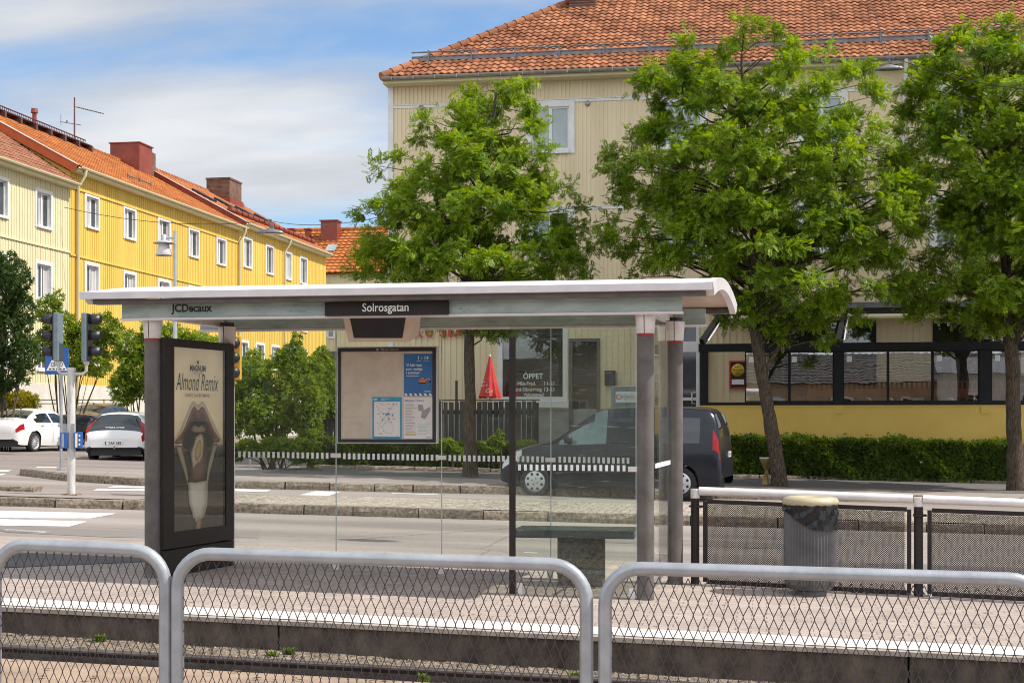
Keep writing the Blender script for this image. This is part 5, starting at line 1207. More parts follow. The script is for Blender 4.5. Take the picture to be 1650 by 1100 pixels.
mb.build('printing', [mt['print_grey'], mt['print_yellow'], mt['poster_blue'], mt['print_pale_blue']], ts)
mb = MB(); itext(mb, 'Rök inte i väntkuren!', .62, .038, 0.015, 0, 'R', .01, k=.0145); mb.lathe(ipt(.41, .031, .0145), [(0, .001), (.011, .001), (.011, 0)], 12, 0, axis=(0, -1, 0)); mb.build('lettering', mt['roof_under'], ib)

# ---------------------------------------------------------------- advertising case at the left end of the shelter
D = V((0.163, 1.0, 0)).normalized(); A0 = V((pY(246, 900, YS).x + 0.12, YS - 0.02, 0)); Nf = V((D.y, -D.x, 0))
def along(px):            # distance along the case where the sight line px meets its front face
    ka, kb = _k(px); k = ka / kb     # x = k*y on the sight line
    return (k * A0.y - A0.x) / (D.x - k * D.y)
sE = along(376.5); s0 = 0.02
ad = thing('advertising_case', (A0.x, A0.y, Zp(A0.x)), 'tall dark brown advertising case with an ice cream poster between the left shelter posts', 'advertising case')
zt = atd(262, 543, 13.75).z; zj = pY(300, 878, YS + .5).z; TK = 0.17
def apt(s, z, k=0.0): return A0 + D * s + Nf * k + V((0, 0, z))
def abox(mb, s_0, s_1, z0, z1, k0, k1, mi=0): mb.obox(apt((s_0 + s_1) / 2, (z0 + z1) / 2, (k0 + k1) / 2), D * (s_1 - s_0) / 2, Nf * (k1 - k0) / 2, V((0, 0, (z1 - z0) / 2)), mi)
gA = Zp(A0.x)
mb = MB(); abox(mb, s0, sE, gA, zj - .012, -TK, -0.004); mb.build('base', mt['steel_dark'], ad, bevel=0.008)
mb = MB(); abox(mb, s0, sE, zj, zt, -TK, -0.045); mb.build('case', mt['steel_dark'], ad, bevel=0.01)
p0, p1 = along(281), along(364.5); pz1 = atd(281, 558, (apt(p0, 0) - V((0, 0, 0))).dot(V((-SN, CS, 0)))).z; pz0 = atd(281, 857, (apt(p0, 0)).dot(V((-SN, CS, 0)))).z
mb = MB(); abox(mb, s0, p0, zj + .001, zt - .001, -.044, 0.0); abox(mb, p1, sE, zj + .001, zt - .001, -.044, 0.0); abox(mb, p0, p1, pz1, zt - .002, -.044, 0.0); abox(mb, p0, p1, zj + .002, pz0, -.044, 0.0); mb.build('frame', mt['steel_dark'], ad)
# printed poster
def poster_mat():
    m, nt, b, N, L = _new('ad_poster_print')
    tc = N.new('ShaderNodeTexCoord'); sx = N.new('ShaderNodeSeparateXYZ'); L.new(tc.outputs['Object'], sx.inputs[0])
    nz = N.new('ShaderNodeTexNoise'); nz.inputs['Scale'].default_value = 2.0; L.new(tc.outputs['Object'], nz.inputs['Vector'])
    cr = N.new('ShaderNodeValToRGB'); cr.color_ramp.elements[0].color = (0.68, 0.55, 0.36, 1); cr.color_ramp.elements[1].color = (0.80, 0.68, 0.48, 1); cr.color_ramp.elements[0].position = .35; cr.color_ramp.elements[1].position = .65
    L.new(nz.outputs['Fac'], cr.inputs[0]); L.new(cr.outputs[0], b.inputs['Base Color']); b.inputs['Roughness'].default_value = 0.4; L.new(cr.outputs[0], b.inputs['Emission Color']); b.inputs['Emission Strength'].default_value = 0.12; return m   # faint back-light glow added to brighten the poster under the shelter roof
mt['poster_cream'] = poster_mat()
W_, H_ = p1 - p0, pz1 - pz0
def pp(u, v, k): return apt(lerp(p0, p1, u), lerp(pz1, pz0, v), -0.040 + k)
mb = MB(); mb.poly([pp(0, 1, 0), pp(1, 1, 0), pp(1, 0, 0), pp(0, 0, 0)]); po = mb.build('poster', mt['poster_cream'], ad)
mt['lip_brown'] = M('lip_brown_print', (0.22, 0.085, 0.045), (0.13, 0.045, 0.025), 5, 0.5)
mt['lip_pink'] = M('lip_pink_print', (0.42, 0.24, 0.17), (0.30, 0.15, 0.10), 6, 0.5)
mt['mouth_dark'] = M('mouth_dark_print', (0.018, 0.012, 0.010), None, 6, 0.5)
mt['choc_skin'] = M('chocolate_print', (0.20, 0.10, 0.06), (0.12, 0.055, 0.03), 5, 0.5)
mt['almond'] = M('almond_print', (0.62, 0.44, 0.24), (0.45, 0.28, 0.14), 9, 0.5)
mt['ice_cream'] = M('ice_cream_print', (0.82, 0.76, 0.64), (0.66, 0.58, 0.46), 7, 0.5)
mt['cheek'] = M('cheek_print', (0.78, 0.68, 0.52), (0.66, 0.54, 0.38), 5, 0.5)
mt['chin_dark'] = M('dark_print', (0.055, 0.042, 0.03), (0.03, 0.023, 0.017), 3, 0.5)
def shp(mb, pts, k, mi): mb.poly([pp(u, v, k) for u, v in pts], mi)
def spl(pts, n=8):       # smooth closed outline through points
    out = []; m_ = len(pts)
    for i in range(m_):
        p_, q_, r_, t_ = [pts[(i + j - 1) % m_] for j in range(4)]
        for s in range(n):
            t = s / n
            out.append(tuple(0.5 * ((2 * q_[c]) + (-p_[c] + r_[c]) * t + (2 * p_[c] - 5 * q_[c] + 4 * r_[c] - t_[c]) * t * t + (-p_[c] + 3 * q_[c] - 3 * r_[c] + t_[c]) * t ** 3) for c in (0, 1)))
    return out

def ramp_shapes(mb, A, B, cA, cB, n, k0, mats_):
    """printed gradient: nested outlines from A to B in n tones"""
    for i in range(n):
        f = i / (n - 1); key = 'print_%.3f_%.3f_%.3f' % tuple(lerp(cA[c], cB[c], f) for c in range(3))
        if key not in mt: mt[key] = M('poster_tone', tuple(lerp(cA[c], cB[c], f) for c in range(3)), tuple(lerp(cA[c], cB[c], f) * .93 for c in range(3)), 8, .5)
        if mt[key] not in mats_: mats_.append(mt[key])
        mb.poly([pp(lerp(p_[0], q_[0], f), lerp(p_[1], q_[1], f), k0 + .00025 * i) for p_, q_ in zip(A, B)], mats_.index(mt[key]))
mb = MB(); ML = []
CR, LG, BR, DK = (.74, .62, .43), (.86, .78, .62), (.20, .075, .04), (.018, .012, .010)
ramp_shapes(mb, [(0, .535), (0, .52), (1, .515), (1, .535), (1, 1), (0, 1)], [(0, .60), (0, .58), (1, .575), (1, .60), (1, .97), (0, .97)], (.30, .24, .16), (.055, .042, .03), 7, .0006, ML)
ramp_shapes(mb, [(0, .66), (0, .65), (1, .65), (1, .66), (1, 1), (0, 1)], [(0, .86), (0, .84), (1, .84), (1, .86), (1, 1), (0, 1)], (.055, .042, .03), (.17, .135, .10), 6, .0026, ML)
UP = spl([(.00, .535), (.18, .44), (.31, .345), (.41, .292), (.50, .312), (.60, .292), (.70, .345), (.86, .44), (1.0, .525), (.93, .54), (.5, .55), (.06, .545)])
U1 = spl([(.05, .525), (.21, .452), (.335, .36), (.42, .318), (.50, .338), (.59, .318), (.68, .36), (.81, .45), (.94, .515), (.85, .53), (.5, .54), (.13, .53)])
ramp_shapes(mb, UP, U1, CR, LG, 6, .0045, ML)
L0 = spl([(.06, .518), (.22, .452), (.345, .362), (.425, .322), (.50, .343), (.585, .322), (.675, .362), (.80, .448), (.93, .512), (.78, .522), (.5, .47), (.20, .522)])
L1 = spl([(.14, .50), (.27, .435), (.37, .368), (.43, .345), (.50, .366), (.578, .345), (.645, .368), (.745, .435), (.86, .50), (.72, .50), (.5, .45), (.27, .50)])
ramp_shapes(mb, L0, L1, BR, (.46, .25, .17), 7, .0062, ML)
L2 = spl([(.24, .49), (.33, .43), (.405, .39), (.445, .378), (.50, .392), (.562, .378), (.605, .39), (.69, .43), (.78, .49), (.66, .48), (.5, .46), (.34, .48)])
ramp_shapes(mb, L1, L2, (.30, .13, .08), (.09, .03, .02), 6, .0082, ML)
M0 = spl([(.20, .522), (.33, .425), (.42, .388), (.50, .402), (.585, .388), (.68, .425), (.80, .518), (.7, .555), (.3, .558)])
M1 = spl([(.26, .52), (.36, .44), (.43, .405), (.50, .418), (.575, .405), (.64, .44), (.74, .515), (.66, .545), (.34, .548)])
ramp_shapes(mb, M0, M1, (.075, .035, .022), DK, 4, .0100, ML)
T0 = spl([(.36, .447), (.42, .424), (.5, .434), (.57, .424), (.64, .447), (.6, .464), (.42, .464)]); T1 = spl([(.42, .447), (.45, .435), (.5, .442), (.55, .435), (.585, .447), (.56, .456), (.45, .456)])
ramp_shapes(mb, T0, T1, (.26, .17, .10), (.52, .40, .27), 4, .0112, ML)
for q0, q1 in (([(.06, .535), (.19, .535), (.27, .64), (.37, .80), (.33, .81), (.22, .68)], [(.11, .545), (.16, .545), (.26, .67), (.35, .79), (.345, .79), (.24, .68)]), ([(.77, .53), (.88, .53), (.72, .70), (.66, .80), (.64, .72), (.70, .62)], [(.81, .545), (.85, .545), (.71, .69), (.665, .77), (.66, .72), (.72, .63)])):
    ramp_shapes(mb, q0, q1, (.12, .085, .055), (.60, .48, .32), 5, .0104, ML)
C0 = spl([(.33, .56), (.35, .62), (.32, .70), (.30, .74), (.46, .745), (.64, .735), (.67, .66), (.67, .56), (.60, .49), (.5, .50)]); C1 = spl([(.42, .57), (.43, .62), (.42, .68), (.42, .71), (.47, .715), (.55, .71), (.57, .66), (.57, .58), (.54, .53), (.48, .54)])
ramp_shapes(mb, C0, C1, (.085, .04, .024), (.30, .17, .11), 6, .0120, ML)
S0 = [(.365, .625), (.345, .58), (.40, .535), (.445, .488), (.54, .47), (.585, .483), (.595, .53), (.575, .60), (.52, .632), (.45, .645), (.39, .668)]; S1 = [(.395, .615), (.38, .582), (.425, .54), (.465, .503), (.54, .488), (.562, .495), (.57, .53), (.553, .588), (.51, .615), (.45, .628), (.41, .645)]
ramp_shapes(mb, S0, S1, (.45, .30, .17), (.82, .74, .58), 4, .0138, ML)
A0_ = spl([(.445, .625), (.42, .58), (.46, .525), (.525, .508), (.555, .55), (.525, .60)]); A1_ = spl([(.465, .60), (.45, .57), (.48, .535), (.515, .525), (.535, .55), (.51, .585)])
ramp_shapes(mb, A0_, A1_, (.50, .31, .14), (.68, .50, .27), 4, .0150, ML)
I0 = [(.31, .737), (.44, .742), (.67, .735), (.675, .80), (.665, .87), (.62, .925), (.57, .946), (.50, .944), (.44, .962), (.415, .935), (.395, .945), (.37, .905), (.325, .865), (.30, .80)]; I1 = [(.36, .755), (.45, .757), (.58, .755), (.58, .80), (.575, .85), (.55, .90), (.53, .915), (.49, .915), (.455, .925), (.44, .91), (.42, .91), (.405, .885), (.375, .85), (.36, .80)]
ramp_shapes(mb, I0, I1, (.60, .51, .38), (.88, .83, .72), 6, .0140, ML)
ramp_shapes(mb, [(.445, .945), (.565, .94), (.55, 1.0), (.44, 1.0)], [(.48, .945), (.535, .94), (.525, 1.0), (.47, 1.0)], (.36, .20, .13), (.58, .38, .27), 3, .0125, ML)
mb.build('ad_picture', ML, po)
mb = MB()
mb.text('MAGNUM', pp(.50, .125, .004), D, (0, 0, 1), 0.058, 0, 'C', bold=.03, width=W_ * .30); mb.text('SINCE 1989', pp(.50, .139, .004), D, (0, 0, 1), 0.012, 0, 'C', width=W_ * .17)
mb.text('M', pp(.50, .085, .004), D, (0, 0, 1), 0.035, 0, 'C', bold=.02)
mb.text('Almond Remix', pp(.49, .232, .004), D, (0, 0, 1), 0.17, 0, 'C', shear=0.16, width=W_ * .80, bold=.0)
mb.build('lettering', mt['ink'], po)
mt['print_redbrown'] = M('red_brown_print', (0.36, 0.10, 0.05), None, 6, 0.5)
mb = MB(); mb.text('CLASSICS CAN BE REMIXED', pp(.49, .268, .004), D, (0, 0, 1), 0.033, 0, 'C', width=W_ * .48, bold=.01); mb.build('slogan', mt['print_redbrown'], po)
mt['glass_ad'] = glass('poster_glass', (0.95, 0.955, 0.95), 1.0, 0.0)
mb = MB(); mb.poly([apt(p0, pz0, -.008), apt(p1, pz0, -.008), apt(p1, pz1, -.008), apt(p0, pz1, -.008)]); mb.build('pane', mt['glass_ad'], ad)

# ================================================================ FRONT RAILINGS
def railing(xa, xb, Yr, ztop, label):
    """tubular hoop with rounded corners filled with diamond mesh"""
    t = thing('mesh_railing', ((xa + xb) / 2, Yr, Zp(xa)), label, 'railing', 'tubular mesh railings along the near platform')
    r = 0.032; zt_ = lambda x: ztop(x) - r
    pts = []; rc = 0.17; gz = Zp(xa) - 0.25
    pts.append(V((xa, Yr, gz)))
    for i in range(9):
        a = math.pi - (math.pi / 2) * i / 8; pts.append(V((xa + rc + rc * math.cos(a), Yr, zt_(xa + rc) - rc + rc * math.sin(a))))
    for i in range(9):
        a = math.pi / 2 - (math.pi / 2) * i / 8; pts.append(V((xb - rc + rc * math.cos(a), Yr, zt_(xb - rc) - rc + rc * math.sin(a))))
    pts.append(V((xb, Yr, gz)))
    mb = MB(); mb.tube(pts, r, 16, 0); mb.build('tube_frame', mt['galv'], t)
    # diamond mesh: zigzag wires
    cw, chh = 0.0455, 0.115; x0, x1 = xa + r * .6, xb - r * .6
    def topz(x):
        e = max(0.0, rc - (x - xa), rc - (xb - x)); e = min(e, rc)
        return zt_(x) - rc + math.sqrt(max(0, rc * rc - e * e)) - r * .5
    mb = MB(); n = int((x1 - x0) / cw); wr = 0.0021; tw = 0.0042; rn = random.Random(int(xa * 100))
    zb = -0.62; rows_ = int((ztop(xa) + 0.2 - zb) / (chh / 2)) + 3
    def node(i, j):
        return V((x0 + (i + (0.5 if j % 2 else 0.0)) * cw + 0.0016 * math.sin(i * 1.7 + j * .9), Yr + 0.003 * math.sin(i * .31 + j * .23), zb + j * chh / 2 + ztop(x0 + i * cw) - ztop(x0)))
    for j in range(rows_):
        for i in range(-1, n + 2):
            for s in (0, 1):
                A_ = node(i, j)
                B_ = node(i + (s if j % 2 else s - 1), j + 1)
                if min(A_.x, B_.x) < x0 - .002 or max(A_.x, B_.x) > x1 + .002: continue
                if B_.z > topz((A_.x + B_.x) / 2) + .03: continue
                # short twist keeps the cells from touching in a point
                A2 = A_ + V((0, 0, tw)); B2 = B_ - V((0, 0, tw)); yo = V((0, 0.0012 * (1 if s else -1), 0))
                mb.tube([A2 + yo, B2 + yo], wr, 4, 0, cap=False)
                if s == 0: mb.tube([A_ - V((0, 0, tw)), A_ + V((0, 0, tw))], wr * 1.5, 4, 0, cap=False)
    mb.build('wire_mesh', mt['wire'], t)
    return t
YFn = 6.73
def rz(px, py): return pY(px, py, YFn)
tA, tB = rz(43, 866.7), rz(224, 875); tC, tD = rz(330, 881), rz(900, 898); tE, tF_ = rz(1028, 904), rz(1650, 921.7)
def lin(a, b): return lambda x: lerp(a.z, b.z, (x - a.x) / (b.x - a.x))
railing(rz(-8, 900).x - 1.28 + 1.28, rz(266.5, 900).x, YFn, lin(tA, tB), 'galvanised mesh railing at the bottom left corner, cut by the frame')
railing(rz(286, 900).x, rz(945, 900).x, YFn, lin(tC, tD), 'galvanised mesh railing in the middle foreground, wholly in the photo')
railing(rz(975, 900).x, rz(1690, 900).x, YFn, lin(tE, tF_), 'galvanised mesh railing at the bottom right, cut by the frame')

# ================================================================ BARRIER AT THE BACK OF THE PLATFORM
def bpt(px, py):
    Y = 14.4 - 0.0006 * (px - 1120); return pY(px, py, Y)
def barrier(pl, pr, label, first):
    A = bpt(pl, 900); B = bpt(pr, 900); U_ = V((B.x - A.x, B.y - A.y, 0)).normalized(); Nn_ = V((U_.y, -U_.x, 0))
    t = thing('platform_barrier', (A.x, A.y, Zp(A.x)), label, 'barrier', 'perforated barriers behind the platform')
    slope = (Zp(B.x) - Zp(A.x)) / (B - A).length
    def q(s, h): return V((A.x, A.y, 0)) + U_ * s + V((0, 0, Zp(A.x) + slope * s + h))
    Lb = V((B.x - A.x, B.y - A.y, 0)).length
    hr = bpt(1135, 791).z - Zp(bpt(1135, 791).x)
    mb = MB(); r = 0.042; mb.cyl(q(0.04, hr), q(Lb - 0.05, hr), r, n=16); mb.build('handrail', mt['cap_alu'], t)
    for s in ((0.0, Lb) if first else (Lb,)):
        mb = MB(); mb.cyl(q(s, -0.02), q(s, hr - 0.07), 0.042, n=14); po_ = mb.build('post', mt['steel_dark'], t)
        mb = MB(); mb.cyl(q(s, hr - 0.07), q(s, hr + 0.02), 0.045, n=12); mb.build('post_cap', mt['cap_alu'], po_)
        mb = MB()
        for h in (0.17, hr - 0.15): mb.beam(q(s - .05, h) + Nn_ * .0, q(s + .075, h), 0.11, 0.018)
        mb.build('clamp', mt['steel_dark'], po_)
    f0, f1, h0, h1 = 0.10, Lb - 0.085, -0.0 + 0.03, hr - 0.10
    mb = MB()
    for (a, b) in ((q(f0, h0), q(f0, h1)), (q(f1, h0), q(f1, h1)), (q(f0 + .021, h0), q(f1 - .021, h0)), (q(f0 + .021, h1), q(f1 - .021, h1))): mb.beam(a, b, 0.04, 0.04, 0, up=tuple(Nn_) if abs(a.z - b.z) > .3 else (0, 0, 1))
    mb.build('panel_frame', mt['steel_dark'], t)
    # expanded metal: strands around small diamond holes
    cw, chh = 0.0215, 0.020; mb = MB(); nx = int((f1 - f0 - .04) / cw); ny = int((h1 - h0 - .04) / (chh / 2))
    vs = []; fs = []
    for j in range(ny):
        for i in range(nx):
            for s in (0, 1):
                a = (f0 + .02 + (i + (.5 if j % 2 else 0)) * cw, h0 + .02 + j * chh / 2)
                b = (f0 + .02 + (i + (.5 if j % 2 else 0) + (.5 if s else -.5)) * cw, h0 + .02 + (j + 1) * chh / 2)
                wv = 0.0046; o = len(vs)
                for (pt, sg) in ((a, -1), (a, 1), (b, 1), (b, -1)):
                    vs.append(q(pt[0] + sg * wv * (1 if s == 0 else 1), pt[1]) + Nn_ * (0.0015 if s else -0.0015))
                fs.append((o, o + 1, o + 2, o + 3))
    mb.add(vs, fs); mb.build('perforated_panel', mt['steel_dark'], t)
barrier(1120, 1480, 'first dark perforated barrier panel with white handrail, behind the litter bin', True)
barrier(1480, 1836, 'second dark perforated barrier panel with white handrail, cut by the right edge', False)

# ================================================================ LITTER BIN
c = pG(1305, 955, 0); c.y = 13.93; g = c.z
bn = thing('litter_bin', c, 'grey ribbed litter bin with black bag and cream lid in front of the barrier', 'litter bin')
Hb = 0.9; n = 40
mt['bin_grey'] = M('bin_grey', (0.12, 0.117, 0.125), (0.08, 0.078, 0.084), 6, 0.4, 0.05, 50)
mt['bin_lid'] = M('yellowed_lid', (0.46, 0.40, 0.27), (0.34, 0.285, 0.175), 4, 0.45, 0.1, 30)
mt['bag'] = M('black_bag', (0.012, 0.012, 0.013), (0.007, 0.007, 0.008), 10, 0.25, 0.35, 9, spec=0.4)
mb = MB(); prof = [(0.15, 0.0), (0.15, 0.045), (0.13, 0.05), (0.19, 0.055), (0.232, 0.11), (0.238, 0.16), (0.238, Hb - 0.10)]
nn = 96; vs = []; fs = []
for k_, (r, z) in enumerate(prof):
    for i in range(nn):
        a = 2 * math.pi * i / nn; rib = (0.0065 if (i % 2 == 0) else -0.0065) if k_ >= 4 else 0
        vs.append((c.x + (r + rib) * math.cos(a), c.y + (r + rib) * math.sin(a), g + z))
for k_ in range(len(prof) - 1):
    for i in range(nn): i2 = (i + 1) % nn; fs.append((k_ * nn + i, k_ * nn + i2, (k_ + 1) * nn + i2, (k_ + 1) * nn + i))
mb.add(vs, fs); mb.build('body', mt['bin_grey'], bn)
mb = MB(); vs = []; nb = 60; rr = random.Random(2); rws = 8      # bag folded over the rim, hanging lower on one side
for j in range(rws + 1):
    for i in range(nb):
        a = 2 * math.pi * i / nb; low = Hb - 0.20 - 0.10 * math.cos(a - rad(-25)) - 0.02 * math.sin(3 * a)
        z = lerp(Hb - 0.045, low, j / rws); rr_ = 0.250 + 0.008 * math.sin(a * 9 + j * 1.1) + 0.006 * math.sin(a * 17 - j * .7) + 0.006 * (j / rws) + rr.uniform(-.003, .003)
        vs.append((c.x + rr_ * math.cos(a), c.y + rr_ * math.sin(a), g + z))
mb.add(vs, [(j * nb + i, j * nb + (i + 1) % nb, (j + 1) * nb + (i + 1) % nb, (j + 1) * nb + i) for j in range(rws) for i in range(nb)], 0, True); mb.build('bag', mt['bag'], bn)
mb = MB(); mb.lathe((c.x, c.y, g), [(0.13, Hb - 0.06), (0.245, Hb - 0.06), (0.262, Hb - 0.045), (0.262, Hb - 0.02), (0.245, Hb + 0.008), (0.20, Hb + 0.022), (0.15, Hb + 0.016), (0.13, Hb - 0.005), (0.125, Hb - 0.2)], 40); mb.build('lid', mt['bin_lid'], bn)
# ================================================================ VEGETATION
mt['bark'] = M('tree_bark', (0.12, 0.088, 0.056), (0.018, 0.013, 0.009), 16, 0.95, 1.0, 34, detail=10, stretch=(2.4, 2.4, 0.5), lo=0.36, hi=0.66)
mt['twig'] = M('shrub_twig', (0.10, 0.075, 0.05), (0.06, 0.045, 0.03), 12, 0.9)
mt['leaf_tree'] = leafmat('street_tree_leaf', (0.255, 0.375, 0.028), (0.046, 0.105, 0.014), 0.37)
mt['leaf_dark'] = leafmat('dark_leaf', (0.060, 0.105, 0.026), (0.020, 0.045, 0.013), 0.32)
mt['leaf_shrub'] = leafmat('shrub_leaf', (0.215, 0.295, 0.045), (0.070, 0.130, 0.020), 0.42)
mt['leaf_grey'] = leafmat('pale_shrub_leaf', (0.20, 0.25, 0.10), (0.075, 0.12, 0.035), 0.38)
mt['leaf_hedge'] = leafmat('hedge_leaf', (0.11, 0.17, 0.019), (0.018, 0.040, 0.007), 0.30)
mt['leaf_yellow'] = leafmat('yellow_leaf', (0.30, 0.27, 0.025), (0.14, 0.15, 0.02), 0.4)
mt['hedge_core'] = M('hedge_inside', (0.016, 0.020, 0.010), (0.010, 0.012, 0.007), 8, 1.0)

def leaf_mesh(name, pos, ax, up, size, tv, tf, mats, parent, mi=None):
    """thousands of leaves as one mesh: template tv (k,3), quads tf"""
    pos = np.asarray(pos, float); ax = np.asarray(ax, float); up = np.asarray(up, float); size = np.asarray(size, float)
    ax /= np.linalg.norm(ax, axis=1)[:, None] + 1e-9
    sd = np.cross(up, ax); sd /= np.linalg.norm(sd, axis=1)[:, None] + 1e-9
    nn = np.cross(ax, sd)
    tv = np.asarray(tv, float); tf = np.asarray(tf, int); k = len(tv); n = len(pos)
    base = np.array(top_loc(parent)) if parent is not None else np.zeros(3)
    v = (pos - base)[:, None, :] + size[:, None, None] * (tv[None, :, 0, None] * ax[:, None, :] + tv[None, :, 1, None] * sd[:, None, :] + tv[None, :, 2, None] * nn[:, None, :])
    f = (tf[None, :, :] + (np.arange(n) * k)[:, None, None]).reshape(-1, 4)
    me = bpy.data.meshes.new(name); V_ = v.reshape(-1, 3).astype(np.float32)
    me.vertices.add(len(V_)); me.vertices.foreach_set('co', V_.ravel())
    me.loops.add(f.size); me.loops.foreach_set('vertex_index', f.ravel().astype(np.int32))
    me.polygons.add(len(f)); me.polygons.foreach_set('loop_start', (np.arange(len(f)) * 4).astype(np.int32)); me.polygons.foreach_set('loop_total', np.full(len(f), 4, np.int32))
    for m in mats: me.materials.append(m)
    me.update(calc_edges=True); me.validate()
    o = bpy.data.objects.new(name, me); COL.objects.link(o); o.parent = parent
    return o
def pinnate(pairs=5):
    tv, tf = [], []
    def leaflet(b, d, l, w_, dz):
        d = np.array(d) / np.linalg.norm(d); s = np.array((-d[1], d[0], 0)); b = np.array(b, float); o = len(tv)
        for p in (b, b + d * l * .5 + s * w_ + (0, 0, dz * .3), b + d * l + (0, 0, dz), b + d * l * .5 - s * w_ + (0, 0, dz * .3)): tv.append(tuple(p))
        tf.append((o, o + 1, o + 2, o + 3))
    for i in range(pairs):
        x = 0.12 + 0.68 * i / (pairs - 1); l = 0.36 * (1 - 0.25 * abs(i - pairs * .4) / pairs); z = -0.18 * x * x
        for s in (1, -1): leaflet((x, 0, z), (0.55, s * 1.0, 0), l, 0.085, -0.05)
    leaflet((0.82, 0, -0.14), (1, 0, 0), 0.34, 0.085, -0.09)
    return tv, tf
PIN = pinnate()
SIMPLE = ([(0, 0, 0), (0.5, 0.32, 0.06), (1, 0, -0.08), (0.5, -0.32, 0.06)], [(0, 1, 2, 3)])
PAIR = ([(0, 0, 0), (0.45, 0.26, 0.05), (0.95, 0.1, -0.05), (0.5, -0.16, 0.03), (0.1, 0, 0), (0.2, -0.35, 0.04), (0.65, -0.75, -0.05), (0.5, -0.28, 0.02), (0.1, 0, 0), (0.1, 0.35, 0.03), (0.45, 0.85, -0.03), (0.4, 0.35, 0.02)], [(0, 1, 2, 3), (4, 5, 6, 7), (8, 9, 10, 11)])

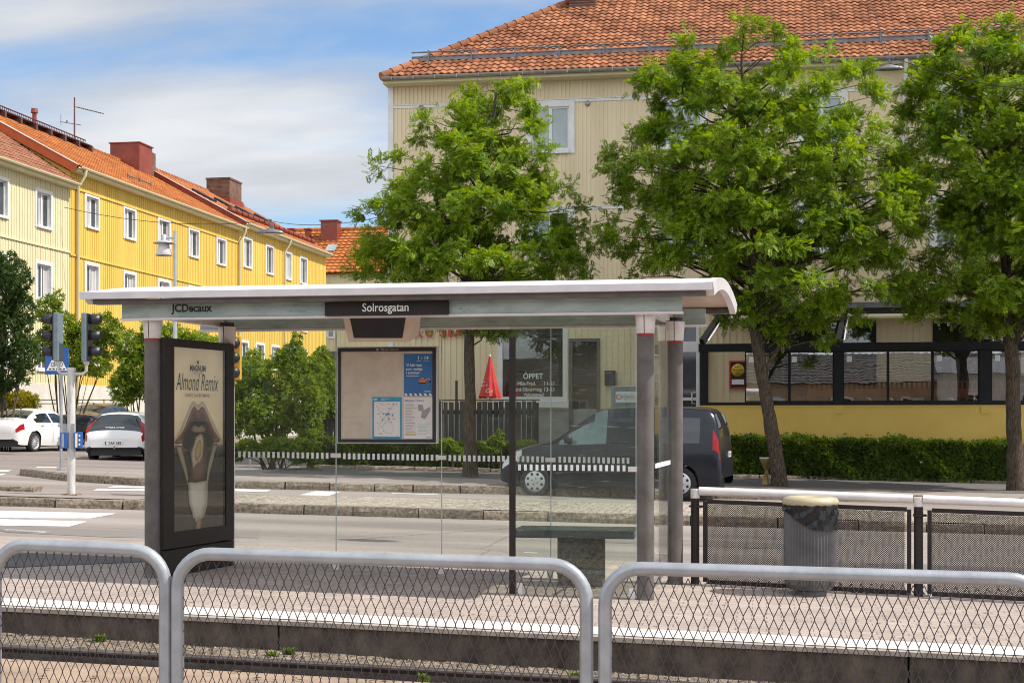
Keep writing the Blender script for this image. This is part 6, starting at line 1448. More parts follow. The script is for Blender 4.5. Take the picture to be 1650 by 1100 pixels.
def street_tree(label, base, trunk, outline, seed, nclus, nleaf, forks=(), lsize=0.175, Yt=None):
    rn = np.random.default_rng(seed); rp = random.Random(seed)
    t = thing('street_tree', base, label, 'tree', 'street trees on the far pavement')
    Y = base.y
    pts = [pY(px, py, Y) for px, py, _ in trunk]; pts[0].z = base.z - 0.1
    rad_ = [w_ * Y / F / 2 for *_, w_ in trunk]
    # smooth trunk with slight irregularity
    P2, R2 = [], []
    for i in range(len(pts) - 1):
        for s in range(6):
            f = s / 6; q = pts[i].lerp(pts[i + 1], f); j = 0.012
            P2.append(q + V((rp.uniform(-j, j), rp.uniform(-j, j), 0))); R2.append(lerp(rad_[i], rad_[i + 1], f) * rp.uniform(.95, 1.06))
    P2.append(pts[-1]); R2.append(rad_[-1]); R2[0] *= 1.25; R2[1] *= 1.1
    mb = MB(); mb.tube(P2, R2, 14, 0)
    # outline -> crown envelope in metres
    env = []
    for (py, pl, pr) in outline: a, b = pY(pl, py, Y), pY(pr, py, Y); env.append((a.z - .2, a.x, b.x))
    env.sort(); zs = [e[0] for e in env]
    def ext(z):
        z = min(max(z, zs[0]), zs[-1]); l = np.interp(z, zs, [e[1] for e in env]); r = np.interp(z, zs, [e[2] for e in env]); return l, r
    def axis(z):          # trunk axis at this height
        za = [p.z for p in pts]; return np.interp(z, za, [p.x for p in pts])
    cl = []
    wts = np.array([max(.3, (ext(z)[1] - ext(z)[0])) ** 1.6 for z in np.linspace(zs[0], zs[-1], 60)]); wts /= wts.sum()
    zc = rn.choice(np.linspace(zs[0], zs[-1], 60), nclus, p=wts) + rn.uniform(-.06, .06, nclus)
    for i, z in enumerate(zc):
        l, r = ext(z); ang = rn.uniform(0, 2 * math.pi); cx = (l + r) / 2; hw = (r - l) / 2
        q = rn.uniform(0.55, 0.98) if rn.random() < 0.72 else rn.uniform(0.05, 0.55)
        # crown is a little shallower in depth than in width
        m_ = max(0.12, hw - 0.30)
        cl.append((cx + m_ * q * math.cos(ang), Y + min(m_, 2.7) * q * 0.95 * math.sin(ang), z, q))
    for e in env:         # tips on the outline itself keep the silhouette ragged
        for s in (1, 2):
            x = e[s] + (0.28 if s == 1 else -0.28); cl.append((x, Y + rn.uniform(-.5, .5), e[0] + rn.uniform(-.08, .08), 1.0))
    cl = np.array(cl)
    # limbs to the clusters
    zmin = max(P2[-1].z - 0.2, zs[0]); tz = [p.z for p in P2]
    order = sorted(range(len(cl)), key=lambda i: -cl[i][3])
    for n_, i in enumerate(order[:int(len(cl) * .24)]):
        c = V(cl[i][:3]); dz = math.hypot(c.x - axis(c.z), c.y - Y)
        z0 = min(max(c.z - dz * rp.uniform(.15, .5), pts[0].z + 2.0), P2[-1].z)
        k = min(range(len(P2)), key=lambda q: abs(P2[q].z - z0)); a = P2[k]
        r0 = min(R2[k] * .42, 0.014 + 0.010 * dz)
        m1 = a.lerp(c, .35) + V((rp.uniform(-.15, .15), rp.uniform(-.15, .15), rp.uniform(.0, .25))); m2 = a.lerp(c, .7) + V((rp.uniform(-.15, .15), rp.uniform(-.15, .15), rp.uniform(.0, .2)))
        mb.tube([a, m1, m2, c], [r0, r0 * .75, r0 * .5, 0.006], 6, 0)
    for (fpts, w0, w1) in forks:
        q = [pY(px, py, Y) for px, py in fpts]; mb.tube(q, [lerp(w0, w1, i / (len(q) - 1)) * Y / F / 2 for i in range(len(q))], 10, 0)
    mb.build('trunk', mt['bark'], t)
    # leaves: flat drooping sprays round each cluster
    pos, ax, up, sz = [], [], [], []
    per = max(10, int(nleaf / len(cl)))
    for (cx, cy, cz, q) in cl:
        n = int(per * rn.uniform(.7, 1.35)); rr = rn.uniform(.30, .56); fl = rn.uniform(.22, .40)
        outw = np.array((cx - axis(cz), cy - Y, 0.0)); on = np.linalg.norm(outw); outw = outw / on if on > .05 else np.array((0, 0, 1.0))
        nt_ = max(5, int(n / 9))
        ta = rn.normal(size=(nt_, 3)); ta /= np.linalg.norm(ta, axis=1)[:, None]
        for tw in ta:
            d = tw + outw * 0.75 + np.array((0, 0, .12)); d /= np.linalg.norm(d)
            L_ = rr * rn.uniform(.7, 1.25); m_ = 9
            for j in range(m_):
                f = (j + rn.uniform(0, .9)) / m_
                p = np.array((cx, cy, cz)) + d * np.array((1, 1, fl * 1.5)) * L_ * (0.15 + 0.85 * f) + rn.normal(size=3) * .045
                a_ = d * .6 + rn.normal(size=3) * .62; a_[2] -= .1
                pos.append(p); ax.append(a_); up.append(np.array((0, 0, 1.0)) + rn.normal(size=3) * .34 + outw * .25); sz.append(lsize * rn.uniform(.65, 1.15))
    leaf_mesh('crown', pos, ax, up, sz, PIN[0], PIN[1], [mt['leaf_tree']], t)
    return t
o1 = [(132, 742, 858), (160, 728, 868), (185, 682, 866), (210, 662, 872), (240, 632, 886), (258, 603, 885), (285, 615, 888), (310, 622, 925), (330, 562, 945), (360, 576, 948), (400, 562, 955), (430, 582, 948), (455, 600, 930), (490, 690, 880), (520, 705, 830)]
street_tree('street tree farthest left in the row, its crown over the middle of the shelter roof', pG(758, 768, .148), [(758, 768, 23), (757, 640, 18), (756, 520, 16), (756, 420, 13), (768, 330, 9), (790, 220, 7), (800, 150, 4)], o1, 21, 230, 26000, [([(756, 425), (735, 380), (705, 330), (690, 280)], 9, 3), ([(757, 415), (785, 360), (840, 300)], 8, 3)])
o2 = [(32, 1172, 1238), (52, 1098, 1262), (82, 1082, 1290), (112, 1030, 1405), (130, 1024, 1415), (152, 1045, 1425), (182, 1050, 1385), (205, 1012, 1420), (235, 970, 1440), (262, 975, 1488), (300, 990, 1495), (335, 975, 1485), (368, 968, 1480), (395, 990, 1455), (430, 1015, 1465), (460, 1120, 1460), (500, 1160, 1390), (530, 1230, 1345)]
street_tree('biggest street tree, with leaning trunk, right behind the right end of the shelter', pG(1256, 783, .148), [(1257, 783, 27), (1250, 730, 22), (1238, 660, 21), (1226, 590, 20), (1216, 520, 19), (1213, 450, 16), (1215, 370, 13), (1210, 280, 10), (1200, 180, 8), (1195, 90, 4)], o2, 33, 400, 46000, [([(1232, 600), (1248, 570), (1264, 545), (1290, 520)], 9, 5), ([(1214, 500), (1240, 440), (1290, 370), (1340, 300)], 9, 3), ([(1215, 440), (1180, 380), (1120, 320)], 8, 3)])
o3 = [(42, 1530, 1640), (62, 1505, 1665), (90, 1475, 1720), (120, 1455, 1770), (160, 1448, 1800), (200, 1440, 1820), (240, 1425, 1850), (300, 1448, 1850), (350, 1475, 1850), (400, 1425, 1840), (450, 1410, 1840), (490, 1460, 1800), (515, 1570, 1730)]
street_tree('street tree at the right edge with its trunk half outside the picture', pG(1638, 790, .148), [(1638, 790, 27), (1634, 700, 22), (1632, 600, 21), (1628, 545, 20), (1624, 480, 15), (1618, 380, 14), (1600, 260, 10), (1590, 150, 6), (1585, 90, 4)], o3, 47, 360, 42000, [([(1630, 560), (1648, 520), (1665, 470), (1700, 380)], 13, 4)])

def shrub(name, label, cat, c, blobs, n, lsize, mat, seed, group=None, tmpl=PAIR, stems=7, core=False, part='foliage', droop=0.0, lift=0.3):
    """blobs: (dx, dy, z, rx, ry, rz) relative to c"""
    rn = np.random.default_rng(seed); rp = random.Random(seed)
    t = thing(name, c, label, cat, group)
    mb = MB()
    for i in range(stems):
        b = blobs[i % len(blobs)]; e = V(c) + V((b[0], b[1], b[2])) + V((rp.uniform(-.4, .4) * b[3], rp.uniform(-.4, .4) * b[4], rp.uniform(0, .5) * b[5])); s = V(c) + V((rp.uniform(-.25, .25), rp.uniform(-.2, .2), -0.1))
        r0 = rp.uniform(.018, .035); mb.tube([s, s.lerp(e, .5) + V((rp.uniform(-.12, .12), rp.uniform(-.1, .1), .1)), e], [r0, r0 * .7, r0 * .3], 6)
    mb.build('stem', mt['twig'], t)
    vol = np.array([b[3] * b[4] * b[5] for b in blobs]) ** .75; vol /= vol.sum(); pos, ax, up, sz = [], [], [], []
    for b, vv in zip(blobs, vol):
        m_ = int(n * vv); u = rn.normal(size=(m_, 3)); u /= np.linalg.norm(u, axis=1)[:, None]
        q = rn.uniform(.35, 1.0, m_) ** .55; wob = 1 + .22 * np.sin(u[:, 0] * 5 + b[0] * 3) * np.sin(u[:, 2] * 6 + b[2]) + rn.normal(size=m_) * .07
        p = np.array(c) + np.array(b[:3]) + u * (q * wob)[:, None] * np.array(b[3:])
        a = u + rn.normal(size=(m_, 3)) * .7; a[:, 2] += lift - droop
        pos.append(p); ax.append(a); up.append(u * .7 + rn.normal(size=(m_, 3)) * .6 + np.array((0, 0, .5))); sz.append(lsize * rn.uniform(.6, 1.25, m_))
    pos = np.concatenate(pos); ok = pos[:, 2] > c[2] - .02
    leaf_mesh(part, pos[ok], np.concatenate(ax)[ok], np.concatenate(up)[ok], np.concatenate(sz)[ok], tmpl[0], tmpl[1], [mt[mat]], t)
    return t
def at(px, d, off=0.0):
    p = atd(px, 700, d); p.z = Zp(p.x) + off; return p
def blobs_px(c, d, lst):     # blobs given as (px, py, half width px, half height px, depth offset)
    out = []
    for (px, py, hw, hh, dd) in lst:
        p = atd(px, py, d + dd); k = (d + dd) / F; out.append((p.x - c[0], p.y - c[1], p.z - c[2], hw * k, max(hw, hh) * k * .8, hh * k))
    return out
def shrub_px(name, label, cat, px, d, lst, n, ls, mat, seed, **kw):
    c = at(px, d, 0.0); return shrub(name, label, cat, c, blobs_px(c, d, lst), n, ls, mat, seed, **kw)
shrub_px('broadleaf_tree', 'dark green tree at the left edge in front of the cream house', 'tree', 5, 47.5, [(-10, 470, 40, 60, 0), (25, 450, 26, 30, -.5), (-5, 540, 55, 50, 0), (35, 500, 22, 34, 0), (38, 570, 22, 30, -.4), (0, 600, 50, 34, .2), (15, 420, 14, 16, 0), (-40, 430, 40, 40, .3), (-40, 620, 50, 40, 0)], 9000, .15, 'leaf_dark', 5, stems=10)
shrub_px('loose_shrub', 'tall loose yellow green shrub behind the traffic lights', 'shrub', 105, 50.0, [(78, 500, 18, 20, 0), (95, 530, 30, 28, 0), (140, 545, 30, 26, .3), (165, 525, 24, 20, .3), (120, 575, 38, 24, 0), (178, 560, 18, 20, .4), (70, 560, 16, 24, -.2), (150, 590, 30, 16, 0), (92, 482, 8, 14, 0), (186, 532, 12, 16, .2)], 3600, .17, 'leaf_shrub', 6, stems=12)
shrub_px('round_shrub', 'full green shrub behind the left shelter posts', 'shrub', 225, 49.0, [(225, 600, 36, 40, 0), (210, 560, 24, 26, 0), (200, 625, 22, 30, -.2), (250, 560, 30, 30, .2), (275, 545, 30, 22, .2), (260, 610, 36, 40, 0), (310, 555, 28, 20, .3), (345, 562, 22, 18, .3), (300, 610, 40, 40, 0), (240, 530, 14, 12, 0), (330, 600, 30, 50, .2)], 7500, .17, 'leaf_shrub', 7, stems=12)
shrub_px('yellow_shrub', 'low yellowish shrub between the dark tree and the white saloon', 'shrub', 30, 52.0, [(30, 645, 30, 14, 0), (5, 648, 22, 14, 0), (52, 650, 12, 9, 0), (-20, 648, 30, 16, 0)], 2600, .12, 'leaf_yellow', 8, stems=4)
shrub_px('mixed_shrub', 'big pale green shrub seen through the back glass beside the advertising case', 'shrub', 440, 36.5, [(410, 640, 36, 45, 0), (445, 610, 44, 40, .2), (480, 640, 34, 50, 0), (400, 600, 26, 26, -.3), (430, 670, 50, 36, -.2), (490, 600, 22, 30, .1), (470, 575, 24, 22, .2), (505, 640, 16, 50, .2), (385, 660, 16, 46, -.2), (410, 575, 14, 14, 0), (478, 550, 7, 16, .1), (508, 590, 12, 20, .2)], 13000, .105, 'leaf_shrub', 9, stems=16)
shrub_px('leafy_shrub', 'bright green shrub leaning over the left end of the wooden fence', 'shrub', 525, 39.2, [(525, 600, 18, 26, 0), (538, 640, 14, 40, 0), (520, 570, 8, 12, 0), (500, 690, 18, 40, -.6)], 2600, .13, 'leaf_shrub', 19, stems=6)
shrub_px('low_shrub', 'low clipped bright green shrub left of the low hedge behind the shelter glass', 'shrub', 445, 35.0, [(400, 722, 24, 13, 0), (440, 722, 24, 16, -.2), (480, 725, 28, 18, 0), (505, 735, 16, 14, .1), (380, 730, 14, 12, 0)], 3800, .095, 'leaf_shrub', 10, stems=5)
shrub_px('light_shrub', 'small bright shrub in front of the fence left of the first trunk', 'shrub', 728, 36.4, [(722, 722, 16, 14, 0), (738, 732, 12, 12, 0)], 900, .10, 'leaf_shrub', 11, stems=3)
shrub_px('budding_shrub', 'small bright shrub in front of the fence right of the first trunk', 'shrub', 798, 36.4, [(800, 712, 10, 12, 0), (790, 725, 16, 10, 0), (806, 700, 5, 6, 0)], 700, .10, 'leaf_shrub', 12, stems=3)

def hedge(label, path, w_, h, n, lsize, mat, seed, name='hedge', base=0.15):
    rn = np.random.default_rng(seed); P = [V((x, y, 0)) for x, y in path]
    c = (P[0] + P[-1]) / 2; c.z = Zp(c.x) + base; t = thing(name, c, label, 'hedge', 'clipped hedges before the restaurant')
    L_ = (P[-1] - P[0]).length; d = (P[-1] - P[0]).normalized(); s = V((-d.y, d.x, 0))
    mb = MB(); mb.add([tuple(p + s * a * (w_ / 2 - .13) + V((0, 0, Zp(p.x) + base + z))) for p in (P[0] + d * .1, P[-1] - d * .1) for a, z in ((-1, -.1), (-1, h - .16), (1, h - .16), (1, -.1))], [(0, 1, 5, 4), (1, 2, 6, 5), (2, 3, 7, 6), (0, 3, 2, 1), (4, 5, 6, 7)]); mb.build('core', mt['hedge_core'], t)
    u = rn.uniform(0, L_, n); face = rn.random(n); q = np.zeros((n, 3)); nm = np.zeros((n, 3))
    ft = face < .55; tp = face >= .68; bk = ~ft & ~tp
    lat = np.where(ft, -w_ / 2, np.where(bk, w_ / 2, rn.uniform(-w_ / 2, w_ / 2, n)))
    hz = np.where(tp, h, h * rn.uniform(0, 1, n) ** .8)
    bump = .035 * np.sin(u * 2.3 + hz * 3) + .03 * np.sin(u * 5.1 + hz * 7 + 1) + .02 * np.sin(u * 11)
    dep = -np.abs(rn.normal(size=n)) * .05
    lat = lat + np.where(ft, -bump - dep, np.where(bk, bump + dep, 0)); hz = hz + np.where(tp, bump * .9 + dep + (rn.random(n) < .05) * rn.uniform(0, .12, n), 0)
    da, sa = np.array(d), np.array(s)
    pos = np.array(P[0])[None] + u[:, None] * da + lat[:, None] * sa; pos[:, 2] = np.array([Zp(x) for x in pos[:, 0]]) + base + hz
    nm = np.where(ft[:, None], -sa, np.where(bk[:, None], sa, np.array((0, 0, 1.0))))
    a = nm * .7 + rn.normal(size=(n, 3)) * .7 + np.array((0, 0, .35)); up = nm + rn.normal(size=(n, 3)) * .6
    leaf_mesh('foliage', pos, a, up, lsize * rn.uniform(.6, 1.3, n), PAIR[0], PAIR[1], [mt[mat]], t); return t
hA = pY(1132, 740, 37.3); hB = pY(1629, 740, 38.4)
hh = pY(1400, 708, 37.8).z - (Zp(2.4) + .15)
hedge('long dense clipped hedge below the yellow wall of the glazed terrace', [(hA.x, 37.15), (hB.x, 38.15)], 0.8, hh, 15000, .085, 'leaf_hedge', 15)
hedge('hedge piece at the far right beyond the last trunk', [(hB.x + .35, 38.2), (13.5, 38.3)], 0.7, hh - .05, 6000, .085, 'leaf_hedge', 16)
hC, hD = pY(515, 740, 35.6), pY(862, 740, 36.2)
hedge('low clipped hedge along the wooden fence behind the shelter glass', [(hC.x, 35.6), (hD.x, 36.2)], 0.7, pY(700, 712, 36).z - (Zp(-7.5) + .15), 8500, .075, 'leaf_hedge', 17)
# ================================================================ FENCE, PARASOL, CABINET, STREET FURNITURE
mt['old_wood'] = M('grey_weathered_wood', (0.075, 0.068, 0.062), (0.028, 0.025, 0.023), 5, 0.9, 0.5, 30, stretch=(4, 4, 0.5), detail=9, island=0.35)
YW = 37.6
def fence_panel(px0, px1, label, ztop_py, seed):
    a, b = pY(px0, 680, YW), pY(px1, 680, YW); rr = random.Random(seed)
    t = thing('wooden_fence', ((a.x + b.x) / 2, YW, Zp(a.x) + .15), label, 'fence', 'weathered plank fences of the restaurant garden')
    zt = pY((px0 + px1) / 2, ztop_py, YW).z; zb = Zp(a.x) + .25
    mb = MB(); x = a.x
    while x < b.x - .05:
        w_ = rr.uniform(.10, .125); mb.obox((x + w_ / 2, YW + rr.uniform(-.008, .008), (zb + zt) / 2 + rr.uniform(-.015, .02)), (w_ / 2, 0, rr.uniform(-.004, .004)), (0, .011, 0), (rr.uniform(-.008, .008), 0, (zt - zb) / 2)); x += w_ + rr.uniform(.02, .045)
    mb.build('planks', mt['old_wood'], t)
    mb = MB()
    for z in (lerp(zb, zt, .2), lerp(zb, zt, .82)): mb.bx(a.x, b.x, YW + .03, YW + .075, z - .045, z + .045)
    mb.bx(a.x - .02, b.x + .02, YW - .03, YW + .09, zt + .025, zt + .055); mb.build('rails', mt['old_wood'], t)
    x = a.x + .05; n = max(1, int((b.x - a.x) / 1.8))
    for i in range(n + 1):
        x = lerp(a.x + .06, b.x - .06, i / n); mb = MB(); mb.bx(x - .045, x + .045, YW + .091, YW + .18, Zp(x), zt - .03); mb.build('post', mt['old_wood'], t)
    return t
fence_panel(505, 546, 'short weathered plank fence left of the notice board', 645, 3)
fence_panel(547, 868, 'long weathered plank fence behind the low hedge and the first trunk', 647, 4)
# wind screen posts with clear panes at the left end of the fence
t = thing('glass_screen', (pY(520, 640, YW + .2).x, YW + .25, pY(520, 646, YW).z), 'clear wind screen on black posts above the short plank fence', 'wind screen')
for px in (508.5, 531): p = pY(px, 606, YW + .25); mb = MB(); mb.bx(p.x - .03, p.x + .03, YW + .22, YW + .28, Zp(p.x) + .2, p.z); mb.build('post', mt['black'], t)
mb = MB(); a, b = pY(510.5, 608, YW + .25), pY(529.5, 645, YW + .25); mb.poly([(a.x, YW + .25, a.z), (b.x, YW + .25, a.z), (b.x, YW + .25, b.z), (a.x, YW + .25, b.z)]); mb.build('pane', mt['glass_shelter'], t)
p = pY(735.5, 613, YW + .3); q = pY(735.5, 645, YW + .3); mb = MB(); mb.bx(p.x - .03, p.x + .03, YW + .28, YW + .34, Zp(p.x) + .2, p.z)
tag(mb.build('garden_post', mt['black']), 'lone black post standing up behind the long plank fence', 'post')
# closed parasol
Yp = 38.7; top = pY(789.5, 574, Yp); c = V((top.x, Yp, Zp(top.x) + .3))
t = thing('closed_parasol', c, 'closed red parasol with white lettering behind the plank fence', 'parasol')
mt['parasol'] = M('red_canvas', (0.62, 0.035, 0.03), (0.48, 0.022, 0.02), 4, 0.7, 0.1, 40)
mb = MB(); mb.cyl(c - V((0, 0, .3)), (c.x, Yp, top.z + .03), 0.022, n=10); mb.cyl((c.x, Yp, top.z - .03), (c.x, Yp, top.z + .06), 0.035, 0.02, n=10); mb.build('pole', mt['trim'], t)
zl = pY(790, 640, Yp).z; mb = MB(); nn, m_ = 48, 14; vs = []
for j in range(m_ + 1):
    f = j / m_; z = lerp(top.z, zl, f); r = 0.03 + 0.235 * f ** 1.05
    for i in range(nn):
        a = 2 * math.pi * i / nn; fold = 1 + 0.20 * f * math.sin(8 * a + .6) + .06 * f * math.sin(3 * a)
        zz = z - (0.035 * math.sin(8 * a + 2.2) if j == m_ else 0); vs.append((c.x + r * fold * math.cos(a), Yp + r * fold * math.sin(a), zz))
mb.add(vs, [(j * nn + i, j * nn + (i + 1) % nn, (j + 1) * nn + (i + 1) % nn, (j + 1) * nn + i) for j in range(m_) for i in range(nn)], 0, True); mb.build('canopy', mt['parasol'], t)
mb = MB(); mb.text('C', (c.x - .15, Yp - .31, zl + .30), (.9, -.3, 0), (0, .05, 1), 0.13, 0, 'C', shear=.3); mb.text('c', (c.x - .03, Yp - .33, zl + .30), (1, 0, 0), (0, .05, 1), 0.08, 0, 'C', shear=.3); mb.text('C', (c.x - .02, Yp - .345, zl + .12), (1, 0, 0), (0, .05, 1), 0.11, 0, 'C', shear=.3); mb.text('ol', (c.x + .08, Yp - .345, zl + .12), (1, .1, 0), (0, .05, 1), 0.1, 0, 'C', shear=.3); mb.build('lettering', mt['white'], t)
# grey cabinet with warning labels
mt['cabinet'] = M('grey_cabinet', (0.27, 0.29, 0.28), (0.22, 0.235, 0.23), 4, 0.5)
Yc = 38.0; a, b = pY(984, 700, Yc), pY(1036, 622, Yc)
t = thing('gas_cabinet', ((a.x + b.x) / 2, Yc, Zp(a.x) + .15), 'tall grey steel cabinet with a white warning label behind the van', 'cabinet')
mb = MB(); mb.bx(a.x, b.x, Yc, Yc + .7, Zp(a.x) + .1, b.z); mb.build('body', mt['cabinet'], t, bevel=0.01)
mb = MB(); mb.bx((a.x + b.x) / 2 - .005, (a.x + b.x) / 2 + .005, Yc - .004, Yc - .001, Zp(a.x) + .2, b.z - .05); mb.build('door_gap', mt['black'], t)
la, lb = pY(992, 648, Yc), pY(1034, 630.5, Yc); mb = MB(); mb.bx(la.x, lb.x, Yc - .008, Yc - .0045, la.z, lb.z); sg_ = mb.build('warning_label', mt['white'], t)
def lp(u, v): return V((lerp(la.x, lb.x, u), Yc - .0095, lerp(lb.z, la.z, v)))
def ring(mb, c_, r0, r1, n, mi, rot=0):
    for i in range(n):
        a0, a1 = rot + 2 * math.pi * i / n, rot + 2 * math.pi * (i + 1) / n
        mb.poly([c_ + V((r * math.cos(x), 0, r * math.sin(x))) for r, x in ((r0, a0), (r1, a0), (r1, a1), (r0, a1))], mi)
mb = MB(); ring(mb, lp(.13, .5), .055, .075, 20, 0); c_ = lp(.13, .5); mb.beam(c_ + V((-.04, 0, .04)), c_ + V((.04, 0, -.04)), .002, .014, 0, up=(0, 1, 0))
ring(mb, lp(.38, .5), .075, .09, 4, 1); ring(mb, lp(.62, .5), .075, .09, 4, 0)
for u in (.38, .62): mb.poly([lp(u, .5) + V((-.03, -.001, -.015)), lp(u, .5) + V((.03, -.001, -.015)), lp(u, .5) + V((.01, -.001, .03))], 1)
c_ = lp(.86, .55); mb.poly([c_ + V((-.075, 0, -.06)), c_ + V((.075, 0, -.06)), c_ + V((0, 0, .075))], 2)
mb.build('symbols', [mt['red'], mt['ink'], M('warning_yellow', (0.75, 0.5, 0.03), None, 4, .5)], sg_)
# brass hourglass ash stand
c = pG(1235, 781, .15); t = thing('ash_stand', c, 'small brassy hourglass shaped ash stand on the pavement beside the leaning trunk', 'ash stand')
mt['brass'] = M('dull_brass', (0.30, 0.215, 0.085), (0.20, 0.14, 0.055), 6, 0.4, 0.1, 30, metal=0.5)
mb = MB(); H = 42 * 33.5 / F; mb.lathe(c, [(.0, 0), (.13, 0), (.125, .02), (.035, H * .52), (.05, H * .6), (.155, H * .97), (.15, H)], 20); mb.build('body', mt['brass'], t)
mb = MB(); mb.lathe(c, [(.149, H - .01), (.16, H), (.155, H + .02), (.10, H + .01), (0, H - .01)], 20); mb.build('bowl', mt['cap_alu'], t)

# ---------------------------------------------------------------- traffic signal on the island
mt['signal_grey'] = M('signal_blue_grey', (0.17, 0.215, 0.245), (0.12, 0.155, 0.18), 4, 0.45)
mt['pole_white'] = M('weathered_white_pole', (0.60, 0.58, 0.55), (0.40, 0.38, 0.355), 6, 0.6, 0.15, 30, detail=8, stretch=(3, 3, .6))
mt['blue'] = M('blue_plastic', (0.02, 0.10, 0.36), (0.015, 0.085, 0.30), 5, 0.45)
mt['lens'] = M('dark_lens', (0.03, 0.03, 0.035), None, 5, 0.2)
b0 = pG(115, 797, .032); dpole = b0.dot(V((-SN, CS, 0)))
def pd(px, py, dd=0.0): return atd(px, py, dpole + dd)
right = V((CS, SN, 0)); fwd = V((-SN, CS, 0))
tl = thing('traffic_signal', b0, 'weathered white signal pole with two black hooded heads and blue push buttons on the island', 'traffic light')
ztop = pd(115, 593).z
mb = MB(); mb.cyl(b0 - V((0, 0, .05)), (b0.x, b0.y, ztop), 0.068, n=18); mb.cyl((b0.x, b0.y, ztop - .04), (b0.x, b0.y, ztop + .012), 0.075, n=18); mb.cyl((b0.x, b0.y, ztop - .27), (b0.x, b0.y, ztop - .25), 0.072, n=18); mb.build('pole', mt['pole_white'], tl)
def head(pxa, pxb, side, bodyw=14):
    cx = pd((pxa + pxb) / 2, 543).xy.to_3d(); z0, z1 = pd(100, 582).z, pd(100, 504.5).z
    u = right * side
    mid = (z0 + z1) / 2; mb = MB()
    mb.obox(V((cx.x, cx.y, mid)), right * 0.045, fwd * 0.15, V((0, 0, (z1 - z0) / 2))); hb = mb.build('signal_head', mt['signal_grey'], tl, bevel=0.015)
    mb = MB(); mb.obox(V((cx.x, cx.y, mid)) + u * .055, right * 0.012, fwd * 0.14, V((0, 0, (z1 - z0) / 2 - .015))); mb.build('front_plate', mt['black'], hb)
    for k in range(3):
        zc = lerp(z1, z0, (k + .5) / 3) + .02; c_ = V((cx.x, cx.y, zc)) + u * .066
        mb = MB(); mb.lathe(c_, [(0, .012), (.07, .008), (.085, 0)], 18, axis=u); mb.build('lens', mt['lens'], hb)
        mb = MB(); n = 16; vs = []
        for L_, r in ((0, .108), (.19, .102), (.19, .096), (0, .101)):
            for i in range(n + 1):
                a = rad(-35) + rad(250) * i / n; ll = L_ * (1 - .35 * max(0, -math.sin(a))); vs.append(c_ + u * ll + fwd * (r * math.cos(a)) + V((0, 0, r * math.sin(a) - .05 * L_)))
        mb.add(vs, [(q * (n + 1) + i, q * (n + 1) + i + 1, ((q + 1) % 4) * (n + 1) + i + 1, ((q + 1) % 4) * (n + 1) + i) for q in range(4) for i in range(n)], 0, True); mb.build('visor', mt['black'], hb)
    za = pd(100, 602).z
    mb = MB(); mb.tube([V((cx.x, cx.y, z0 + .01)), V((cx.x, cx.y, za + .05)), V((cx.x, cx.y, za)) - u * .05, V((b0.x, b0.y, za))], .028, 8); mb.cyl(V((cx.x, cx.y, z0 - .06)), V((cx.x, cx.y, z0)), .04, .055, n=12); mb.build('arm', mt['pole_white'], tl)
head(87, 101, -1); head(132, 146, 1)
for pa, pb_ in ((98.5, 110), (120, 132)):
    mb = MB(); a, b = pd(pa, 722, -.06), pd(pb_, 696, -.06); mb.obox((a + b) / 2, right * (b - a).dot(right) / 2, fwd * .06, V((0, 0, (b.z - a.z) / 2))); pbx = mb.build('push_button_box', mt['blue'], tl, bevel=0.008)
    mb = MB(); m_ = (a + b) / 2 - fwd * .063; mb.obox(m_ - right * .015, right * .02, fwd * .004, V((0, 0, (b.z - a.z) / 2 - .02))); mb.build('button_plate', mt['poster_cream'] if pa > 110 else mt['print_grey'], pbx)
    if pa > 110:
        mb = MB()
        for k in range(3): mb.obox(m_ + right * .04 + V((0, 0, .08 - k * .075)), right * .012, fwd * .004, V((0, 0, .02)))
        mb.build('symbol_plate', mt['white'], pbx)
mb = MB(); mb.obox(pd(117.5, 703, -.07), right * .03, fwd * .02, V((0, 0, .22))); mb.build('clamp', mt['concrete_plain'], tl)
# dead leaves round the pole foot
def fpos(r): a = r.uniform(0, 6.28); d = r.uniform(.06, .22); return (b0.x + d * math.cos(a), b0.y + d * .7 * math.sin(a), b0.z + .008)
mt['orange_leaf'] = M('orange_dead_leaf', (0.40, 0.17, 0.06), (0.20, 0.08, 0.03), 20, 0.9, island=0.4)
tag(scatter(60, fpos, leafv, leaff, .02, .05, RS).build('leaf_heap', mt['orange_leaf'], loc=tuple(b0)), 'orange dead leaves gathered round the foot of the signal pole', 'leaves', kind='stuff')
# blue crossing sign on its own pole
s0 = pG(98.5, 757, .15); ds_ = s0.dot(fwd); t = thing('crossing_sign', s0, 'square blue crossing sign with white triangle on a grey pole behind the signal', 'road sign')
def ps(px, py, dd=0.0): return atd(px, py, ds_ + dd)
mb = MB(); mb.cyl(s0 - V((0, 0, .05)), V((s0.x, s0.y, ps(98, 558).z)), .032, n=12); mb.cyl(s0, s0 + V((0, 0, .03)), .09, n=14); mb.build('pole', mt['galv'], t)
mb = MB(); mb.poly([ps(72.5, 603, -.05), ps(110.5, 603, -.05), ps(110.5, 560, -.05), ps(72.5, 560, -.05)]); mb.prism([ps(72.5, 603, -.049), ps(110.5, 603, -.049), ps(110.5, 560, -.049), ps(72.5, 560, -.049)], fwd * .012); pl = mb.build('sign_plate', mt['blue'], t)
mb = MB(); mb.poly([ps(74.5, 597, -.055), ps(108.5, 597, -.055), ps(91.5, 564, -.055)]); mb.build('triangle', mt['white'], pl)
mb = MB()
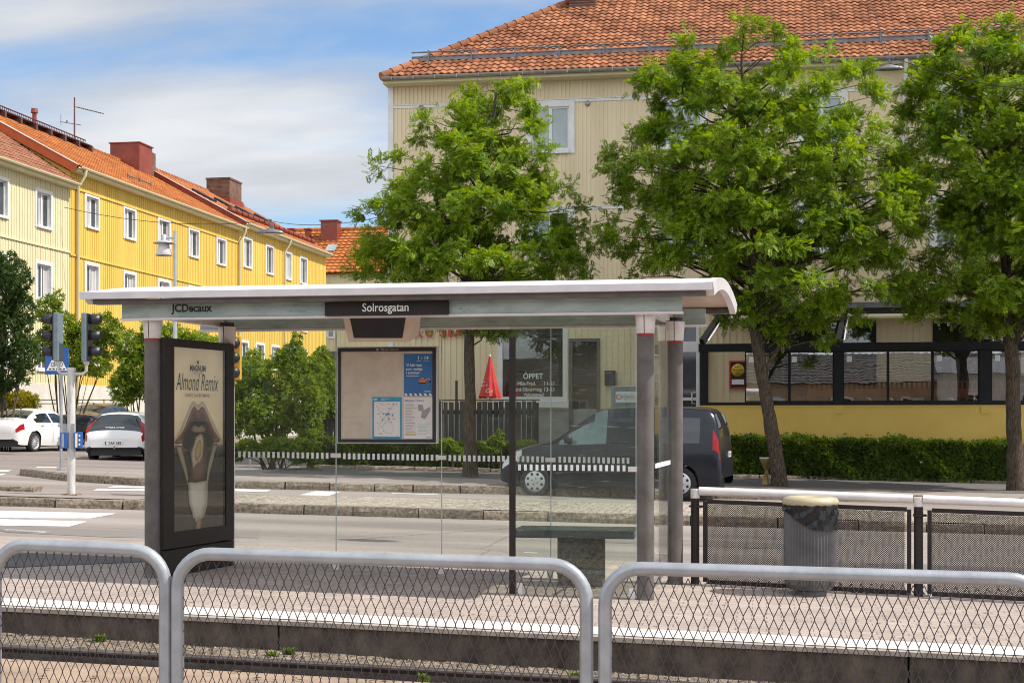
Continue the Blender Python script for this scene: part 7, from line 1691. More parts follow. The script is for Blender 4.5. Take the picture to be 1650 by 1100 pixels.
for cx in (85.5, 97.5):
    c_ = ps(cx, 587, -.058)
    for i in range(16):
        a0, a1 = 2 * math.pi * i / 16, 2 * math.pi * (i + 1) / 16; k = ds_ / F
        mb.poly([c_ + right * (r * k * math.cos(x)) + V((0, 0, r * k * math.sin(x))) for r, x in ((2.7, a0), (3.7, a0), (3.7, a1), (2.7, a1))])
for (x0, y0, x1, y1) in ((85.5, 587, 89, 581), (89, 581, 95.5, 581), (97.5, 587, 94.5, 578), (91.5, 588, 95, 581), (85.5, 587, 91.5, 588)): mb.beam(ps(x0, y0, -.058), ps(x1, y1, -.058), .004, .013, 0, up=tuple(fwd))
for k in range(5): a = 79 + k * 5.6; mb.poly([ps(a, 595.6, -.058), ps(a + 3.4, 595.6, -.058), ps(a + 3.4, 593.4, -.058), ps(a, 593.4, -.058)])
mb.build('pictogram', mt['ink'], pl)
# amber backed signal half hidden behind the advertising case
dq = 25.5; g = atd(377, 700, dq); zt, zb = atd(377, 541, dq).z, atd(377, 612, dq).z
t = thing('amber_signal', (g.x, g.y, Zp(g.x)), 'yellow signal head with dark hoods half hidden behind the advertising case', 'traffic light')
mb = MB(); mb.cyl((g.x - .05, g.y, Zp(g.x)), (g.x - .05, g.y, zb + .1), .06, n=14); mb.build('pole', mt['pole_white'], t)
mb = MB(); mb.obox((g.x, g.y + .05, (zt + zb) / 2), right * .11, fwd * .06, V((0, 0, (zt - zb) / 2))); hb = mb.build('signal_head', M('amber_plastic', (0.62, 0.33, 0.03), (0.5, 0.26, 0.025), 5, .5), t, bevel=.02)
for k in range(3):
    zc = lerp(zt, zb, (k + .5) / 3); mb = MB(); mb.lathe((g.x + .02, g.y - .02, zc), [(0, .14), (.085, .13), (.095, 0)], 18, axis=tuple(-fwd)); mb.build('visor', mt['black'], hb)
# blue sign among the shrub leaves
dq = 38.6; g = atd(402, 700, dq); t = thing('blue_sign', (g.x, g.y, Zp(g.x) + .1), 'blue and white sign half hidden by the pale shrub behind the shelter', 'road sign')
mb = MB(); mb.cyl((g.x, g.y + .03, Zp(g.x)), (g.x, g.y + .03, atd(402, 580, dq).z), .03, n=10); mb.build('pole', mt['galv'], t)
mb = MB(); mb.prism([atd(387, 612, dq), atd(419, 614, dq), atd(419, 577, dq), atd(387, 576, dq)], fwd * .02); pl = mb.build('sign_plate', mt['blue'], t)
mb = MB(); mb.prism([atd(389, 628, dq), atd(412, 629, dq), atd(412, 616, dq), atd(389, 615.5, dq)], fwd * .02); mb.build('lower_plate', mt['white'], t)
# ---------------------------------------------------------------- street lamp
dl = 44.0; g = atd(282, 700, dl); g.z = Zp(g.x); t = thing('street_lamp', g, 'grey street lamp with a wide conical shade in front of the yellow house', 'street lamp')
k = dl / F; mt['lamp_grey'] = M('lamp_grey', (0.42, 0.45, 0.48), (0.34, 0.365, 0.39), 4, 0.45, metal=.2)
zt = atd(282, 372, dl).z; mb = MB(); mb.tube([(g.x, g.y, g.z - .1), (g.x, g.y, zt - 2.6), (g.x, g.y, zt - 2.5), (g.x, g.y, zt)], [.075, .065, .05, .05], 14); mb.build('pole', mt['lamp_grey'], t)
lc = atd(264, 383, dl); mb = MB(); mb.tube([(g.x, g.y, atd(282, 384, dl).z), V((lc.x, lc.y, lc.z)) + right * .1, lc], .03, 8); mb.build('arm', mt['lamp_grey'], t)
mb = MB(); z_ = lambda py: atd(264, py, dl).z - lc.z
mb.lathe(lc, [(0, z_(377)), (.07, z_(378)), (.075, z_(385)), (.09, z_(387))], 18); mb.lathe(lc, [(.08, z_(387)), (17 * k, z_(391)), (17 * k, z_(392.5)), (.10, z_(390))], 26); mb.build('lamp_cap', mt['lamp_grey'], t)
mb = MB(); mb.lathe(lc, [(7.5 * k, z_(391.5)), (9.5 * k, z_(399)), (13.5 * k, z_(411)), (13 * k, z_(412)), (9 * k, z_(401))], 26); mb.build('lamp_shade', mt['roof_white'], t)
# ---------------------------------------------------------------- hanging lamps and span wires
def wire(label, pts, r, name='overhead_wire'):
    P_ = []
    for A, B, sag in pts:
        for i in range(13): f = i / 12; q = V(A).lerp(V(B), f); q.z -= sag * 4 * f * (1 - f); P_.append(q)
    mb = MB(); mb.tube(P_, r, 5, 0, cap=False); return tag(mb.build(name, mt['black']), label, 'wire')
def hanging(c, s, label):
    t = thing('hanging_lamp', c, label, 'street lamp')
    n = 24; mb = MB()
    def ell(rx, ry, z): return [(c.x + rx * s * math.cos(2 * math.pi * i / n), c.y + ry * s * math.sin(2 * math.pi * i / n), c.z + z * s) for i in range(n)]
    rings = [ell(.06, .05, .11), ell(.14, .09, .09), ell(.38, .17, .03), ell(.44, .2, -.03), ell(.43, .195, -.05), ell(.3, .13, -.055)]
    vs = [p for r_ in rings for p in r_]; mb.add(vs, [(q * n + i, q * n + (i + 1) % n, (q + 1) * n + (i + 1) % n, (q + 1) * n + i) for q in range(len(rings) - 1) for i in range(n)], 0, True)
    mb.build('lamp_body', mt['iron_grey'], t)
    mb = MB(); vs = ell(.30, .13, -.058); mb.poly(vs[::-1]); mb.build('lamp_glass', mt['screen'], t)
    mb = MB(); mb.cyl((c.x, c.y, c.z + .1 * s), (c.x, c.y, c.z + .36 * s), .022, n=8); mb.bx(c.x - .07, c.x + .07, c.y - .03, c.y + .03, c.z + .3 * s, c.z + .38 * s); mb.bx(c.x + .04, c.x + .16, c.y - .04, c.y + .04, c.z + .1 * s, c.z + .2 * s); mb.build('hanger', mt['iron_grey'], t)
    return t
c1 = atd(1433, 110, 27.5); hanging(c1, 0.62, 'grey oval street lamp hanging from wires before the right hand trees')
wire('span wire rising from the right hand hanging lamp toward the roof', [(c1 + V((0, 0, .23)), atd(1393, -30, 33), 0.05)], .008)
wire('span wire from the right hand hanging lamp to the right edge', [(c1 + V((.05, 0, .2)), atd(1700, 148, 26), 0.12)], .008)
c2 = atd(435, 374, 58); hanging(c2, 1.35, 'dark flat street lamp hanging over the side street by the far yellow house')
wire('span wire across the facade of the yellow house to the hanging lamp', [(pX(103, 334, X0 + .15), c2 + V((0, 0, .45)), 0.35)], .012)
wire('span wire from the side street lamp to behind the first tree', [(c2 + V((0, 0, .45)), pY(640, 343, YF - .1), 0.25)], .012)
# the lamp over the near carriageway, just above the picture, drops its shadow on the road
sp_ = pG(590, 870, -.13); k = (8.1 - sp_.z) / sunv.z; c3 = sp_ + sunv * k
hanging(c3, 1.0, 'oval street lamp hanging over the near road above the picture')
wire('span wire holding the lamp above the near road', [(c3 + V((-14, 1, 1.6)), c3 + V((0, 0, .36)), .2), (c3 + V((0, 0, .36)), c3 + V((14, -1, 1.6)), .2)], .008)

# ---------------------------------------------------------------- seated guest at the right edge of the terrace
p = pY(1652, 640, YV + 0.95)
pr_ = bpy.data.objects.new('person', None); COL.objects.link(pr_); zf = zS - 0.5; pr_.location = (p.x, p.y + .35, zf); tag(pr_, 'dark haired person in a dark shirt seated at the table at the right edge', 'person')
J = {'pel': (0, 0, .50), 'sp': (0, .02, .72), 'ch': (0, .03, .90), 'nk': (0, .02, 1.02), 'hd0': (0, -.005, 1.12), 'hd1': (0, -.02, 1.22), 'ls': (-.17, .03, .95), 'le': (-.23, -.06, .70), 'lw': (-.14, -.28, .66), 'rs': (.17, .03, .95), 're': (.23, -.06, .70), 'rw': (.14, -.28, .66), 'lh': (-.09, 0, .49), 'lk': (-.11, -.42, .49), 'la': (-.11, -.40, .08), 'lt': (-.11, -.56, .04), 'rh': (.09, 0, .49), 'rk': (.11, -.42, .49), 'ra': (.11, -.40, .08), 'rt': (.11, -.56, .04)}
RD = {'pel': .14, 'sp': .13, 'ch': .15, 'nk': .055, 'hd0': .085, 'hd1': .085, 'ls': .065, 'le': .045, 'lw': .032, 'rs': .065, 're': .045, 'rw': .032, 'lh': .085, 'lk': .06, 'la': .045, 'lt': .035, 'rh': .085, 'rk': .06, 'ra': .045, 'rt': .035}
E_ = [('pel', 'sp'), ('sp', 'ch'), ('ch', 'nk'), ('nk', 'hd0'), ('hd0', 'hd1'), ('ch', 'ls'), ('ls', 'le'), ('le', 'lw'), ('ch', 'rs'), ('rs', 're'), ('re', 'rw'), ('pel', 'lh'), ('lh', 'lk'), ('lk', 'la'), ('la', 'lt'), ('pel', 'rh'), ('rh', 'rk'), ('rk', 'ra'), ('ra', 'rt')]
ky = list(J); me = bpy.data.meshes.new('body'); me.from_pydata([J[q] for q in ky], [(ky.index(a), ky.index(b)) for a, b in E_], [])
for side in ('l', 'r'): pass
body = bpy.data.objects.new('body', me); COL.objects.link(body); body.parent = pr_
mt['skin'] = M('skin', (0.42, 0.25, 0.17), None, 5, .6); mt['shirt'] = M('dark_shirt', (0.03, 0.035, 0.05), None, 5, .8); mt['hair'] = M('dark_hair', (0.012, 0.01, 0.009), None, 20, .6)
md = body.modifiers.new('skin', 'SKIN')
for i, q in enumerate(ky): sv = me.skin_vertices[0].data[i] if me.skin_vertices else None
if not me.skin_vertices:
    bpy.context.view_layer.objects.active = body; body.select_set(True); bpy.ops.mesh.customdata_skin_add()
for i, q in enumerate(ky): me.skin_vertices[0].data[i].radius = (RD[q], RD[q]); me.skin_vertices[0].data[i].use_root = (q == 'pel')
sb = body.modifiers.new('sub', 'SUBSURF'); sb.levels = 1; sb.render_levels = 2; md.use_smooth_shade = True; me.materials.append(mt['skin'])
mb = MB(); mb.lathe((0, .03, .50), [(.0, 0), (.165, .0), (.172, .10), (.165, .22), (.185, .36), (.20, .44), (.14, .50), (.075, .525), (.06, .53)], 20)
for s in (-1, 1): mb.tube([(s * .16, .03, .94), (s * .205, -.01, .83), (s * .232, -.05, .72)], [.08, .068, .06], 12)
LOCAL.add(pr_.name); mb.build('shirt', mt['shirt'], pr_)
mb = MB(); mb.lathe((0, 0.015, 1.13), [(.102, -.02), (.108, .05), (.10, .11), (.07, .16), (0, .18)], 18); mb.build('hair', mt['hair'], pr_)
# ================================================================ VEHICLES
def carpaint(name, c, coat=1.0, rough=0.35, metal=0.0):
    return M(name, c, tuple(x * .96 for x in c), 3, rough, 0, 40, metal, 0.3, coat)
mt['car_white'] = carpaint('white_car_paint', (0.74, 0.74, 0.74)); mt['car_dark'] = carpaint('blue_black_car_paint', (0.009, 0.0105, 0.018), 0.28, .28); mt['car_grey'] = carpaint('dark_grey_car_paint', (0.03, 0.034, 0.045), 1.0, .3)
mt['car_glass'] = M('car_glass', (0.020, 0.025, 0.027), (0.014, 0.018, 0.02), 2, 0.03, spec=0.9); mt['tyre'] = M('tyre_rubber', (0.022, 0.022, 0.023), (0.015, 0.015, 0.016), 20, 0.85)
mt['rim'] = M('alloy_rim', (0.60, 0.61, 0.62), (0.50, 0.51, 0.52), 6, 0.35, metal=.5); mt['plastic'] = M('black_plastic', (0.022, 0.022, 0.024), None, 20, 0.6); mt['lamp_red'] = M('red_lamp', (0.36, 0.008, 0.010), (0.24, 0.005, 0.007), 7, 0.25, coat=.1, spec=.3); mt['lamp_clear'] = M('clear_lamp', (0.62, 0.64, 0.66), (0.42, 0.44, 0.46), 9, 0.1, coat=.8); mt['chrome'] = M('chrome', (0.7, 0.7, 0.72), None, 6, .15, metal=.9)
mt['plate'] = M('plate_white', (0.78, 0.78, 0.76), None, 6, .4)
NS, NG, NR = 7, 4, 6
def car(name, label, loc, heading, st, W, wheels, rw, cls, paint, mats, arch=0.055):
    """st rows: s from the rear, bottom z, belt z, top z, half width factor, roof half width"""
    t = thing(name, loc, label, 'car' if 'van' not in name else 'van', None, heading, local=True)
    st = np.array(st, float); L_ = st[-1, 0]
    ss = set(np.round(np.linspace(0, L_, int(L_ / .085)), 3).tolist()) | set(np.round(st[:, 0], 3).tolist())
    for wc in wheels: ss |= set(np.round(np.linspace(wc - rw - arch, wc + rw + arch, 19), 3).tolist())
    ss = sorted(s for s in ss if 0 <= s <= L_); S2 = [ss[0]]
    for s in ss[1:]:
        if s - S2[-1] > .012: S2.append(s)
    def smooth(col_, s):      # monotone-ish cubic through the control rows
        x = st[:, 0]; y = st[:, col_]; i = int(np.clip(np.searchsorted(x, s) - 1, 0, len(x) - 2)); h = x[i + 1] - x[i]; f = (s - x[i]) / h
        def sl(j):
            if j == 0 or j == len(x) - 1: return (y[min(j + 1, len(x) - 1)] - y[max(j - 1, 0)]) / (x[min(j + 1, len(x) - 1)] - x[max(j - 1, 0)])
            a, b = (y[j] - y[j - 1]) / (x[j] - x[j - 1]), (y[j + 1] - y[j]) / (x[j + 1] - x[j]); return 0 if a * b <= 0 else 2 * a * b / (a + b)
        m0, m1 = sl(i) * h, sl(i + 1) * h
        return (2 * f ** 3 - 3 * f ** 2 + 1) * y[i] + (f ** 3 - 2 * f ** 2 + f) * m0 + (-2 * f ** 3 + 3 * f ** 2) * y[i + 1] + (f ** 3 - f ** 2) * m1
    half = []
    for s in S2:
        zs, zb, zt, w_, wr = [smooth(c_, s) for c_ in range(1, 6)]
        w_ *= W / 2; wr *= W / 2
        for wc in wheels:
            dx_ = abs(s - wc); ra = rw + arch
            if dx_ < ra: zs = max(zs, rw + math.sqrt(max(0, ra * ra - dx_ * dx_)))
        zb = min(zb, zt - .02); zs = min(zs, zb - .05); wr = min(wr, w_ * .95); ring = []
        for i in range(NS + 1):
            f = i / NS; z = lerp(zs, zb, f); g = (z - .25) / max(.3, zb - .25); ring.append((w_ * (.93 + .07 * math.sin(math.pi * min(1, max(0, .12 + .72 * g)))), z))
        ze = zt - min(.055, (zt - zb) * .5)
        y0 = ring[-1][0]
        for i in range(1, NG + 1): f = i / NG; ring.append((lerp(y0, wr, f) + .012 * math.sin(math.pi * f) * (zt - zb > .2), lerp(zb, ze, f)))
        for i in range(1, NR + 1): f = i / NR; y = wr * (1 - f); ring.append((y, ze + (zt - ze) * (1 - (y / wr) ** 2.2)))
        half.append(ring)
    nk = len(half[0]); B = {}
    def put(part, q, sd=0):
        key = (part, sd) if part in ('side_window', 'quarter_window', 'tail_light', 'headlight') else (part, q[0][0] > 0, sd) if part == 'bumper' else (part, 0)
        B.setdefault(key, MB()).add(q, [(0, 1, 2, 3)], 0, True)
    X = lambda s: s - L_ / 2
    full = []
    for s, r in zip(S2, half): full.append([(X(s), y, z) for y, z in r] + [(X(s), -y, z) for y, z in r[-2::-1]])
    m_ = len(full[0])
    for a in range(len(S2) - 1):
        sm = (S2[a] + S2[a + 1]) / 2
        for k in range(m_ - 1):
            kk = k if k < nk - 1 else m_ - 2 - k
            part = cls(sm, kk, half[a][kk][1], half[a][kk][0])
            put(part, [full[a][k], full[a + 1][k], full[a + 1][k + 1], full[a][k + 1]], 1 if k < nk - 1 else -1)
    for e in (0, -1):
        mbb = B.setdefault(('body', 0), MB()); mbb.add(full[e], [tuple(range(m_))])
    for (nm, *_), mbb in B.items():
        o = mbb.build(nm, mats.get(nm, paint), t)
        bm_weld(o)
    # dark underbody
    mb = MB(); mb.bx(X(.18), X(L_ - .2), -W * .40, W * .40, .17, .52); mb.build('underbody', mt['plastic'], t)
    return t, X, L_
def bm_weld(o):
    import bmesh
    bm = bmesh.new(); bm.from_mesh(o.data); bmesh.ops.remove_doubles(bm, verts=bm.verts, dist=.0006); bmesh.ops.recalc_face_normals(bm, faces=bm.faces)
    bm.to_mesh(o.data); bm.free()
def wheel(t, x, y, r, side, style, wd=.2):
    mb = MB(); c = (x, y, r); ax = (0, side, 0)
    mb.lathe(c, [(r * .66, -wd / 2), (r * .93, -wd / 2), (r, -wd * .3), (r, wd * .3), (r * .94, wd * .48), (r * .70, wd * .5), (r * .66, wd * .42)], 36, axis=ax); w_ = mb.build('wheel', mt['tyre'], t)
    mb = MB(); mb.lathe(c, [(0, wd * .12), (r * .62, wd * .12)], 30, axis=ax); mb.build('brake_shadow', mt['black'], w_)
    mb = MB(); mb.lathe(c, [(r * .70, wd * .49), (r * .67, wd * .46), (r * .60, wd * .30), (r * .60, wd * .1)], 36, axis=ax); mb.lathe(c, [(0, wd * .40), (r * .13, wd * .40), (r * .17, wd * .2)], 18, axis=ax)
    n = style
    for i in range(n):
        a = 2 * math.pi * i / n; d = V((math.cos(a), 0, math.sin(a))); s_ = V((-d.z, 0, d.x)); ww = (.09 if n < 8 else .05 if n < 12 else .03) * r * 2
        p0 = V(c) + d * r * .12 + V((0, side * wd * .36, 0)); p1 = V(c) + d * r * .645 + V((0, side * wd * .40, 0)); th = V((0, side * .018, 0))
        mb.add([p0 - s_ * ww * .7, p0 + s_ * ww * .7, p1 + s_ * ww * .5, p1 - s_ * ww * .5, p0 - s_ * ww * .7 - th, p0 + s_ * ww * .7 - th, p1 + s_ * ww * .5 - th, p1 - s_ * ww * .5 - th], [(0, 1, 2, 3), (7, 6, 5, 4), (0, 4, 5, 1), (1, 5, 6, 2), (2, 6, 7, 3), (3, 7, 4, 0)])
    mb.build('rim', mt['rim'], w_)
def hubcap(t, x, y, r, side, wd=.2):
    mb = MB(); c = (x, y, r); ax = (0, side, 0)
    mb.lathe(c, [(r * .60, -wd / 2), (r * .93, -wd / 2), (r, -wd * .3), (r, wd * .3), (r * .94, wd * .48), (r * .70, wd * .5), (r * .66, wd * .42)], 36, axis=ax); w_ = mb.build('wheel', mt['tyre'], t)
    mb = MB(); mb.lathe(c, [(0, wd * .56), (r * .18, wd * .56), (r * .3, wd * .52), (r * .58, wd * .53), (r * .67, wd * .46), (r * .68, wd * .4)], 36, axis=ax); rm = mb.build('rim', mt['rim'], w_)
    mb = MB()
    for i in range(8):
        a = 2 * math.pi * (i + .5) / 8; cc = V(c) + V((math.cos(a), 0, math.sin(a))) * r * .49 + V((0, side * wd * .535, 0)); mb.lathe(cc, [(0, .003), (r * .085, .003), (r * .095, -.004)], 10, axis=ax)
    for i in range(4):
        a = 2 * math.pi * i / 4 + .4; cc = V(c) + V((math.cos(a), 0, math.sin(a))) * r * .2 + V((0, side * wd * .56, 0)); mb.lathe(cc, [(0, .003), (r * .04, .003), (r * .045, -.004)], 8, axis=ax)
    mb.build('hubcap_hole', mt['black'], rm)
def plate(t, x, z, txt, facing=-1, w_=.52, yc=0.0, h=.11):
    mb = MB(); mb.bx(x - .006, x + .006, yc - w_ / 2, yc + w_ / 2, z - h / 2, z + h / 2); p_ = mb.build('number_plate', mt['plate'], t)
    u = (0, -1, 0) if facing < 0 else (0, 1, 0)
    mb = MB(); xx = x + facing * .009; mb.text(txt, (xx, yc + (-.02 if facing < 0 else .02), z - .035), u, (0, 0, 1), .07, 0, 'C', width=w_ * .72, bold=.02)
    mb.poly([(xx, yc + w_ / 2 * .98, z - h * .45), (xx, yc + w_ / 2 * .86, z - h * .45), (xx, yc + w_ / 2 * .86, z + h * .45), (xx, yc + w_ / 2 * .98, z + h * .45)], 1); mb.build('lettering', [mt['ink'], mt['blue']], p_)
def mirror(t, x, y, z, side):
    mb = MB(); mb.lathe((x, y, z), [(0, -.09), (.07, -.075), (.088, 0), (.075, .07), (0, .085)], 14); mb.obox((x, y - side * .1, z - .06), (.03, 0, 0), (0, .06, 0), (0, 0, .02)); mb.build('mirror', mt['plastic'], t)
def seams(t, lst, y_of, paintgap=.0):
    mb = MB()
    for pts in lst: mb.tube([V(p) for p in pts], .0045, 4, 0)
    mb.build('door_seam', mt['black'], t)
# ---- dark delivery van
vst = [(0, .42, .60, .66, .80, .70), (.03, .30, .80, .95, .93, .84), (.06, .26, 1.0, 1.22, .96, .83), (.11, .25, 1.06, 1.50, .975, .80), (.18, .25, 1.08, 1.69, .985, .775), (.32, .24, 1.09, 1.775, .99, .765), (.8, .23, 1.09, 1.805, 1.0, .765), (1.8, .22, 1.08, 1.815, 1.0, .765), (2.35, .22, 1.07, 1.785, 1.0, .755), (2.62, .22, 1.06, 1.68, 1.0, .75), (3.05, .22, 1.05, 1.40, 1.0, .76), (3.42, .22, 1.04, 1.165, .995, .80), (3.8, .23, .99, 1.075, .98, .78), (4.15, .25, .90, .98, .94, .74), (4.38, .28, .74, .84, .86, .66), (4.50, .32, .60, .70, .76, .58), (4.55, .38, .52, .58, .62, .5)]
def vcls(s, k, z, y):
    if k < NS:
        if .03 < s < .17 and k == 6: return 'tail_light'
        if (s < .16 and k < 3) or (s > 4.30 and k < 3): return 'bumper'
        if 4.0 < s < 4.42 and k in (5, 6): return 'headlight'
        return 'body'
    if k < NS + NG:
        if .05 < s < .17 and k <= NS + 1: return 'tail_light'
        if 2.28 < s < 3.22 and NS <= k <= NS + 3 and s + (z - 1.05) * 1.55 < 3.30: return 'side_window'
        if .42 < s < 1.15 and NS <= k <= NS + 2: return 'quarter_window'
        if s >= 3.3 and s < 3.42: return 'body'
        return 'body'
    if 2.55 < s < 3.38 and k >= NS + NG: return 'windscreen'
    if .065 < s < .19 and k >= NS + NG + 1: return 'rear_window'
    return 'body'
fw, rwv = pG(871, 791.5, .0), pG(1106, 804, .0)
vy = 28.75; vx0 = pY(871, 790, vy).x; vx1 = pY(1104, 790, vy - .35).x
vm = (vx0 + vx1) / 2; hv = math.pi - rad(7.0)
wb = 2.93; ro = .80
# the local wheel middle lies at s = ro + wb/2
mt['van_glass'] = M('van_side_glass', (0.10, 0.155, 0.155), (0.05, 0.085, 0.09), 1.6, 0.03, spec=0.9)
mats = {'side_window': mt['van_glass'], 'quarter_window': mt['car_glass'], 'windscreen': mt['car_glass'], 'rear_window': mt['car_glass'], 'tail_light': mt['lamp_red'], 'bumper': mt['car_dark'], 'headlight': mt['lamp_clear']}
ex = math.cos(hv), math.sin(hv); off = ro + wb / 2 - 4.55 / 2
cy = vy - .1 + .82
van, X, Lv = car('delivery_van', 'dark blue delivery van parked by the far kerb behind the shelter', (vm - ex[0] * off, cy, Zp(vm) - .0), hv, vst, 1.80, (ro, ro + wb), .315, vcls, mt['car_dark'], mats)
for s in (ro, ro + wb):
    for sd in (1, -1): hubcap(van, X(s), sd * .79, .315, sd)
plate(van, X(0.03) - .02, .86, 'XKL 52', w_=.36, yc=-.25)
mirror(van, X(3.02), .98, 1.16, 1); mirror(van, X(3.02), -.98, 1.16, -1)
mb = MB(); mb.obox((X(2.38), .90, .93), (.07, 0, 0), (0, .012, 0), (0, 0, .018)); mb.build('door_handle', mt['plastic'], van)
mb = MB(); mb.obox((X(1.30), .905, 1.0), (.06, 0, 0), (0, .012, 0), (0, 0, .018)); mb.build('door_handle', mt['plastic'], van)
seams(van, [[(X(3.42), .90, .5), (X(3.35), .90, .8), (X(3.3), .865, 1.03)], [(X(2.2), .903, .30), (X(2.2), .905, .7), (X(2.2), .875, 1.07)], [(X(1.25), .90, 1.12), (X(2.15), .90, 1.09)]], None)
mb = MB(); mb.tube([(X(1.15), .912, .52), (X(3.3), .912, .50)], .022, 8); mb.build('rubbing_strip', mt['plastic'], van)
# ---- saloons
sst = [(0, .42, .62, .68, .70, .6), (.03, .34, .74, .82, .84, .72), (.08, .27, .82, .96, .92, .78), (.14, .25, .88, 1.02, .955, .78), (.24, .24, .91, 1.045, .97, .76), (.55, .23, .94, 1.075, .985, .74), (.80, .22, .95, 1.12, .99, .70), (1.05, .21, .955, 1.245, 1.0, .66), (1.40, .21, .955, 1.375, 1.0, .635), (1.85, .20, .95, 1.43, 1.0, .63), (2.35, .20, .94, 1.425, 1.0, .64), (2.72, .20, .93, 1.33, 1.0, .655), (3.08, .20, .92, 1.14, .995, .69), (3.36, .21, .90, 1.005, .985, .74), (3.8, .22, .85, .93, .965, .72), (4.15, .24, .75, .84, .91, .66), (4.36, .28, .62, .70, .80, .56), (4.46, .36, .50, .55, .62, .45)]
def scls(s, k, z, y):
    if k < NS:
        if s < .07 and k < 1: return 'bumper'
        if .03 < s < .34 and k in (5, 6): return 'tail_light'
        if 3.95 < s < 4.3 and k in (5, 6): return 'headlight'
        return 'body'
    if k < NS + NG:
        if 1.02 < s < 3.02 and NS <= k <= NS + 2 and not (1.93 < s < 2.02) and not (s < 1.25 and k > NS + 1): return 'side_window'
        return 'body'
    if .80 < s < 1.36: return 'rear_window'
    if 2.66 < s < 3.30: return 'windscreen'
    return 'body'
def saloon(label, wx, wy, heading, paint, txt, zo):
    ro, wb = .93, 2.64; mats = {'side_window': mt['car_glass'], 'rear_window': mt['car_glass'], 'windscreen': mt['car_glass'], 'tail_light': mt['lamp_red'], 'headlight': mt['lamp_clear'], 'bumper': mt['plastic']}
    d = V((math.cos(heading), math.sin(heading), 0)); lft = V((-d.y, d.x, 0)); off = ro - 4.46 / 2
    c = V((wx, wy, 0)) + lft * .80 - d * off; c.z = zo
    t, X, L_ = car('saloon_car', label, c, heading, sst, 1.80, (ro, ro + wb), .325, scls, paint, mats)
    for s in (ro, ro + wb):
        for sd in (1, -1): wheel(t, X(s), sd * .79, .325, sd, 14)
    plate(t, X(.075), .80, txt)
    for sd in (1, -1): mirror(t, X(2.85), sd * .96, 1.0, sd)
    for s in (1.35, 2.35):
        mb = MB(); mb.obox((X(s), -.895, .86), (.09, 0, 0), (0, .014, 0), (0, 0, .014)); mb.build('door_handle', mt['chrome'], t)
    seams(t, [[(X(1.97), -.9, .30), (X(1.97), -.903, .6), (X(1.97), -.885, .93)], [(X(2.98), -.9, .32), (X(3.02), -.9, .6), (X(3.0), -.885, .90)], [(X(1.3), -.9, .62), (X(1.08), -.885, .92)]], None)
    mb = MB(); mb.lathe((X(1.5), 0, 1.395), [(.03, 0), (.02, .03), (.0, .06)], 10); mb.build('roof_aerial', mt['plastic'], t)
    return t, X
wA = pG(53, 728, -.005)
zA = wA.z
wcar, XA = saloon('white saloon car at the left edge, seen from behind', wA.x, wA.y, rad(86), mt['car_white'], 'KMP 314', zA)
dB = 50.5; q = atd(171, 700, dB)
bcar, XB = saloon('dark grey saloon car behind the white hatchback', q.x, q.y, rad(86), mt['car_grey'], 'DLL 087', atd(166, 648.5, dB).z - 1.43)
mb = MB()
for k in range(4):
    for i in range(18):
        a0, a1 = 2 * math.pi * i / 18, 2 * math.pi * (i + 1) / 18; cc = V((XB(.115), .105 - .07 * k, .955)); mb.poly([cc + V((-.012, r * math.cos(x), r * math.sin(x))) for r, x in ((.036, a0), (.046, a0), (.046, a1), (.036, a1))])
mb.build('badge', mt['chrome'], bcar)
# ---- white hatchback
hst = [(0, .40, .60, .66, .74, .64), (.03, .36, .70, .78, .88, .76), (.07, .30, .80, .90, .93, .80), (.14, .27, .90, 1.0, .96, .80), (.25, .25, .97, 1.10, .97, .71), (.42, .24, 1.0, 1.235, .985, .655), (.58, .23, 1.0, 1.345, .99, .61), (.72, .23, .995, 1.405, .995, .59), (1.0, .22, .985, 1.425, 1.0, .59), (1.7, .21, .96, 1.44, 1.0, .60), (2.3, .20, .94, 1.425, 1.0, .62), (2.72, .20, .93, 1.32, 1.0, .66), (3.1, .20, .92, 1.11, .995, .69), (3.38, .21, .90, .99, .985, .74), (3.85, .22, .83, .91, .96, .72), (4.15, .25, .72, .80, .88, .64), (4.3, .29, .60, .67, .77, .55), (4.37, .36, .50, .55, .62, .45)]
def hcls(s, k, z, y):
    if k < NS:
        if s < .13 and k < 1: return 'bumper'
        if .035 < s < .40 and k in (4, 5, 6): return 'tail_light'
        if 3.9 < s < 4.2 and k in (5, 6): return 'headlight'
        return 'body'
    if k < NS + NG:
        if .06 < s < .46 and k <= NS + 2: return 'tail_light'
        if .95 < s < 3.02 and NS <= k <= NS + 2 and not (1.93 < s < 2.02): return 'side_window'
        if .07 < s < .58 and k > NS + 2: return 'rear_window'
        return 'body'
    if .075 < s < .60: return 'rear_window'
    if 2.66 < s < 3.32: return 'windscreen'
    return 'body'
hd = rad(101); d = V((math.cos(hd), math.sin(hd), 0)); wr_ = pG(195, 742, -.03); ro, wb = .80, 2.65
rc_ = wr_.copy(); off = ro - 4.37 / 2; c = rc_ - d * off; c.z = wr_.z
mats = {'side_window': mt['car_glass'], 'rear_window': mt['car_glass'], 'windscreen': mt['car_glass'], 'tail_light': mt['lamp_red'], 'headlight': mt['lamp_clear'], 'bumper': mt['plastic']}
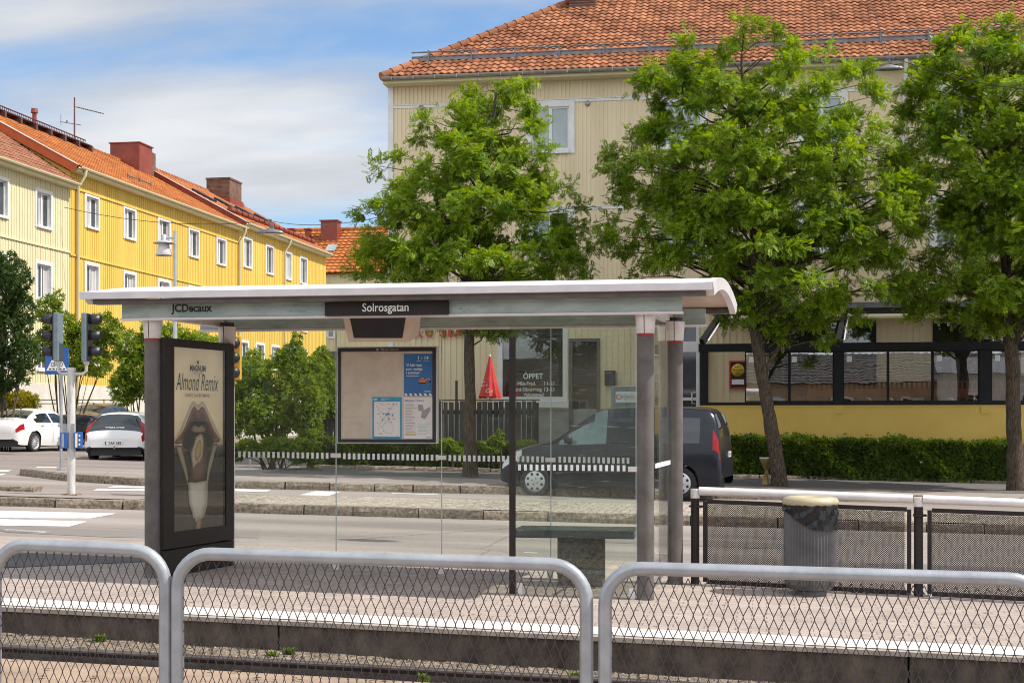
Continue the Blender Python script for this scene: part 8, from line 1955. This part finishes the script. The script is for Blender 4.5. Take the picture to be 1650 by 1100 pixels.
hat, XH, Lh = car('hatchback_car', 'white hatchback car with dark rear window left of the shelter post', c, hd, hst, 1.80, (ro, ro + wb), .325, hcls, mt['car_white'], mats)
for s in (ro, ro + wb):
    for sd in (1, -1): wheel(hat, XH(s), sd * .79, .325, sd, 10)
plate(hat, XH(0) - .008, .53, 'YAK 588')
mb = MB(); mb.text('VOLVO', (XH(.10) - .028, 0, .955), (0, -1, 0), (0.25, 0, 1), .038, 0, 'C', width=.56, bold=.03); mb.build('lettering', mt['chrome'], hat)
for sd in (1, -1):
    mb = MB(); mb.obox((XH(.035), sd * .56, .55), (.012, 0, 0), (sd * .004, .12, 0), (0, 0, .028)); mb.build('reflector', mt['lamp_red'], hat); mirror(hat, XH(2.8), sd * .96, 1.0, sd)
mb = MB(); mb.tube([(XH(.12), -.02, .36), (XH(-.06), -.02, .36), (XH(-.08), -.02, .42)], .022, 8); mb.lathe((XH(-.08), -.02, .45), [(0, -.03), (.026, -.012), (.026, .012), (0, .03)], 10); mb.build('tow_hook', mt['chrome'], hat)
mb = MB(); mb.tube([(XH(.33) - .06, .0, 1.10), (XH(.30) - .06, .2, 1.08), (XH(.36) - .06, .38, 1.10)], .012, 6); mb.build('rear_wiper', mt['plastic'], hat)
# low iron railing and wall in front of the yellow house
def ironrail(px0, px1, d0, label):
    a, b = atd(px0, 650, d0), atd(px1, 650, d0); t = thing('iron_railing', ((a.x + b.x) / 2, (a.y + b.y) / 2, Zp(a.x)), label, 'railing', 'low iron railings before the yellow house')
    zt = atd(px0, 644, d0).z; mb = MB()
    for h in (0, -.14, -.5): mb.tube([V((a.x, a.y, zt + h)), V((b.x, b.y, zt + h))], .018, 6)
    mb.build('rails', mt['black'], t); n = max(2, int((b - a).length / 1.2))
    for i in range(n + 1): p = a.lerp(b, i / n); mb = MB(); mb.cyl((p.x, p.y, Zp(p.x) - .1), (p.x, p.y, zt + .03), .022, n=8); mb.build('post', mt['black'], t)
ironrail(8, 92, 54.0, 'black iron railing behind the white saloon car'); ironrail(120, 215, 58.0, 'black iron railing behind the dark grey saloon car')
